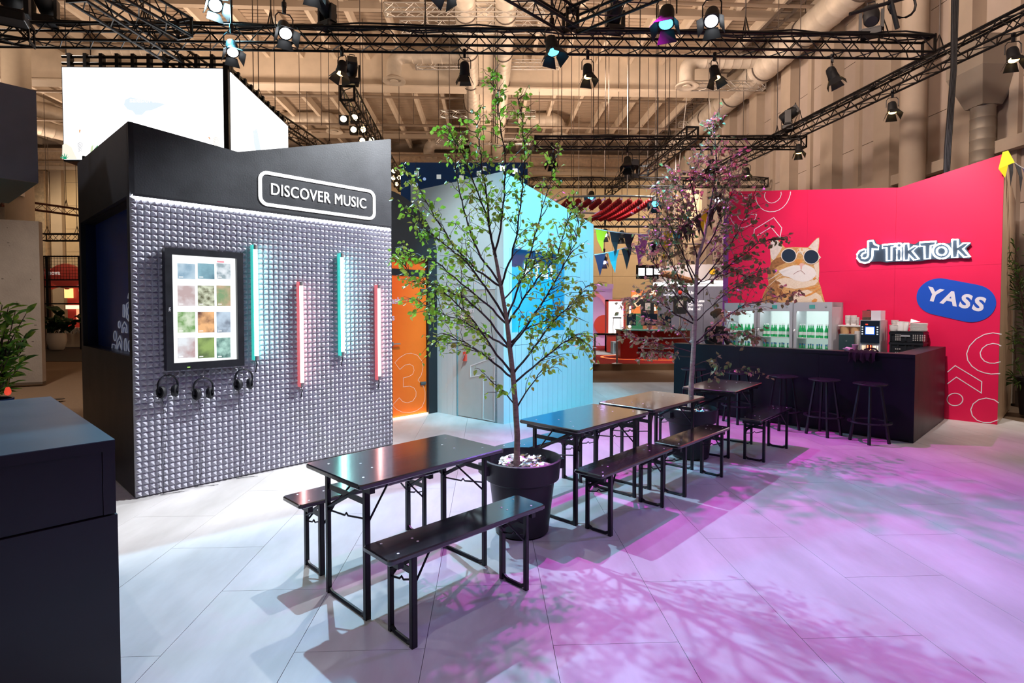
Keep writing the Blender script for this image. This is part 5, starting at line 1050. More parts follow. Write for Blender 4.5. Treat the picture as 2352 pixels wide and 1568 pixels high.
# ================================================================== TRUSSES
def truss(name, label, p0, p1, hangs, s=0.29, group=None, mat=TRUSS, r=0.024, hang_mat=None, cables=0):
    p0, p1 = Vector(p0), Vector(p1); d = p1 - p0; L = d.length; ang = math.atan2(d.y, d.x)
    t = thing(name, label, 'truss', p0, ang, group); h = s / 2
    ch = MB().tube([(0, 0, 0), (L, 0, 0)], r, 8).mesh('chord', mat, True)
    for y in (-h, h):
        for z in (-h, h): link('chord', ch, t, (0, y, z))
    n = max(2, round(L / 0.52)); n = min(n, 70); b = L / n; q = b / 2
    bv = MB().tube([(0, 0, -h), (q, 0, h)], 0.010, 5, False).mesh('brace', mat); bd = MB().tube([(q, 0, h), (b, 0, -h)], 0.010, 5, False).mesh('brace', mat)
    bh = MB().tube([(0, -h, 0), (q, h, 0)], 0.010, 5, False).mesh('brace', mat); bg_ = MB().tube([(q, h, 0), (b, -h, 0)], 0.010, 5, False).mesh('brace', mat)
    for i in range(n):
        link('brace', bv, t, (i * b, -h, 0)); link('brace', bd, t, (i * b, -h, 0)); link('brace', bh, t, (i * b, 0, -h)); link('brace', bg_, t, (i * b, 0, -h))
    rest = MB()
    for i in range(n): rest.tube([(i * b, h, -h), (i * b + q, h, h)], 0.010, 5, False).tube([(i * b + q, h, h), (i * b + b, h, -h)], 0.010, 5, False).tube([(i * b, -h, h), (i * b + q, h, h)], 0.010, 5, False)
    rest.obj('rear_braces', mat, t, kind='stuff')
    for x in (0.0, L): MB().box(x - 0.012, x + 0.012, -h - r, h + r, -h - r, -h + r).box(x - 0.012, x + 0.012, -h - r, h + r, h - r, h + r).box(x - 0.012, x + 0.012, -h - r, -h + r, -h, h).box(x - 0.012, x + 0.012, h - r, h + r, -h, h).obj('end_frame', mat, t)
    rc_ = random.Random(int(L * 100))
    for k in range(cables):
        y_ = rc_.uniform(-h, h); n2 = max(4, int(L / 0.5)); MB().tube([(L * i / n2, y_ + rc_.uniform(-.03, .03), h + 0.03 + rc_.uniform(-0.01, 0.05)) for i in range(n2 + 1)], 0.016, 5).obj('cable', BLK, t, smooth=True)
    for x in hangs:
        MB().tube([(x * L, 0, h), (x * L, 0, ZC - p0.z)], 0.011, 6).obj('hoist_chain', hang_mat or DKH, t)
        MB().tube([(x * L, -h, h), (x * L, 0, h + 0.35), (x * L, h, h)], 0.012, 6).obj('sling', mat, t)
    return t
TZ = 6.6
T1a, T1b = Vector((-9.2, 9.58, TZ)), Vector((7.5, 10.06, TZ))
truss('lighting_truss', 'long black lighting truss spanning above the whole stand', T1a, T1b, (0.04, 0.17, 0.3, 0.46, 0.62, 0.8, 0.95), cables=4)
truss('lighting_truss', 'black lighting truss running back along the right hall wall', (8.9, 5.0, TZ), (6.62, 21.0, TZ), (0.1, 0.35, 0.6, 0.9), cables=4)
truss('lighting_truss', 'black cross truss behind the tree tops ending near the wall truss', at(1228, 328, 15.6), at(1846, 331, 15.6), (0.1, 0.5, 0.9), cables=3)
truss('lighting_truss', 'black cross truss above the red bead canopy', at(1215, 420, 20.5), at(1760, 422, 20.5), (0.1, 0.5, 0.9), cables=2)
truss('lighting_truss', 'lower black truss under the red bead canopy', at(1290, 512, 22.0), at(1560, 514, 22.0), (0.1, 0.9))
truss('lighting_truss', 'black truss receding beside the LED screens toward the far wall', (-6.45, 8.3, TZ), (-5.5, 18.0, TZ), (0.15, 0.5, 0.9))
truss('lighting_truss', 'short black truss meeting the long truss above the LED screens', (-6.05, 7.6, TZ), (-5.5, 9.4, TZ), (0.5,))
truss('lighting_truss', 'black truss with warm flood lamps receding above the music cabin', at(798, 214, 11.9), at(925, 432, 21.0), (0.15, 0.5, 0.9))
truss('lighting_truss', 'left arm of the black truss corner above the front tree', (-1.2, 7.0, TZ + 0.05), (0.97, 9.25, TZ + 0.05), (0.4, 0.95))
truss('lighting_truss', 'right arm of the black truss corner above the front tree', (1.0, 9.25, TZ + 0.05), (3.4, 7.1, TZ + 0.05), (0.5,))
truss('lighting_truss', 'black truss end with bright edges beside the white column', (-12.2, 7.2, TZ - 0.15), at(72, 108, 9.3), (0.5,))
truss('lighting_truss', 'black truss crossing diagonally behind the cross trusses', at(1478, 392, 17.5), at(1590, 290, 13.8), (0.5,))
truss('lighting_truss', 'black truss sloping away above the bead canopy', at(1398, 440, 22.5), at(1445, 395, 19.6), (0.5,))
truss('lighting_truss', 'rear black truss close to the grey service wall', at(100, 545, 24), at(186, 541, 24), (0.1, 0.9))
truss('lighting_truss', 'reddish rear truss sloping behind the white column', at(0, 463, 22), at(186, 505, 24.5), (0.3, 0.8), mat=M('rust_truss', (0.10, 0.03, 0.02), 0.5))
for i, (a, b, Yt, lab) in enumerate((((884, 22), (1250, 34), 15.5, 'upper bare aluminium truss hung in front of the centre ducts'), ((920, 62), (1270, 60), 16.5, 'second bare aluminium truss hung in front of the centre ducts'), ((955, 148), (1280, 196), 20.0, 'sagging bare aluminium truss below the roof girder'), ((1010, 262), (1230, 265), 24.0, 'bare aluminium truss low behind the front tree'), ((1000, 325), (1220, 318), 28.0, 'bare aluminium truss in front of the foil band'), ((1590, 197), (1755, 202), 20.0, 'bare aluminium truss beside the big wall duct'), ((1560, 287), (1680, 290), 26.0, 'bare aluminium truss in front of the far end of the wall'))):
    truss('aluminium_truss', lab, at(*a, Yt), at(*b, Yt), (0.25, 0.75), 0.25, 'bare aluminium trusses', ALU, 0.02, BLK)

# ================================================================== LAMPS
BARN_IN = M('barn_door_inside', (0.55, 0.50, 0.42), 0.5)
def lens_mat(kind): return {'warm': E('lens_warm', (1.0, 0.62, 0.22), 7), 'cyan': E('lens_cyan', (0.10, 0.62, 1.0), 3.5), 'white': E('lens_white', (0.95, 0.97, 1.0), 8), 'off': M('lens_off', (0.05, 0.05, 0.06), 0.1), 'violet': E('lens_violet', (0.6, 0.45, 1.0), 14), 'star': E('lens_star', (0.55, 0.9, 1.0), 260)}[kind]
SPB = MB().lathe([(0.05, 0.17), (0.10, 0.13), (0.115, 0.06), (0.12, -0.10), (0.13, -0.10), (0.13, -0.17), (0.10, -0.17)], 20, cap=True).mesh('lamp_body', BLKM, True)
SPY = MB().tube([(-0.15, 0, 0.0), (-0.15, 0, 0.20), (-0.10, 0, 0.27), (0.10, 0, 0.27), (0.15, 0, 0.20), (0.15, 0, 0.0)], 0.012, 6).box(-0.03, 0.03, -0.03, 0.03, 0.27, 0.42).mesh('yoke', BLK)
SPC = MB().lathe([(0.03, 0.38), (0.045, 0.39), (0.045, 0.47), (0.03, 0.48)], 12).mesh('clamp', BLK, True)
BD = []
for k in range(4):
    m_ = Matrix.Rotation(R(90 * k), 4, 'Z'); w0, w1, L_ = 0.10, 0.15, 0.18
    BD.append(MB().add([m_ @ Vector(v) for v in [(-w0, 0.12, -0.165), (w0, 0.12, -0.165), (w1, 0.12 + 0.09, -0.165 - L_), (-w1, 0.12 + 0.09, -0.165 - L_), (-w0, 0.124, -0.165), (w0, 0.124, -0.165), (w1, 0.124 + 0.09, -0.165 - L_), (-w1, 0.124 + 0.09, -0.165 - L_)]], [(0, 1, 2, 3), (4, 7, 6, 5), (0, 4, 5, 1), (1, 5, 6, 2), (2, 6, 7, 3), (3, 7, 4, 0)]).mesh('barn_door', BLKM))
LENSM = {}
def lamp(label, loc, aim, kind='warm', s=1.0, group=None, doors=True, flip=False):
    """loc = point on the truss; the lamp hangs below it (or stands on it when flip)"""
    t = thing('spotlight', label, 'spotlight', loc, 0, group); sg = -1 if flip else 1; t.scale = (s, s, s)
    zc = -0.44 * sg
    a = (Vector(aim) - Vector(loc)); rz = math.atan2(a.y, a.x) - PI / 2
    o = link('yoke', SPY, t, (0, 0, zc), (PI if flip else 0, 0, rz)); link('clamp', SPC, t, (0, 0, zc), (PI if flip else 0, 0, 0))
    rot = a.to_track_quat('-Z', 'Y').to_euler()
    b = link('lamp_body', SPB, t, (0, 0, zc), rot)
    if kind not in LENSM: LENSM[kind] = MB().lathe([(0.001, -0.172), (0.105, -0.172), (0.105, -0.168), (0.001, -0.168)], 20).mesh('lens', lens_mat(kind))
    link('lens', LENSM[kind], b)
    if doors:
        for m_ in BD: link('barn_door', m_, b)
    return t
def t1(px, dz=-0.16):     # a point on the long truss at a pixel column
    d = ray(px, 100); k = (T1b - T1a); n = Vector((-k.y, k.x, 0)); tt = (T1a - Vector((0, 0, CH))).dot(n) / d.dot(n); p = d * tt; return Vector((p.x, p.y, TZ + dz))
for px, ax, wh in ((785, -1, 'above the music cabin'), (1067, 0.6, 'over the front tree'), (1350, 2.2, 'beside the cyan spotlight'), (1642, 4.0, 'over the rear tree'), (1912, 6.2, 'above the cat picture')):
    p = t1(px, -0.17); lamp('black warm spotlight with barn doors hanging under the long truss ' + wh, p, p + Vector((0.15 * ax - 0.2, -0.55, -2.6)) if px != 1067 else p + Vector((0, 0.3, -2)), 'warm', 0.72, 'warm spotlights under the long truss')
def t2(y): k = (y - 5.0) / 16.0; return Vector((8.9 - 2.28 * k, y, TZ - 0.17))
for y in (9.25, 11.65, 14.6, 17.0): 
    p = t2(y); lamp('black warm spotlight with open barn doors under the wall truss', p, p + Vector((-0.3, -0.8, -2.2)), 'warm', 0.72, 'warm spotlights under the wall truss')
def stage_lamp(key, label, kind, s=1.0):
    """fixture whose lens sits where the stage light of that name shines from"""
    ps, tg = Vector(STAGE[key][0]), Vector(STAGE[key][1]); d = (tg - ps).normalized(); c = ps - d * (0.20 * s); tt_ = lamp(label, c + Vector((0, 0, 0.44 * s)), c + Vector((0, 0, 0.44 * s)) + d, kind, s, None); MB().tube([(0, 0, -0.05), (0, 0, 0.9)], 0.024, 8).obj('hanging_pipe', BLK, tt_, smooth=True)
stage_lamp('cyan_star_beam', 'large black spotlight with blinding cyan white beam above the LED screens', 'star', 0.95)
stage_lamp('ice_corner_beam', 'black spotlight with white barn doors beside the LED screen corner', 'white', 0.8)
stage_lamp('ice_truss_beam', 'heavy black spotlight with white beam left of the cabin truss', 'white', 0.9)
stage_lamp('cyan_corner_beam', 'black spotlight with cyan beam hung from the truss corner', 'cyan', 0.9)
stage_lamp('cyan_front_beam', 'large black spotlight with cyan beam hung in front of the roof', 'cyan', 0.95)
stage_lamp('ice_key_beam', 'black spotlight with white barn doors cut by the top edge above the centre', 'white', 0.85)
stage_lamp('ice_foam_beam', 'black spotlight with white barn doors above the aluminium trusses', 'white', 0.85)
lamp('black spotlight with half lit barn doors right of the cyan one', at(1636, -25, 8.0), at(1600, 260, 6.5), 'white', 0.85, None)
for px, py, k, lab in ((1268, 330, 'off', 'dark spotlight under the cross truss behind the front tree'), (1441, 338, 'off', 'blue tinted spotlight under the middle of the cross truss'), (1635, 344, 'off', 'dark spotlight under the cross truss behind the rear tree')):
    p = at(px, py, 15.6); lamp(lab, p, p + Vector((-0.3, -1.2, -2.4)), k, 0.9, None)
for px, py, Yl, k, lab in ((1358, 432, 20.5, 'cyan', 'spotlight with turquoise lens beside the red bead canopy'), (1505, 440, 17.0, 'cyan', 'bright cyan spotlight at the right end of the bead canopy'), (1650, 432, 17, 'white', 'white spotlight behind the crown of the rear tree'), (1390, 520, 22, 'white', 'small white spotlight above the bunting'), (1388, 585, 24, 'violet', 'violet glowing spotlight between the bunting strings'), (1428, 524, 22.0, 'off', 'dark spotlight behind the black pennants'), (1510, 520, 22, 'off', 'dark spotlight beside the lower truss')):
    p = at(px, py - 12, Yl); tt_ = lamp(lab, p, p + Vector((-0.5, -1.6, -1.6)), k, 1.0, None); MB().tube([(0, 0, 0), (0, 0, ZC - p.z)], 0.012, 6).obj('drop_rod', DKH, tt_)
p = at(1780, 305, 15.6); lamp('black moving lamp on the end of the cross truss', Vector((7.7, 15.6, TZ + 0.17)), Vector((4, 8, 4)), 'off', 0.9, None, False, True)
# moving heads standing on the trusses
MHB = MB().rbox(-0.17, 0.17, -0.13, 0.13, 0, 0.11, 0.02).mesh('lamp_base', BLK); MHY = MB().box(-0.20, -0.15, -0.07, 0.07, 0.11, 0.45).box(0.15, 0.20, -0.07, 0.07, 0.11, 0.45).box(-0.2, 0.2, -0.08, 0.08, 0.11, 0.15).mesh('yoke', BLK)
MHH = MB().lathe([(0.06, 0.24), (0.12, 0.20), (0.14, 0.05), (0.13, -0.16), (0.10, -0.2)], 18).mesh('lamp_head', BLKM, True)
MHF = MB().tube([(-0.06, 0.1, 0.22), (-0.06, 0.14, 0.26), (0.06, 0.14, 0.26), (0.06, 0.1, 0.22)], 0.01, 6).box(-0.11, 0.11, -0.10, 0.10, 0.17, 0.25).mesh('rear_housing', BLK)
def moving_head(label, loc, rz, tilt, s=1.0):
    t = thing('moving_head_lamp', label, 'stage light', loc, rz, 'moving head lamps on the trusses'); t.scale = (s, s, s)
    link('lamp_base', MHB, t); link('yoke', MHY, t); h = link('lamp_head', MHH, t, (0, 0, 0.38), (tilt, 0, 0)); link('rear_housing', MHF, h); link('lens', MB().lathe([(0.001, -0.203), (0.10, -0.203), (0.10, -0.199), (0.001, -0.199)], 16).mesh('lens', lens_mat('off')), h)
for px, dz, rz, ti, s, lab in ((105, 0.17, 20, 60, 0.95, 'moving head lamp on the long truss near the white column'), (752, 0.17, -30, 50, 0.85, 'moving head lamp on the long truss above the blinder lamps'), (1412, 0.17, 10, 30, 0.85, 'moving head lamp on the long truss right of the truss corner'), (2000, 0.17, 150, 40, 0.95, 'moving head lamp on the long truss near its right end')):
    moving_head(lab, t1(px, dz), R(rz), R(ti), s)
moving_head('big moving head lamp at the far left truss end', at(22, 50, 8.8), R(30), R(70), 1.25)
moving_head('moving head lamp on the receding blinder truss', at(808, 205, 11.9) + Vector((0, 0, 0.1)), R(20), R(60), 0.9)
moving_head('moving head lamp on the wall truss above the red wall', Vector((7.55, 15.2, TZ + 0.17)), R(60), R(60), 1.1)
moving_head('moving head lamp on the cross truss above the bead canopy', at(1452, 412, 20.3) + Vector((0, 0, 0.02)), R(10), R(75), 1.2)
# blinder floods on the receding truss
BLm = MB().rbox(-0.11, 0.11, -0.09, 0.09, 0, 0.2, 0.03).mesh('housing', BLK)
blens = MB().ico((0, -0.085, 0.10), 0.078, 2, (1, 0.35, 1)).mesh('bulb', E('blinder_bulb', (1.0, 0.66, 0.30), 26), True)
for px, py, Yb in ((790, 276, 13.3), (815, 273, 13.3), (813, 300, 14.6), (834, 300, 14.6), (833, 325, 16.0), (854, 323, 16.0), (905, 394, 19.2), (903, 411, 20.0), (917, 409, 20.0), (911, 424, 21.0)):
    p = at(px, py, Yb) - Vector((0, 0, 0.1)); t = thing('blinder_lamp', 'round warm blinder lamp glowing under the receding truss', 'lamp', p, R(10), 'warm blinder lamps')
    link('housing', BLm, t); link('bulb', blens, t)
    ua = at(798, 214, 11.9); ub = at(925, 432, 21.0); kk = (Yb - 11.9) / 9.1; up_ = ua.lerp(ub, kk) - p; m3 = Matrix.Rotation(-R(10), 3, 'Z'); MB().tube([(0, 0, 0.18), m3 @ Vector((up_.x, up_.y, 0.26)), m3 @ Vector((up_.x, up_.y, up_.z - 0.14))], 0.012, 6).obj('drop_bar', BLK, t)
# loose dark rigging arms and the cable drop
t = thing('rigging_arm', 'black rigging arm with coiled cables near the top of the right wall', 'rigging', at(2045, 25, 9.0)); MB().tube([(-0.65, 0, -0.05), (0.5, 0, 0.28)], 0.03, 8).tube([(-0.05, 0, 0.35), (0.12, 0, -0.28)], 0.035, 8).obj('arm', BLK, t, smooth=True); MB().tube([(0.2 + 0.22 * math.cos(R(a)), 0.02, 0.1 + 0.2 * math.sin(R(a))) for a in range(0, 700, 24)], 0.018, 6).obj('cable_coil', BLK, t, smooth=True); MB().tube([(0.0, 0, 0.3), (0, 0, ZC - t.location.z)], 0.015, 6).obj('hanger', BLK, t)
c0 = at(2186, 60, 9.6); t = thing('cable_drop', 'thick bundle of black cables hanging from the wall truss behind the red wall', 'cables', (c0.x + 0.02, 9.6, 3.2))
for k in range(4): MB().tube([(-0.10 + 0.03 * k, 0.02 * k, 0.0), (-0.06 + 0.025 * k, 0.02, 1.5), (0.0 + 0.02 * k, 0, 2.8), (0.03 * k - 0.02, 0, 4.2), (0.05 * k, 0, ZC - 3.2)], 0.022, 6).obj('cable', BLK, t, smooth=True)
rng = random.Random(9)
for i in range(26):      # thin suspension wires under the roof
    px = rng.uniform(600, 1480); Yw = rng.uniform(16, 28); a = at(px, rng.uniform(270, 430), Yw)
    o = MB().tube([(0, 0, 0), (0, 0, ZC - a.z)], 0.012, 5).obj('suspension_wire', DKH, None, a); tag(o, 'thin dark suspension wire hanging straight down from the roof deck', 'wire', 'suspension wires under the roof')
for i, px in enumerate((680, 1260, 1035, 1590)):
    a = at(px, 192 if i % 2 == 0 else 212, 22.6); t = thing('roof_lamp', 'round white pendant lamp hanging below the rear roof bay', 'lamp', a, 0, 'white pendant lamps under the roof'); MB().lathe([(0.02, 0.16), (0.08, 0.14), (0.26, 0.02), (0.26, 0.0), (0.02, 0.0)], 20).obj('shade', WHT, t, smooth=True); MB().tube([(0, 0, 0.15), (0, 0, ZC - a.z)], 0.012, 5).obj('stem', DKH, t)

# ================================================================== LEFT DESK, FASCIA, CONCRETE WALL
DO = (-1.93, 2.66); DA = 47.0
dk = thing('reception_desk', 'dark purple black reception desk with satin top in the near corner', 'desk', (DO[0], DO[1], 0), R(DA)); DKM = M('dark_desk_board', (0.011, 0.006, 0.013), 0.36, var=0.25, scale=2.5, coat=0.1)
DKT = M('satin_desk_top', (0.045, 0.06, 0.08), 0.30, var=0.08, scale=3); DX, DY = 1.6, 1.95; zg = 0.885
MB().box(-DX, 0, 0, DY, KZ - 0.004, KZ).obj('desk_top', DKT, dk); MB().box(-DX, 0, 0.0, DY, KZ - 0.052, KZ - 0.004).obj('top_board', DKM, dk)
MB().box(-DX, -0.052, 0.012, 0.04, zg + 0.004, KZ - 0.052).obj('upper_panel', DKM, dk); MB().box(-0.05, 0, 0.006, DY, zg + 0.004, KZ - 0.052).obj('upper_side', DKM, dk)
MB().box(-DX, 0.004, 0.0, 0.04, 0.0, zg - 0.003).obj('lower_panel', DKM, dk); MB().box(-0.04, 0.004, 0.04, DY, 0.0, zg - 0.003).obj('lower_side', DKM, dk); MB().box(-DX, -0.05, 0.04, DY, 0.3, zg).obj('inner_carcass', BLKM, dk)
o = MB().lathe([(0.10, 0), (0.12, 0.004), (0.12, 0.012), (0.02, 0.014)], 20).obj('cable_cover', BLK, None, P(133, 917, 0.0)); tag(o, 'small dark round cable cover lying behind the reception desk', 'cover')
a = at(83, 208, 6.0); t = thing('hanging_fascia', 'grey fascia box hanging above the concrete wall at the picture edge', 'fascia', (a.x, 6.0, 3.2), R(50))
GF = M('grey_fascia', (0.20, 0.20, 0.23), 0.5, var=0.05); zt_ = a.z - 3.2
MB().box(-2.2, 0, 0, 0.03, 0.05, zt_).obj('front_panel', GF, t); MB().box(-2.2, 0, 0.03, 1.8, 0.05, 0.08).obj('soffit', M('teal_soffit', (0.02, 0.10, 0.11), 0.5), t); MB().box(-0.03, 0, 0.03, 1.8, 0.08, zt_).box(-2.2, -0.03, 1.77, 1.8, 0.08, zt_).obj('side_panel', GF, t)
for x in (-0.3, -1.9): MB().tube([(x, 0.9, zt_ - 0.05), (x, 0.9, ZC - 3.2)], 0.012, 6).obj('hanger_wire', DKH, t)
CON = M('grey_concrete', (0.36, 0.32, 0.29), 0.75, var=0.14, scale=1.6, bump=0.25, bscale=26)
b0 = P(98, 882); t = thing('concrete_wall', 'grey concrete look partition wall with fine pits beyond the desk', 'partition', (b0.x, b0.y, 0), R(24)); zt_ = at(95, 508, b0.y).z
MB().box(-4.5, 0, 0, 0.25, 0.03, zt_).obj('wall_panel', CON, t); MB().box(-4.5, 0.0, -0.01, 0.25, 0, 0.06).obj('skirting', M('dark_skirting', (0.12, 0.09, 0.07), 0.7), t)
rng = random.Random(4)
for k in range(40): 
    x_, z_ = -rng.uniform(0.1, 2.2), rng.uniform(0.5, zt_ - 0.2); MB().box(x_, x_ + rng.uniform(.015, .05), -0.002, 0.001, z_, z_ + rng.uniform(.01, .03)).obj('pit_mark', M('pit_dark', (0.16, 0.14, 0.13), 0.9), t)
# plants
LEAFG = leaf_mat('bright_shrub_leaf', [(0.06, 0.20, 0.04), (0.20, 0.42, 0.05), (0.55, 0.75, 0.08)], 0.35); LEAFD = leaf_mat('dark_glossy_leaf', [(0.008, 0.03, 0.012), (0.015, 0.06, 0.02), (0.03, 0.12, 0.03)], 0.1); LEAFB = leaf_mat('bamboo_leaf', [(0.02, 0.05, 0.012), (0.05, 0.11, 0.02), (0.12, 0.20, 0.04)], 0.25)
def shrub(t, stems, lmat, lsize, seed, per, wide=0.55, droop=0.2):
    rng = random.Random(seed); V_ = [(x * wide / 0.72, y, z) for x, y, z in LV]; lme = MB().add(V_, LF).mesh('leaf', lmat); n = 0
    for a, b in stems:
        a, b = Vector(a), Vector(b); mid = a.lerp(b, 0.5) + Vector((0, 0, (b - a).length * 0.06)); pts = [a, mid, b]; MB().tube(pts, [0.008, 0.006, 0.003], 5).obj('stem', MATS['brown_twig'], t)
        for k in range(per):
            u = 0.25 + 0.75 * (k + 1) / per; p = a.lerp(mid, u * 2) if u < 0.5 else mid.lerp(b, u * 2 - 1); d = (b - a).normalized(); s = Vector((rng.uniform(-1, 1), rng.uniform(-1, 1), rng.uniform(-0.4, 0.6))).normalized(); dd = (d * 0.6 + s + Vector((0, 0, -droop))).normalized()
            if n >= 290: return
            o = link('leaf', lme, t); o.matrix_local = Matrix.Translation(p) @ dd.to_track_quat('Y', 'Z').to_matrix().to_4x4() @ Matrix.Rotation(rng.uniform(-0.8, 0.8), 4, 'Y') @ Matrix.Scale(lsize * rng.uniform(0.7, 1.2), 4); n += 1
SY = 5.4; b0 = at(2, 905, SY); t = thing('potted_shrub', 'bright green leafy shrub in a blue pot behind the reception desk', 'plant', (b0.x - 0.12, SY, 0))
MB().lathe([(0.13, 0.0), (0.15, 0.02), (0.19, 1.0), (0.17, 1.0), (0.16, 0.9)], 22, cap=False).obj('tall_pot', M('blue_pot', (0.01, 0.06, 0.25), 0.4), t, smooth=True); MB().lathe([(0.001, 0.93), (0.165, 0.92)], 20, cap=False).obj('soil', SOIL, t)
rng = random.Random(12); stems = []
for px, py in ((20, 700), (60, 720), (45, 745), (62, 765), (30, 790), (55, 800), (20, 820), (40, 850), (10, 760), (-20, 720), (-30, 780), (5, 700), (50, 830), (28, 880), (15, 735), (35, 715), (-10, 810)):
    p = at(px, py, SY + rng.uniform(-0.2, 0.2)); stems.append(((rng.uniform(-.06, .06), rng.uniform(-.06, .06), 0.95), p - t.location))
shrub(t, stems, LEAFG, 0.14, 2, 13, 0.36)
ln = thing('red_ornament', 'small red glass ornament hanging in the shrub by the desk', 'ornament', at(18, 903, SY - 0.15)); MB().lathe([(0.005, -0.02), (0.022, -0.01), (0.028, 0.015), (0.018, 0.05), (0.012, 0.06)], 14).obj('glass', M('red_glass', (0.7, 0.03, 0.02), 0.1, emit=(1.0, 0.1, 0.05), es=0.6), ln, smooth=True); MB().tube([(0, 0, 0.06), (0.005, 0, 0.09), (0, 0.02, 0.15)], 0.006, 6).obj('hook', M('brass', (0.6, 0.4, 0.15), 0.3, metal=1.0), ln)
# potted plant in a white vase, further back
VB = P(131, 803); t = thing('potted_plant', 'dark broad leaved plant in a large white vase planter', 'plant', VB); k_ = 0.62
MB().lathe([(0.24, 0), (0.30, 0.06), (0.385, 0.45), (0.375, 0.70), (0.33, 0.80), (0.30, 0.80), (0.32, 0.7)], 26, cap=False).obj('vase', M('white_ceramic', (0.68, 0.65, 0.62), 0.3), t, smooth=True); MB().lathe([(0.001, 0.72), (0.33, 0.71)], 20, cap=False).obj('soil', SOIL, t)
rng = random.Random(6); stems = [((rng.uniform(-.1, .1), rng.uniform(-.1, .1), 0.7), (rng.uniform(-.75, .75), rng.uniform(-.5, .5), rng.uniform(1.15, 2.05))) for _ in range(16)]
shrub(t, stems, LEAFD, 0.52, 5, 5, 0.55, 0.5)
# red stand far left
fs_ = thing('red_stand', 'red exhibition stand with letters COS behind a black mesh frame', 'stand', at(112, 800, 28) * 1.0); fs_.location.z = -0.05
W_ = 2.4
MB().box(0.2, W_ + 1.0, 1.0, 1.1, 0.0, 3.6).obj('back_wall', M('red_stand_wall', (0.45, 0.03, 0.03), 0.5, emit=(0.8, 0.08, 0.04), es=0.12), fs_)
MB().box(0.2, 1.7, 0.2, 0.9, 0.0, 1.0).obj('counter', M('cream_stand', (0.7, 0.6, 0.5), 0.5), fs_)
for px, py, sx, sz, c_ in ((135, 705, 0.35, 0.10, (1.0, 0.75, 0.45)), (125, 672, 0.2, 0.25, (1.0, 0.6, 0.2)), (166, 665, 0.35, 0.06, (1.0, 0.7, 0.4)), (150, 722, 0.12, 0.3, (0.9, 0.3, 0.15))):
    q = at(px, py, 28) - fs_.location; MB().box(q.x - sx, q.x + sx, 0.86, 0.96, q.z - sz, q.z + sz).obj('lit_shelf', E('lit_shelf_%d' % px, c_, 1.6), fs_)
q = at(163, 675, 28) - fs_.location; put_text('stand_letters', text_mesh('COS', 0.42, 0.02, 0.012), E('letters_cream', (1.0, 0.85, 0.65), 1.3), fs_, q.x + 0.12, 0.9, q.z)
q = at(158, 760, 28) - fs_.location; put_text('floor_letters', text_mesh('LD PAD', 0.42, 0.03, 0.014), M('grey_letter', (0.6, 0.6, 0.6), 0.5), fs_, q.x + 0.1, 0.1, q.z)
for px, py, r_, lab in ((153, 634, 0.66, 'large red balloon with white lettering above the red stand'), (117, 640, 0.55, 'red balloon partly hidden behind the larger one')):
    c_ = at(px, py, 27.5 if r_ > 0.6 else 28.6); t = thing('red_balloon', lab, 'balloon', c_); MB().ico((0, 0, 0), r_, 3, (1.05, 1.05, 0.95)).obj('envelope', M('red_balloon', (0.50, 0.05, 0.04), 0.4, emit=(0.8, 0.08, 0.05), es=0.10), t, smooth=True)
    MB().lathe([(0.05, -r_), (0.12, -r_ * 0.96), (0.08, -r_ * 0.93)], 12).obj('neck', M('red_balloon', (0.5, 0.05, 0.04)), t); MB().tube([(0, 0, r_ * 0.9), (0, 0, ZC - c_.z)], 0.012, 5).obj('tether', DKH, t)
    if r_ > 0.6: put_text('balloon_letters', text_mesh('snova', 0.30, 0.01, 0.004), M('balloon_white', (0.9, 0.8, 0.7), 0.4, emit=(1, 0.9, 0.8), es=0.4), t, -0.1, -r_ * 1.06, 0.12)
fr = thing('mesh_frame', 'black steel frame with wire mesh in front of the red stand', 'frame', at(95, 800, 26.6)); fr.location.z = -0.05
for px in (96, 109, 185): q = at(px, 700, 26.6) - fr.location; MB().box(q.x - 0.07, q.x + 0.07, 0, 0.14, 0, at(px, 586, 26.6).z).obj('post', BLK, fr)
q0 = at(95, 586, 26.6) - fr.location; q1 = at(190, 586, 26.6) - fr.location
for py in (586, 640, 656, 695): z_ = at(95, py, 26.6).z; MB().box(q0.x, q1.x, 0.02, 0.10, z_ - 0.03, z_ + 0.03).obj('rail', BLK, fr)
mb = MB()
for i in range(14): x_ = q0.x + (q1.x - q0.x) * i / 14; mb.box(x_ - 0.006, x_ + 0.006, 0.05, 0.06, at(95, 640, 26.6).z, q0.z)
for i in range(8): z_ = at(95, 640, 26.6).z + (q0.z - at(95, 640, 26.6).z) * i / 8; mb.box(q0.x, q1.x, 0.05, 0.06, z_ - 0.006, z_ + 0.006)
mb.obj('wire_mesh', BLK, fr, kind='stuff')
o = MB().box(-4.5, 4.5, -3.2, 6, -0.05, -0.03).obj('carpet', M('charcoal_carpet', (0.03, 0.033, 0.036), 0.9, var=0.2, scale=12), None, (at(140, 820, 24).x, 23.6, 0)); tag(o, 'charcoal carpet field in front of the red balloon stand', 'carpet')

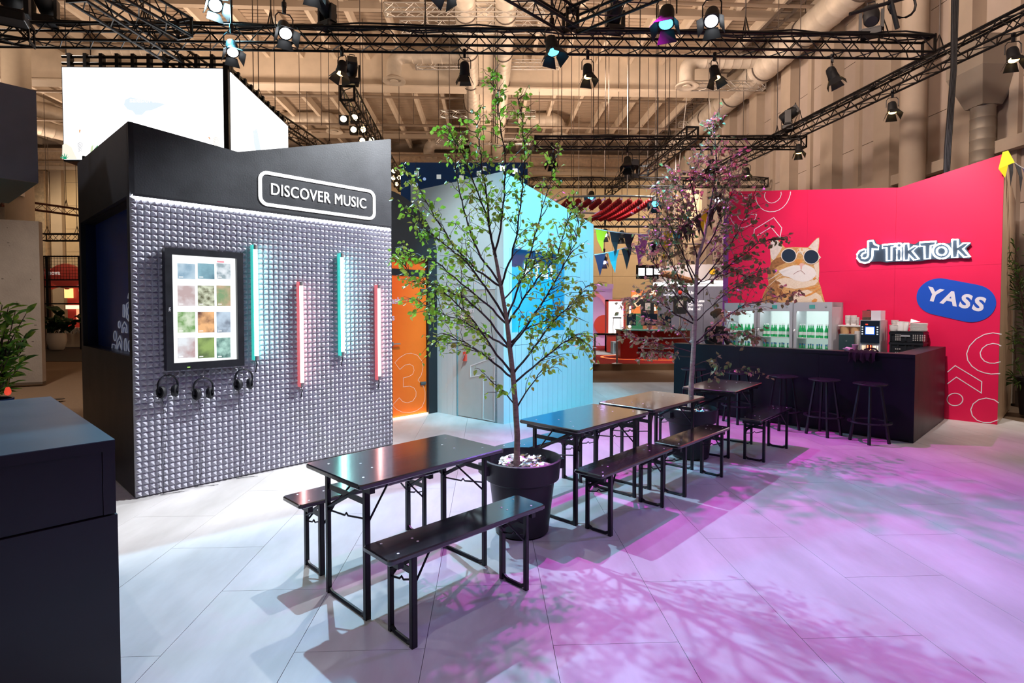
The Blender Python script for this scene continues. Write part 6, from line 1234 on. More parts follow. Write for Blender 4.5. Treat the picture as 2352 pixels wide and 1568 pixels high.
# ================================================================== RED STAGE STAND (behind, centre right)
stg = thing('red_stage', 'low raised platform with red carpet and a glowing orange floor ring', 'platform', hall(0.6, 17.3, -0.05), HR)
REDC = M('red_carpet', (0.34, 0.012, 0.012), 0.9, var=0.15, scale=30, bump=0.2, bscale=200)
MB().box(0, 9, 0, 3.5, 0, 0.20).obj('platform_body', M('tan_edge', (0.33, 0.22, 0.13), 0.7), stg); MB().box(0, 9, 0.06, 3.5, 0.20, 0.212).obj('carpet_field', REDC, stg)
MB().box(0, 9, 3.5, 5.9, 0, 0.19).obj('pale_walkway', M('pale_walkway', (0.45, 0.60, 0.66), 0.4), stg); MB().box(0, 9, 5.9, 13, 0, 0.212).obj('rear_carpet_field', REDC, stg)
rc = P(1530, 824, 0.16); mi = stg.matrix_world
inv = (Matrix.Translation(hall(0.6, 17.3, -0.05)) @ Matrix.Rotation(HR, 4, 'Z')).inverted()
q = inv @ rc
ring = [(q.x + 2.1 * math.cos(R(a)), q.y + 0.75 + 1.25 * math.sin(R(a))) for a in range(0, 360, 6)]
m_ = strip2d(ring, 0.10, 0.213, 0.217, True); m_.v = [(v[0], v[2], v[1]) for v in m_.v]; m_.obj('glowing_ring', E('orange_ring', (1.0, 0.22, 0.05), 1.6), stg)
SZ = 0.162
# curved desk
d0 = P(1425, 823, SZ); dsk = thing('curved_desk', 'curved dark red reception desk with two pale blue bands on the stage', 'desk', (d0.x, d0.y, SZ), HR)
DR = M('dark_red_lacquer', (0.22, 0.012, 0.010), 0.3, var=0.1, scale=3); BB = M('pale_blue_band', (0.22, 0.32, 0.38), 0.4)
MB().box(0.0, 0.62, 0.0, 0.7, 0, 0.98).obj('end_block', DR, dsk)
arc = [(0.55 + 2.2 * t_, 0.9 - 0.75 * math.sin(PI * (0.12 + 0.80 * t_))) for t_ in [i / 14 for i in range(15)]]
for i in range(14):
    (x0, y0), (x1, y1) = arc[i], arc[i + 1]; MB().slab([(x0 + 0.003, y0), (x1 - 0.003, y1), (x1 - 0.003, y1 + 0.12), (x0 + 0.003, y0 + 0.12)], 0.0, 0.96).obj('front_slat', DR, dsk)
for z in (0.32, 0.68): MB().slab([(x, y - 0.05) for x, y in arc] + [(x, y + 0.06) for x, y in reversed(arc)], z, z + 0.045).obj('blue_band', BB, dsk)
MB().slab([(x, y - 0.10) for x, y in arc] + [(x, y + 0.75) for x, y in reversed(arc)], 0.96, 1.0).box(-0.02, 0.65, -0.05, 0.75, 0.98, 1.02).obj('desk_top', M('turquoise_top', (0.10, 0.35, 0.36), 0.3), dsk)
def dloc(px, py, Yp): return at(px, py, Yp)
for px, lab, w_ in ((1491, 'dark flat monitor standing in the middle of the curved desk', 0.30), (1450, 'dark flat monitor at the left end of the curved desk', 0.17), (1528, 'dark flat monitor at the right of the curved desk', 0.22)):
    Ym = d0.y + 0.75; b_ = at(px, 757, Ym); z0 = SZ + 1.0; t = thing('monitor', lab, 'monitor', (b_.x, Ym, z0), HR, 'monitors on the curved desk')
    zt_ = at(px, 720, Ym).z - z0; MB().box(-w_, w_, 0, 0.04, 0.14, zt_).obj('screen', DKG, t); MB().box(-0.04, 0.04, 0.04, 0.08, 0.0, zt_ * 0.6).obj('stand', STEEL, t); MB().rbox(-0.14, 0.14, -0.03, 0.15, 0, 0.015, 0.02).obj('foot', STEEL, t)
t = thing('desk_lamp', 'small glaring warm lamp at the left of the curved desk', 'lamp', (at(1446, 752, d0.y + 0.35).x, d0.y + 0.35, SZ + 1.02)); MB().lathe([(0.06, 0), (0.06, 0.02), (0.015, 0.03), (0.015, 0.06)], 14).obj('base', BLK, t); MB().ico((0, 0, 0.10), 0.045, 2).obj('bulb', E('glare_bulb', (1.0, 0.75, 0.4), 60), t, smooth=True)
t = thing('light_stick', 'upright glowing white tube lamp behind the curved desk', 'lamp', (at(1447, 730, 21.0).x, 21.0, SZ)); MB().tube([(0, 0, 0.05), (0, 0, at(1447, 700, 21).z - SZ)], 0.03, 10).obj('tube', E('white_stick', (1, 0.95, 0.85), 4), t, smooth=True); MB().lathe([(0.12, 0), (0.12, 0.04), (0.04, 0.06)], 16).obj('base', BLK, t)
# stanchions
for px, lab in ((1417, 'chrome stanchion post at the front edge of the red stage'), (1366, 'chrome stanchion post beside the plank cabin corner')):
    b_ = P(px, 843, 0.0); b_ = Vector((b_.x * 17.45 / b_.y, 17.45, SZ)); t = thing('stanchion', lab, 'stanchion', b_, 0, 'chrome stanchions on the stage edge'); MB().lathe([(0.001, 0), (0.165, 0), (0.165, 0.012), (0.05, 0.035), (0.001, 0.035)], 24).obj('base', STEEL, t, smooth=True); MB().tube([(0, 0, 0.03), (0, 0, 0.97)], 0.032, 14).obj('post', STEEL, t, smooth=True); MB().tube([(0, 0, 0.90), (0, 0, 0.97)], 0.036, 14).obj('belt_head', BLK, t, smooth=True)
t = thing('barrier_belt', 'black retractable belt stretched between the two stanchions', 'belt'); a_, b_ = [Vector((P(px, 843).x * 17.45 / P(px, 843).y, 17.45, SZ + 0.94)) for px in (1366, 1417)]; t.location = a_
MB().box(0.04, (b_ - a_).x - 0.04, -0.003, 0.003, -0.03, 0.03).obj('webbing', BLK, t)
# violet arch backdrop with mirror, lightbox, blue benches, posters
YB = 26.0
def bgp(px, py, Yq=YB): return at(px, py, Yq)
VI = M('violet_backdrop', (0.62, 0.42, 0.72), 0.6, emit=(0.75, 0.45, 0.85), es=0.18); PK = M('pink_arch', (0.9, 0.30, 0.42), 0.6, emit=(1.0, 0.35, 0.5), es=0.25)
a_, b_ = bgp(1330, 652), bgp(1409, 652); t = thing('arch_backdrop', 'violet backdrop wall with a pink arch niche on the stage', 'backdrop', (a_.x, YB, SZ), 0); W_ = b_.x - a_.x; H_ = a_.z - SZ
MB().box(0, W_, 0.25, 0.35, 0, H_).obj('panel', VI, t); MB().box(0, W_, 0.0, 0.25, H_ - 0.22, H_).obj('cornice', VI, t)
ar = [(W_ - 0.28 - 0.7 + 0.7 * math.cos(R(a)), H_ - 1.25 + 0.8 * math.sin(R(a))) for a in range(0, 181, 10)]; strip2d([(ar[0][0], 0)] + ar + [(ar[-1][0], 0)], 0.14, 0.1, 0.25).obj('arch_band', PK, t)
c_ = bgp(1388, 746) - t.location; MB().lathe([(0.001, 0), (0.42, 0), (0.42, 0.03), (0.001, 0.03)], 28, Matrix.Translation((c_.x, 0.12, c_.z)) @ Matrix.Rotation(R(90), 4, 'X')).obj('mirror', M('grey_mirror', (0.35, 0.35, 0.37), 0.15), t); MB().lathe([(0.42, -0.02), (0.47, -0.02), (0.47, 0.05), (0.42, 0.05)], 28, Matrix.Translation((c_.x, 0.12, c_.z)) @ Matrix.Rotation(R(90), 4, 'X')).obj('mirror_frame', M('red_frame', (0.5, 0.03, 0.02), 0.4, emit=(0.9, 0.1, 0.05), es=0.2), t)
YL = 22.5; a_, b_ = at(1393, 688, YL), at(1437, 690, YL); t = thing('light_box', 'tall red framed white light box on the stage', 'light box', (a_.x, YL, SZ)); W_ = b_.x - a_.x; H_ = a_.z - SZ; zlow = at(1400, 765, YL).z - SZ
MB().box(0, 0.09, 0, 0.35, 0, H_).box(W_ - 0.07, W_, 0, 0.35, 0, H_).box(0, W_, 0, 0.35, H_ - 0.07, H_).box(0, W_ + 0.4, -0.2, 0.35, 0.0, zlow - 0.06).obj('red_frame', M('red_box_frame', (0.42, 0.04, 0.03), 0.4), t); MB().box(0.09, W_ - 0.07, 0.2, 0.24, zlow, H_ - 0.07).obj('lit_panel', E('lit_panel', (1.0, 0.97, 0.95), 3.0), t); MB().box(-0.05, W_ + 0.5, -0.25, 0.35, zlow - 0.06, zlow).obj('ledge', M('cream_ledge', (0.8, 0.6, 0.45), 0.5), t)
t2_ = thing('wire_stool', 'thin metal stool standing inside the white light box', 'stool', (a_.x + 0.42, YL - 0.05, SZ + zlow)); 
for x_ in (-0.16, 0.16):
    for y_ in (-0.08, 0.08): MB().tube([(x_, y_, 0), (x_ * 0.9, y_, 0.62)], 0.012, 6).obj('leg', STEEL, t2_)
MB().box(-0.17, 0.17, -0.1, 0.1, 0.60, 0.66).obj('seat', BLK, t2_)
for k, (px, w_) in enumerate(((1385, 0.45), (1402, 0.6))):
    Yc = 20.9 + 0.5 * k * -1 + 0.9; b_ = P(px, 797, SZ); t = thing('stage_bench', ('low blue grey bench block behind the stanchion', 'second blue grey bench block nearer the curved desk')[k], 'bench', (b_.x, 21.5 - k * 0.8, SZ), HR); MB().box(-w_ / 2, w_ / 2, 0, 0.45, 0.40, 0.46).obj('seat', BB, t); MB().box(-w_ / 2, -w_ / 2 + 0.05, 0, 0.45, 0, 0.40).box(w_ / 2 - 0.05, w_ / 2, 0, 0.45, 0, 0.40).obj('side', BB, t); MB().box(-w_ / 2 + 0.05, w_ / 2 - 0.05, 0.2, 0.24, 0.0, 0.40).obj('back_board', BB, t)
YG = 23.5; a_, b_ = at(1512, 657, YG), at(1668, 655, YG); t = thing('info_wall', 'grey blue partition wall with white printed text behind the rear tree', 'partition', (a_.x, YG, SZ)); W_ = b_.x - a_.x; H_ = a_.z - SZ; GW_ = M('grey_blue_wall', (0.22, 0.22, 0.29), 0.6, var=0.04)
for i in range(3): MB().box(W_ * i / 3 + 0.01, W_ * (i + 1) / 3 - 0.01, 0, 0.1, 0, H_).obj('wall_panel', GW_, t)
for px, py, tx, sz in ((1536, 666, 'Commerce', 0.15), (1536, 677, 'Creators', 0.12), (1537, 688, 'Brands', 0.13), (1590, 700, "It's Pretty Lens\nfor Creation\nin the End", 0.17), (1590, 672, 'Live', 0.2)):
    q = at(px, py, YG) - t.location; put_text('wall_text', text_mesh(tx, sz, 0.004, 0.006), M('text_white', (0.8, 0.8, 0.85), 0.5, emit=(1, 1, 1), es=0.4), t, q.x, -0.008, q.z)
YO = 23.0; a_, b_ = at(1450, 667, YO), at(1509, 664, YO); t = thing('poster_wall', 'orange and green poster wall with a pale sun disc and lettering', 'poster', (a_.x, YO, SZ)); W_ = b_.x - a_.x; H_ = a_.z - SZ
MB().box(0, W_ * 0.45, 0, 0.06, 0, H_).obj('poster_panel', M('poster_orange', (0.75, 0.22, 0.06), 0.5, emit=(1.0, 0.35, 0.1), es=0.15), t); MB().box(0, W_ * 0.45, -0.01, 0.0, 0, H_ * 0.62).obj('poster_green', M('poster_green', (0.03, 0.20, 0.10), 0.5), t); MB().box(W_ * 0.46, W_, 0, 0.06, 0, H_).obj('letter_panel', M('poster_brown', (0.40, 0.16, 0.07), 0.5), t)
q = at(1462, 690, YO) - t.location; MB().lathe([(0.001, 0), (0.26, 0), (0.26, 0.012), (0.001, 0.012)], 24, Matrix.Translation((q.x, -0.011, q.z)) @ Matrix.Rotation(R(90), 4, 'X')).obj('sun_disc', M('sun_disc', (0.9, 0.62, 0.40), 0.5, emit=(1, 0.7, 0.4), es=0.3), t)
for k, tx in enumerate(('cn', 'lo', 'ur', 'ca')): 
    q = at(1492, 670 + 12.5 * k, YO) - t.location; put_text('lit_letters', text_mesh(tx, 0.34, 0.01, 0.008), E('lit_letters', (1.0, 0.75, 0.5), 2.2), t, q.x + 0.12, -0.02, q.z)
# hanging signs
YS = 16.6; t = thing('hanging_sign', 'dark hanging sign board with glowing white blocks behind the rear tree', 'sign', at(1465, 640, YS), R(14)); a_, b_ = at(1465, 640, YS), at(1518, 625, YS); W_ = (b_.x - a_.x)
MB().box(0, W_, 0, 0.12, 0, 0.42).obj('board', BLKM, t)
for k in range(3): MB().box(0.02 + k * 0.26, 0.22 + k * 0.26, -0.01, 0, 0.10 + 0.02 * k, 0.32).obj('glowing_block', E('sign_glow', (1, 1, 1), 4), t)
for x_ in (0.05, W_ - 0.05): MB().tube([(x_, 0.06, 0.42), (x_, 0.06, ZC - a_.z)], 0.014, 6).obj('hanger', BLK, t)
YD = 21.0; a_, b_ = at(1545, 650, YD), at(1665, 648, YD); t = thing('hanging_canopy', 'pale hanging canopy ring with white light edge and the word bloom', 'canopy', ((a_.x + b_.x) / 2 + 0.5, YD + 1.8, a_.z)); rr_ = 1.75
MB().lathe([(rr_, 0.02), (rr_, 0.72), (rr_ - 0.05, 0.72), (rr_ - 0.05, 0.02)], 40, cap=False).obj('drum', M('grey_canopy', (0.55, 0.50, 0.50), 0.6), t, smooth=True); MB().lathe([(rr_ + 0.005, 0.0), (rr_ + 0.005, 0.10), (rr_ - 0.06, 0.10), (rr_ - 0.06, 0.0), (rr_ + 0.005, 0.0)], 40, cap=False).obj('light_rim', E('rim_light', (1.0, 0.95, 0.9), 3.5), t, smooth=True)
q = at(1648, 594, YD) - t.location; put_text('canopy_letters', text_mesh('bloom', 0.36, 0.01, 0.004), BLK, t, 0.62, -rr_ * 0.955, 0.42); MB().lathe([(0.001, 0), (0.12, 0), (0.12, 0.02), (0.001, 0.02)], 18, Matrix.Translation((0.02, -rr_ - 0.01, 0.45)) @ Matrix.Rotation(R(90), 4, 'X')).obj('yellow_badge', M('yellow_badge', (0.9, 0.55, 0.03), 0.5), t)
for x_ in (-1.2, 1.2): MB().tube([(x_, 0, 0.7), (x_ * 0.3, 0, ZC - a_.z)], 0.014, 6).obj('hanger', WHT, t)
t = thing('timber_beam', 'rough brown timber log hanging under the bloom canopy', 'log', at(1515, 628, 19.5)); b_ = at(1600, 646, 20.2) - t.location; MB().tube([(0, 0, 0), b_ * 0.3 + Vector((0, 0, 0.03)), b_ * 0.7 - Vector((0, 0, 0.03)), b_], [0.10, 0.13, 0.12, 0.09], 9).obj('log', M('rough_timber', (0.28, 0.13, 0.06), 0.8, var=0.3, scale=8, bump=0.5), t); MB().tube([b_ * 0.4, b_ * 0.4 + Vector((0, 0, ZC - t.location.z - b_.z * 0.4))], 0.012, 5).obj('hanger', DKH, t)
# clothes on display and a black lamp arm
def shirt(px, py, Yp, label):
    c_ = at(px, py, Yp); t = thing('hanging_shirt', label, 'shirt', c_, 0); w_ = 0.26
    MB().prism([(-w_, 0.0), (-w_ * 1.7, -0.16), (-w_ * 1.4, -0.26), (-w_ * 0.95, -0.16), (-w_ * 0.95, -0.68), (w_ * 0.95, -0.68), (w_ * 0.95, -0.16), (w_ * 1.4, -0.26), (w_ * 1.7, -0.16), (w_, 0.0), (0.09, 0.03), (0.0, -0.03), (-0.09, 0.03)], -0.06, 0.06).obj('shirt_body', BLKM, t); MB().box(-0.10, 0.10, -0.066, -0.06, -0.42, -0.14).obj('shirt_print', M('shirt_print', (0.45, 0.40, 0.38), 0.7, var=0.6, scale=18), t)
    MB().ico((0, 0, 0.14), 0.10, 2, (0.8, 0.8, 1.0)).obj('red_bloom', M('red_bloom', (0.6, 0.03, 0.02), 0.6), t, smooth=True); MB().tube([(0, 0, -0.68), (0, 0, SZ - c_.z)], 0.018, 8).obj('stand_pole', STEEL, t); MB().lathe([(0.16, SZ - c_.z), (0.16, SZ - c_.z + 0.02)], 16).obj('stand_foot', STEEL, t)
shirt(1487, 687, 21.3, 'black printed shirt on a stand left of the rear tree trunk'); shirt(1562, 680, 21.2, 'dark shirt on a stand behind the rear tree trunk')
# red bead canopy
cn = thing('bead_canopy', 'hanging pale oval rail with rows of red bead garlands', 'canopy'); YC = 17.2; zc_ = at(1400, 452, YC).z; p0 = at(1300, 452, YC); p1 = at(1505, 450, YC); cn.location = (p0.x, YC, zc_)
W_ = p1.x - p0.x; MB().tube([(0, 0, 0)] + [(W_ * i / 8, 0.0, 0.03 * math.sin(PI * i / 8)) for i in range(1, 9)] + [(W_ + 0.25, 0.7, 0), (W_, 2.6, 0), (W_ / 2, 2.9, 0), (0, 2.6, 0), (-0.25, 0.8, 0), (0, 0, 0)], 0.035, 8).obj('oval_rail', M('pale_rail', (0.45, 0.55, 0.58), 0.4), cn, smooth=True)
for x_ in (0.15 * W_, 0.7 * W_): MB().tube([(x_, 0.2, 0.03), (x_, 0.2, ZC - zc_)], 0.012, 6).obj('hanging_chain', ALU, cn)
gr_ = MB().lathe([(0.03, -0.05), (0.075, -0.035), (0.10, 0.0), (0.075, 0.035), (0.03, 0.05)], 12, Matrix.Rotation(R(80), 4, 'X')).mesh('bead', M('red_bead', (0.38, 0.012, 0.02), 0.4), True)
for k in range(9):
    u = 0.03 + 0.115 * k; x0_ = W_ * u; g_ = thing('bead_garland', 'garland of dark red beads hanging slantwise under the oval rail', 'garland', (cn.location.x + x0_, YC + 0.10, zc_ - 0.12), 0, 'red bead garlands'); g_.rotation_euler = (0, 0, R(12))
    nb = 16 if k not in (3, 4) else 5
    for i in range(nb): link('bead', gr_, g_, (0, i * 0.165, -0.035 * math.sin(PI * i / 15) - 0.01 * i))
    MB().tube([(0, 0, 0), (0, nb * 0.165, -0.16)], 0.012, 5).tube([(0, 0, 0), (0, -0.05, 0.12)], 0.012, 5).obj('cord', M('red_cord', (0.2, 0.01, 0.01), 0.6), g_)
for k in (2.6, 3.5, 5.2, 8.5): a_ = Vector((W_ * (0.03 + 0.115 * k), 0.0, -0.06)); MB().tube([a_, a_ + Vector((-0.45, 2.6, -0.02))], 0.022, 6).obj('violet_bar', M('violet_bar', (0.5, 0.32, 0.55), 0.4, emit=(0.8, 0.5, 0.9), es=0.3), cn)

# ================================================================== BUNTING
FLC = {'y': (0.85, 0.78, 0.02), 'k': (0.025, 0.025, 0.03), 'm': (0.55, 0.16, 0.50), 't': (0.05, 0.42, 0.52), 'n': (0.05, 0.035, 0.10)}
def bunting(label, pts, seq, fl_w=0.26, fl_h=0.45, start=0.0, step=0.31):
    t = thing('bunting', label, 'bunting', pts[0]); q = [Vector(p) - Vector(pts[0]) for p in pts]; fine = []
    for i in range(len(q) - 1):
        L = (q[i + 1] - q[i]).length
        for s in range(8): u = s / 8; fine.append(q[i].lerp(q[i + 1], u) - Vector((0, 0, 0.10 * L * u * (1 - u))))
    fine.append(q[-1]); MB().tube(fine, 0.010, 6).obj('string', M('white_cord', (0.8, 0.8, 0.82), 0.6), t)
    acc = [0.0]
    for i in range(1, len(fine)): acc.append(acc[-1] + (fine[i] - fine[i - 1]).length)
    def pos(s):
        for i in range(1, len(acc)):
            if acc[i] >= s: return fine[i - 1].lerp(fine[i], (s - acc[i - 1]) / (acc[i] - acc[i - 1]))
        return fine[-1]
    rng = random.Random(len(seq))
    for i, c_ in enumerate(seq):
        s = start + i * step
        if s + fl_w > acc[-1]: break
        a, b = pos(s), pos(s + fl_w); d = (b - a).normalized(); n_ = d.cross(Vector((0, 0, 1))).normalized(); m_ = (a + b) / 2 - Vector((0, 0, fl_h)) + n_ * rng.uniform(-.08, .08); k_ = (a + b) / 2 - Vector((0, 0, fl_h * 0.45)) + n_ * rng.uniform(-.05, .05); e = n_ * 0.003
        MB().add([a, b, k_ + d * fl_w * 0.27, m_, k_ - d * fl_w * 0.27, a + e, b + e, k_ + d * fl_w * 0.27 + e, m_ + e, k_ - d * fl_w * 0.27 + e], [(0, 1, 2, 4), (4, 2, 3), (5, 9, 7, 6), (9, 8, 7), (0, 5, 6, 1), (1, 6, 7, 2), (2, 7, 8, 3), (3, 8, 9, 4), (4, 9, 5, 0)]).obj('pennant', M('pennant_' + c_, FLC[c_], 0.7), t)
A1 = Vector((GO[0], GO[1], 0)) + Matrix.Rotation(R(GA), 4, 'Z') @ Vector((GW, 0, 0))
bunting('string of coloured pennants from the plank cabin top to the red wall', [A1 + Vector((0.02, 0, 3.50)), at(1500, 538, 11.4), at(1560, 520, 11.6), Vector((RO[0], RO[1], zl - 0.1))], 'ykkmkykkykkkykk', start=0.02)
bunting('lower string of pennants rising from the plank cabin behind the rear tree', [A1 + Vector((0.02, 0.02, 2.98)), at(1440, 567, 11.3), at(1515, 550, 11.5), at(1600, 495, 11.8), Vector((RO[0] - 0.05, RO[1] + 0.05, zl - 0.02))], 'ntkmkytkkyk', start=0.0)
cr = rp(RWd, -0.03, zr); bunting('pennant string tied to the peak corner of the red wall', [cr + Vector((0, 0, -0.01)), at(2352, 388, 9.3), at(2520, 420, 9.0)], 'kknkk', start=0.08)
t = thing('pennant', 'yellow pennant folded over the peak corner of the red wall', 'pennant', cr); MB().add([(-0.05, -0.03, 0.01), (0.03, -0.04, 0.03), (0.13, -0.05, -0.16), (0.02, -0.06, -0.20), (-0.12, -0.04, -0.26), (0.0, -0.03, -0.40), (0.05, -0.02, -0.2)], [(0, 1, 3), (1, 2, 3), (0, 3, 4), (3, 6, 5), (3, 5, 4), (3, 2, 6)]).obj('pennant_cloth', MATS['pennant_y'], t)

# ================================================================== RIGHT EDGE: bamboo, yellow stand
YR = 9.75; b0 = P(2352, 940); t = thing('bamboo_plant', 'bamboo like plant with narrow leaves in a black pot at the wall end', 'plant', (at(2374, 900, YR).x, YR, 0.0))
MB().lathe([(0.17, 0), (0.18, 0.02), (0.24, 0.60), (0.26, 0.60), (0.26, 0.68), (0.23, 0.68), (0.22, 0.60)], 26, cap=False).obj('pot', POT, t, smooth=True); MB().lathe([(0.001, 0.63), (0.23, 0.62)], 20, cap=False).obj('soil', SOIL, t)
rng = random.Random(8); stems = []
for px, py in ((2318, 575), (2330, 560), (2325, 640), (2335, 660), (2318, 600), (2340, 620), (2335, 760), (2325, 770), (2330, 830), (2345, 700), (2312, 860), (2325, 880), (2360, 540), (2380, 600), (2375, 700), (2400, 650), (2390, 780), (2320, 650)):
    p_ = at(px, py, YR + rng.uniform(-0.25, 0.25)) - t.location; stems.append(((rng.uniform(-.08, .08) + p_.x * 0.35, rng.uniform(-.08, .08), max(0.62, p_.z * 0.62)), p_))
shrub(t, stems, LEAFB, 0.17, 4, 16, 0.14, 0.25)
for k in range(4): MB().tube([(0.04 * k - 0.06, 0.03 * (k % 2), 0.6), (0.07 * k - 0.12, 0.02, 2.9 - 0.2 * k)], 0.012, 6).obj('cane', M('bamboo_cane', (0.10, 0.12, 0.04), 0.5), t)
t = thing('yellow_stand', 'dark wall panel with a yellow field and black ring at the picture edge', 'panel', hall(9.93, 12.4, -0.05), HR - R(90)); YY = 10.75
H_ = at(2340, 490, YY).z; z0, z1 = at(2340, 640, YY).z, at(2340, 545, YY).z
MB().box(0.35, 2.1, 0, 0.06, 0, H_).obj('wall_panel', M('charcoal_wall', (0.035, 0.033, 0.033), 0.6), t); MB().box(0.4, 2.0, -0.03, 0, z0, z1).obj('yellow_panel', M('yellow_panel', (0.90, 0.48, 0.01), 0.5), t)
put_text('symbol', text_mesh('O', 0.5, 0.005, 0.0, 0.025), BLK, t, 1.2, -0.05, (z0 + z1) / 2 + 0.15); z2, z3 = at(2330, 750, YY).z, at(2330, 705, YY).z
MB().box(0.5, 1.3, -0.05, 0, z2, z3).obj('lit_screen', E('yellow_screen', (1.0, 0.80, 0.25), 1.3), t); put_text('wall_text', text_mesh('BUSINESS\nSELECT', 0.19, 0.004), M('dim_text', (0.35, 0.33, 0.32), 0.5), t, 1.2, -0.03, at(2340, 663, YY).z)

# ================================================================== PERSON behind the bar
def skin_obj(name, chain, edges, radii, mat, parent, sub=2, root=0):
    me = bpy.data.meshes.new(name); me.from_pydata(chain, edges, []); o = link(name, me, parent); me.materials.append(mat)
    sk = o.modifiers.new('skin', 'SKIN'); sk.use_smooth_shade = True; ss = o.modifiers.new('sub', 'SUBSURF'); ss.levels = sub; ss.render_levels = sub
    for i, v in enumerate(me.skin_vertices[0].data): v.radius = (radii[i], radii[i]) if not isinstance(radii[i], tuple) else radii[i]; v.use_root = (i == root)
    dg = bpy.context.evaluated_depsgraph_get(); m2_ = bpy.data.meshes.new_from_object(o.evaluated_get(dg)); o.modifiers.clear(); o.data = m2_; return o
pp = at(1640, 740, 11.0)
per = thing('person', 'person with tied brown hair and black top working behind the bar', 'person', (pp.x, 11.0, 0), R(200))
SKN = M('skin', (0.55, 0.33, 0.24), 0.5, var=0.05); CLO = M('black_top', (0.012, 0.012, 0.014), 0.8); HAIR = M('brown_hair', (0.10, 0.045, 0.02), 0.6, var=0.3, scale=30); JEAN = M('dark_trousers', (0.02, 0.022, 0.03), 0.8)
# local frame: +y is the way the person faces, standing, leaning a little forward, hands at counter height
J = [(0, 0, 1.02), (0, 0.03, 1.22), (0, 0.07, 1.46), (0, 0.09, 1.58), (0, 0.12, 1.66), (0, 0.135, 1.76), (0, 0.14, 1.86),
     (-0.19, 0.06, 1.50), (-0.25, 0.10, 1.24), (-0.16, 0.33, 1.16), (0.19, 0.06, 1.50), (0.25, 0.10, 1.24), (0.14, 0.34, 1.15), (-0.11, 0.0, 0.96), (-0.12, 0.03, 0.54), (-0.12, 0.0, 0.09), (-0.13, 0.12, 0.045), (0.11, 0.0, 0.96), (0.12, 0.03, 0.54), (0.12, 0.0, 0.09), (0.13, 0.12, 0.045)]
EDG = [(0, 1), (1, 2), (2, 3), (3, 4), (4, 5), (5, 6), (2, 7), (7, 8), (8, 9), (2, 10), (10, 11), (11, 12), (0, 13), (13, 14), (14, 15), (15, 16), (0, 17), (17, 18), (18, 19), (19, 20)]
RD = [(0.15, 0.11), (0.14, 0.10), (0.15, 0.10), 0.058, 0.075, 0.098, 0.07, 0.062, 0.047, 0.034, 0.062, 0.047, 0.034, 0.09, 0.062, 0.042, 0.04, 0.09, 0.062, 0.042, 0.04]
body = skin_obj('body', J, EDG, RD, SKN, per)
# clothing shells copied from the body surface
def shell(name, keep, off, mat):
    src = body.data; me = src.copy(); bm = bmesh.new(); bm.from_mesh(me); bmesh.ops.delete(bm, geom=[f for f in bm.faces if not keep(f.calc_center_median())], context='FACES')
    bm.normal_update()
    for v in bm.verts: v.co += v.normal * off
    bm.to_mesh(me); bm.free(); me.materials.clear(); me.materials.append(mat); return link(name, me, per)
shell('black_top', lambda c: 0.95 < c.z < 1.545 and not (c.y > 0.26), 0.012, CLO); shell('trousers', lambda c: 0.10 < c.z <= 0.99 and c.y < 0.2, 0.010, JEAN); shell('shoes', lambda c: c.z <= 0.11, 0.012, BLK)
MB().ico((0, 0.115, 1.79), 0.118, 3, (0.92, 1.02, 1.0)).obj('hair', HAIR, per, smooth=True); MB().ico((0, -0.03, 1.80), 0.055, 2, (1, 1.2, 1)).obj('hair_bun', HAIR, per, smooth=True)
MB().ico((0, 0.165, 1.745), 0.092, 3, (0.86, 0.90, 1.22)).obj('face', SKN, body, smooth=True)
MB().tube([(0, 0.245, 1.775), (0, 0.268, 1.735), (0, 0.25, 1.725)], [0.008, 0.013, 0.010], 8).obj('nose', SKN, body, smooth=True)
for sx in (-1, 1): MB().ico((sx * 0.032, 0.238, 1.765), 0.010, 2).obj('eye', BLK, body, smooth=True); MB().ico((sx * 0.082, 0.14, 1.75), 0.026, 2, (0.4, 0.8, 1.2)).obj('ear', SKN, body, smooth=True)
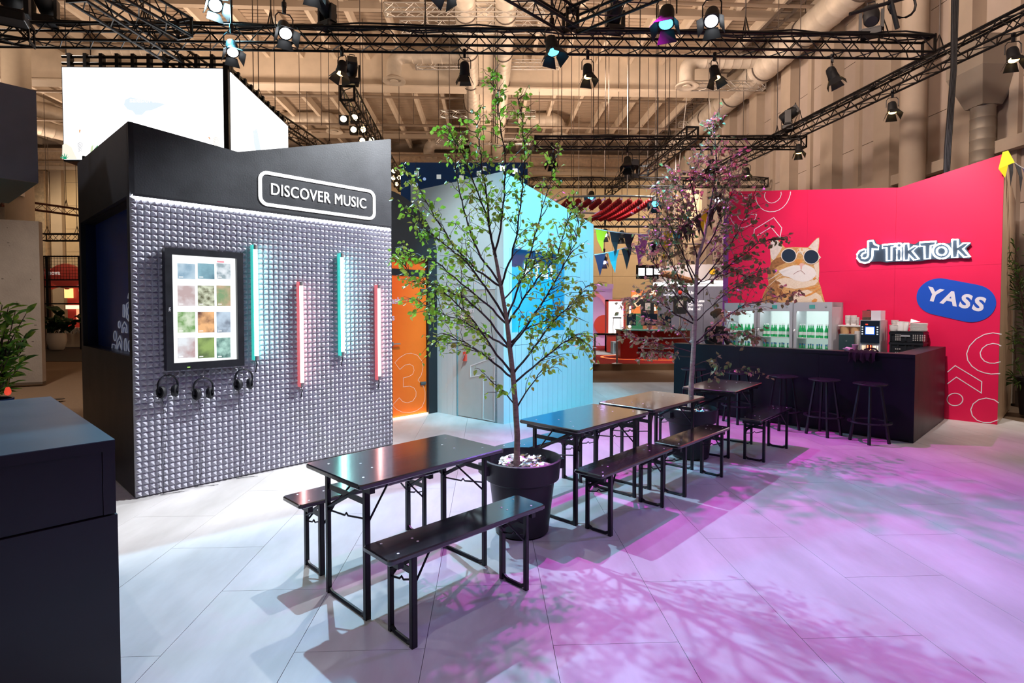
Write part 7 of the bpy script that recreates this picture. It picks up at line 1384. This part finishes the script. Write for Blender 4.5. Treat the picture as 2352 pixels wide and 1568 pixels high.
MB().tube([(-0.022, 0.238, 1.695), (0, 0.246, 1.692), (0.022, 0.238, 1.695)], 0.005, 6).obj('mouth', M('lips', (0.45, 0.15, 0.13), 0.5), body, smooth=True)
for sx, w_ in ((-1, Vector((-0.16, 0.33, 1.16))), (1, Vector((0.14, 0.34, 1.15)))):
    pts = [w_, w_ + Vector((-sx * 0.01, 0.05, -0.005)), w_ + Vector((-sx * 0.012, 0.09, -0.012))]; ch = [tuple(p) for p in pts]; ed = [(0, 1), (1, 2)]; rd = [0.026, (0.034, 0.017), (0.036, 0.015)]; 
    for k in range(4):
        b_ = pts[2] + Vector((-sx * (-0.024 + 0.016 * k), 0.012, 0)); L = (0.07, 0.082, 0.078, 0.062)[k] if sx > 0 else (0.062, 0.078, 0.082, 0.07)[k]; i0 = len(ch); ch += [tuple(b_), tuple(b_ + Vector((0, L * 0.5, -0.006))), tuple(b_ + Vector((0, L * 0.85, -0.03)))]; ed += [(2, i0), (i0, i0 + 1), (i0 + 1, i0 + 2)]; rd += [0.009, 0.0085, 0.0075]
    b_ = pts[1] + Vector((-sx * -0.03, 0.01, 0.0)) if False else pts[1] + Vector((-sx * 0.035, 0.02, -0.004)); i0 = len(ch); ch += [tuple(b_), tuple(b_ + Vector((-sx * 0.018, 0.035, -0.012)))]; ed += [(1, i0), (i0, i0 + 1)]; rd += [0.011, 0.009]
    skin_obj('hand', ch, ed, rd, SKN, body, 2)
o = MB().ico((0, 0, 0.04), 0.06, 2, (1.6, 1, 0.6), 0.3, random.Random(8)).obj('white_cloth', WHT, None, rot_k @ Vector((0.35, 0.13, KZ)), (0, 0, 0)); tag(o, 'crumpled white cloth at the tree end of the bar top', 'cloth')

# ================================================================== drawn at 1 : 0.891 of life; bring the whole hall, lights and camera to metres
K = 0.891
bpy.context.view_layer.update()
for o in bpy.data.objects:
    if o.parent is None:
        o.location = o.location * K
        if o.type in {'MESH', 'EMPTY'}: o.scale = o.scale * K
        if o.type == 'LIGHT':
            o.data.energy *= K * K
            if o.data.type != 'AREA': o.data.shadow_soft_size *= K
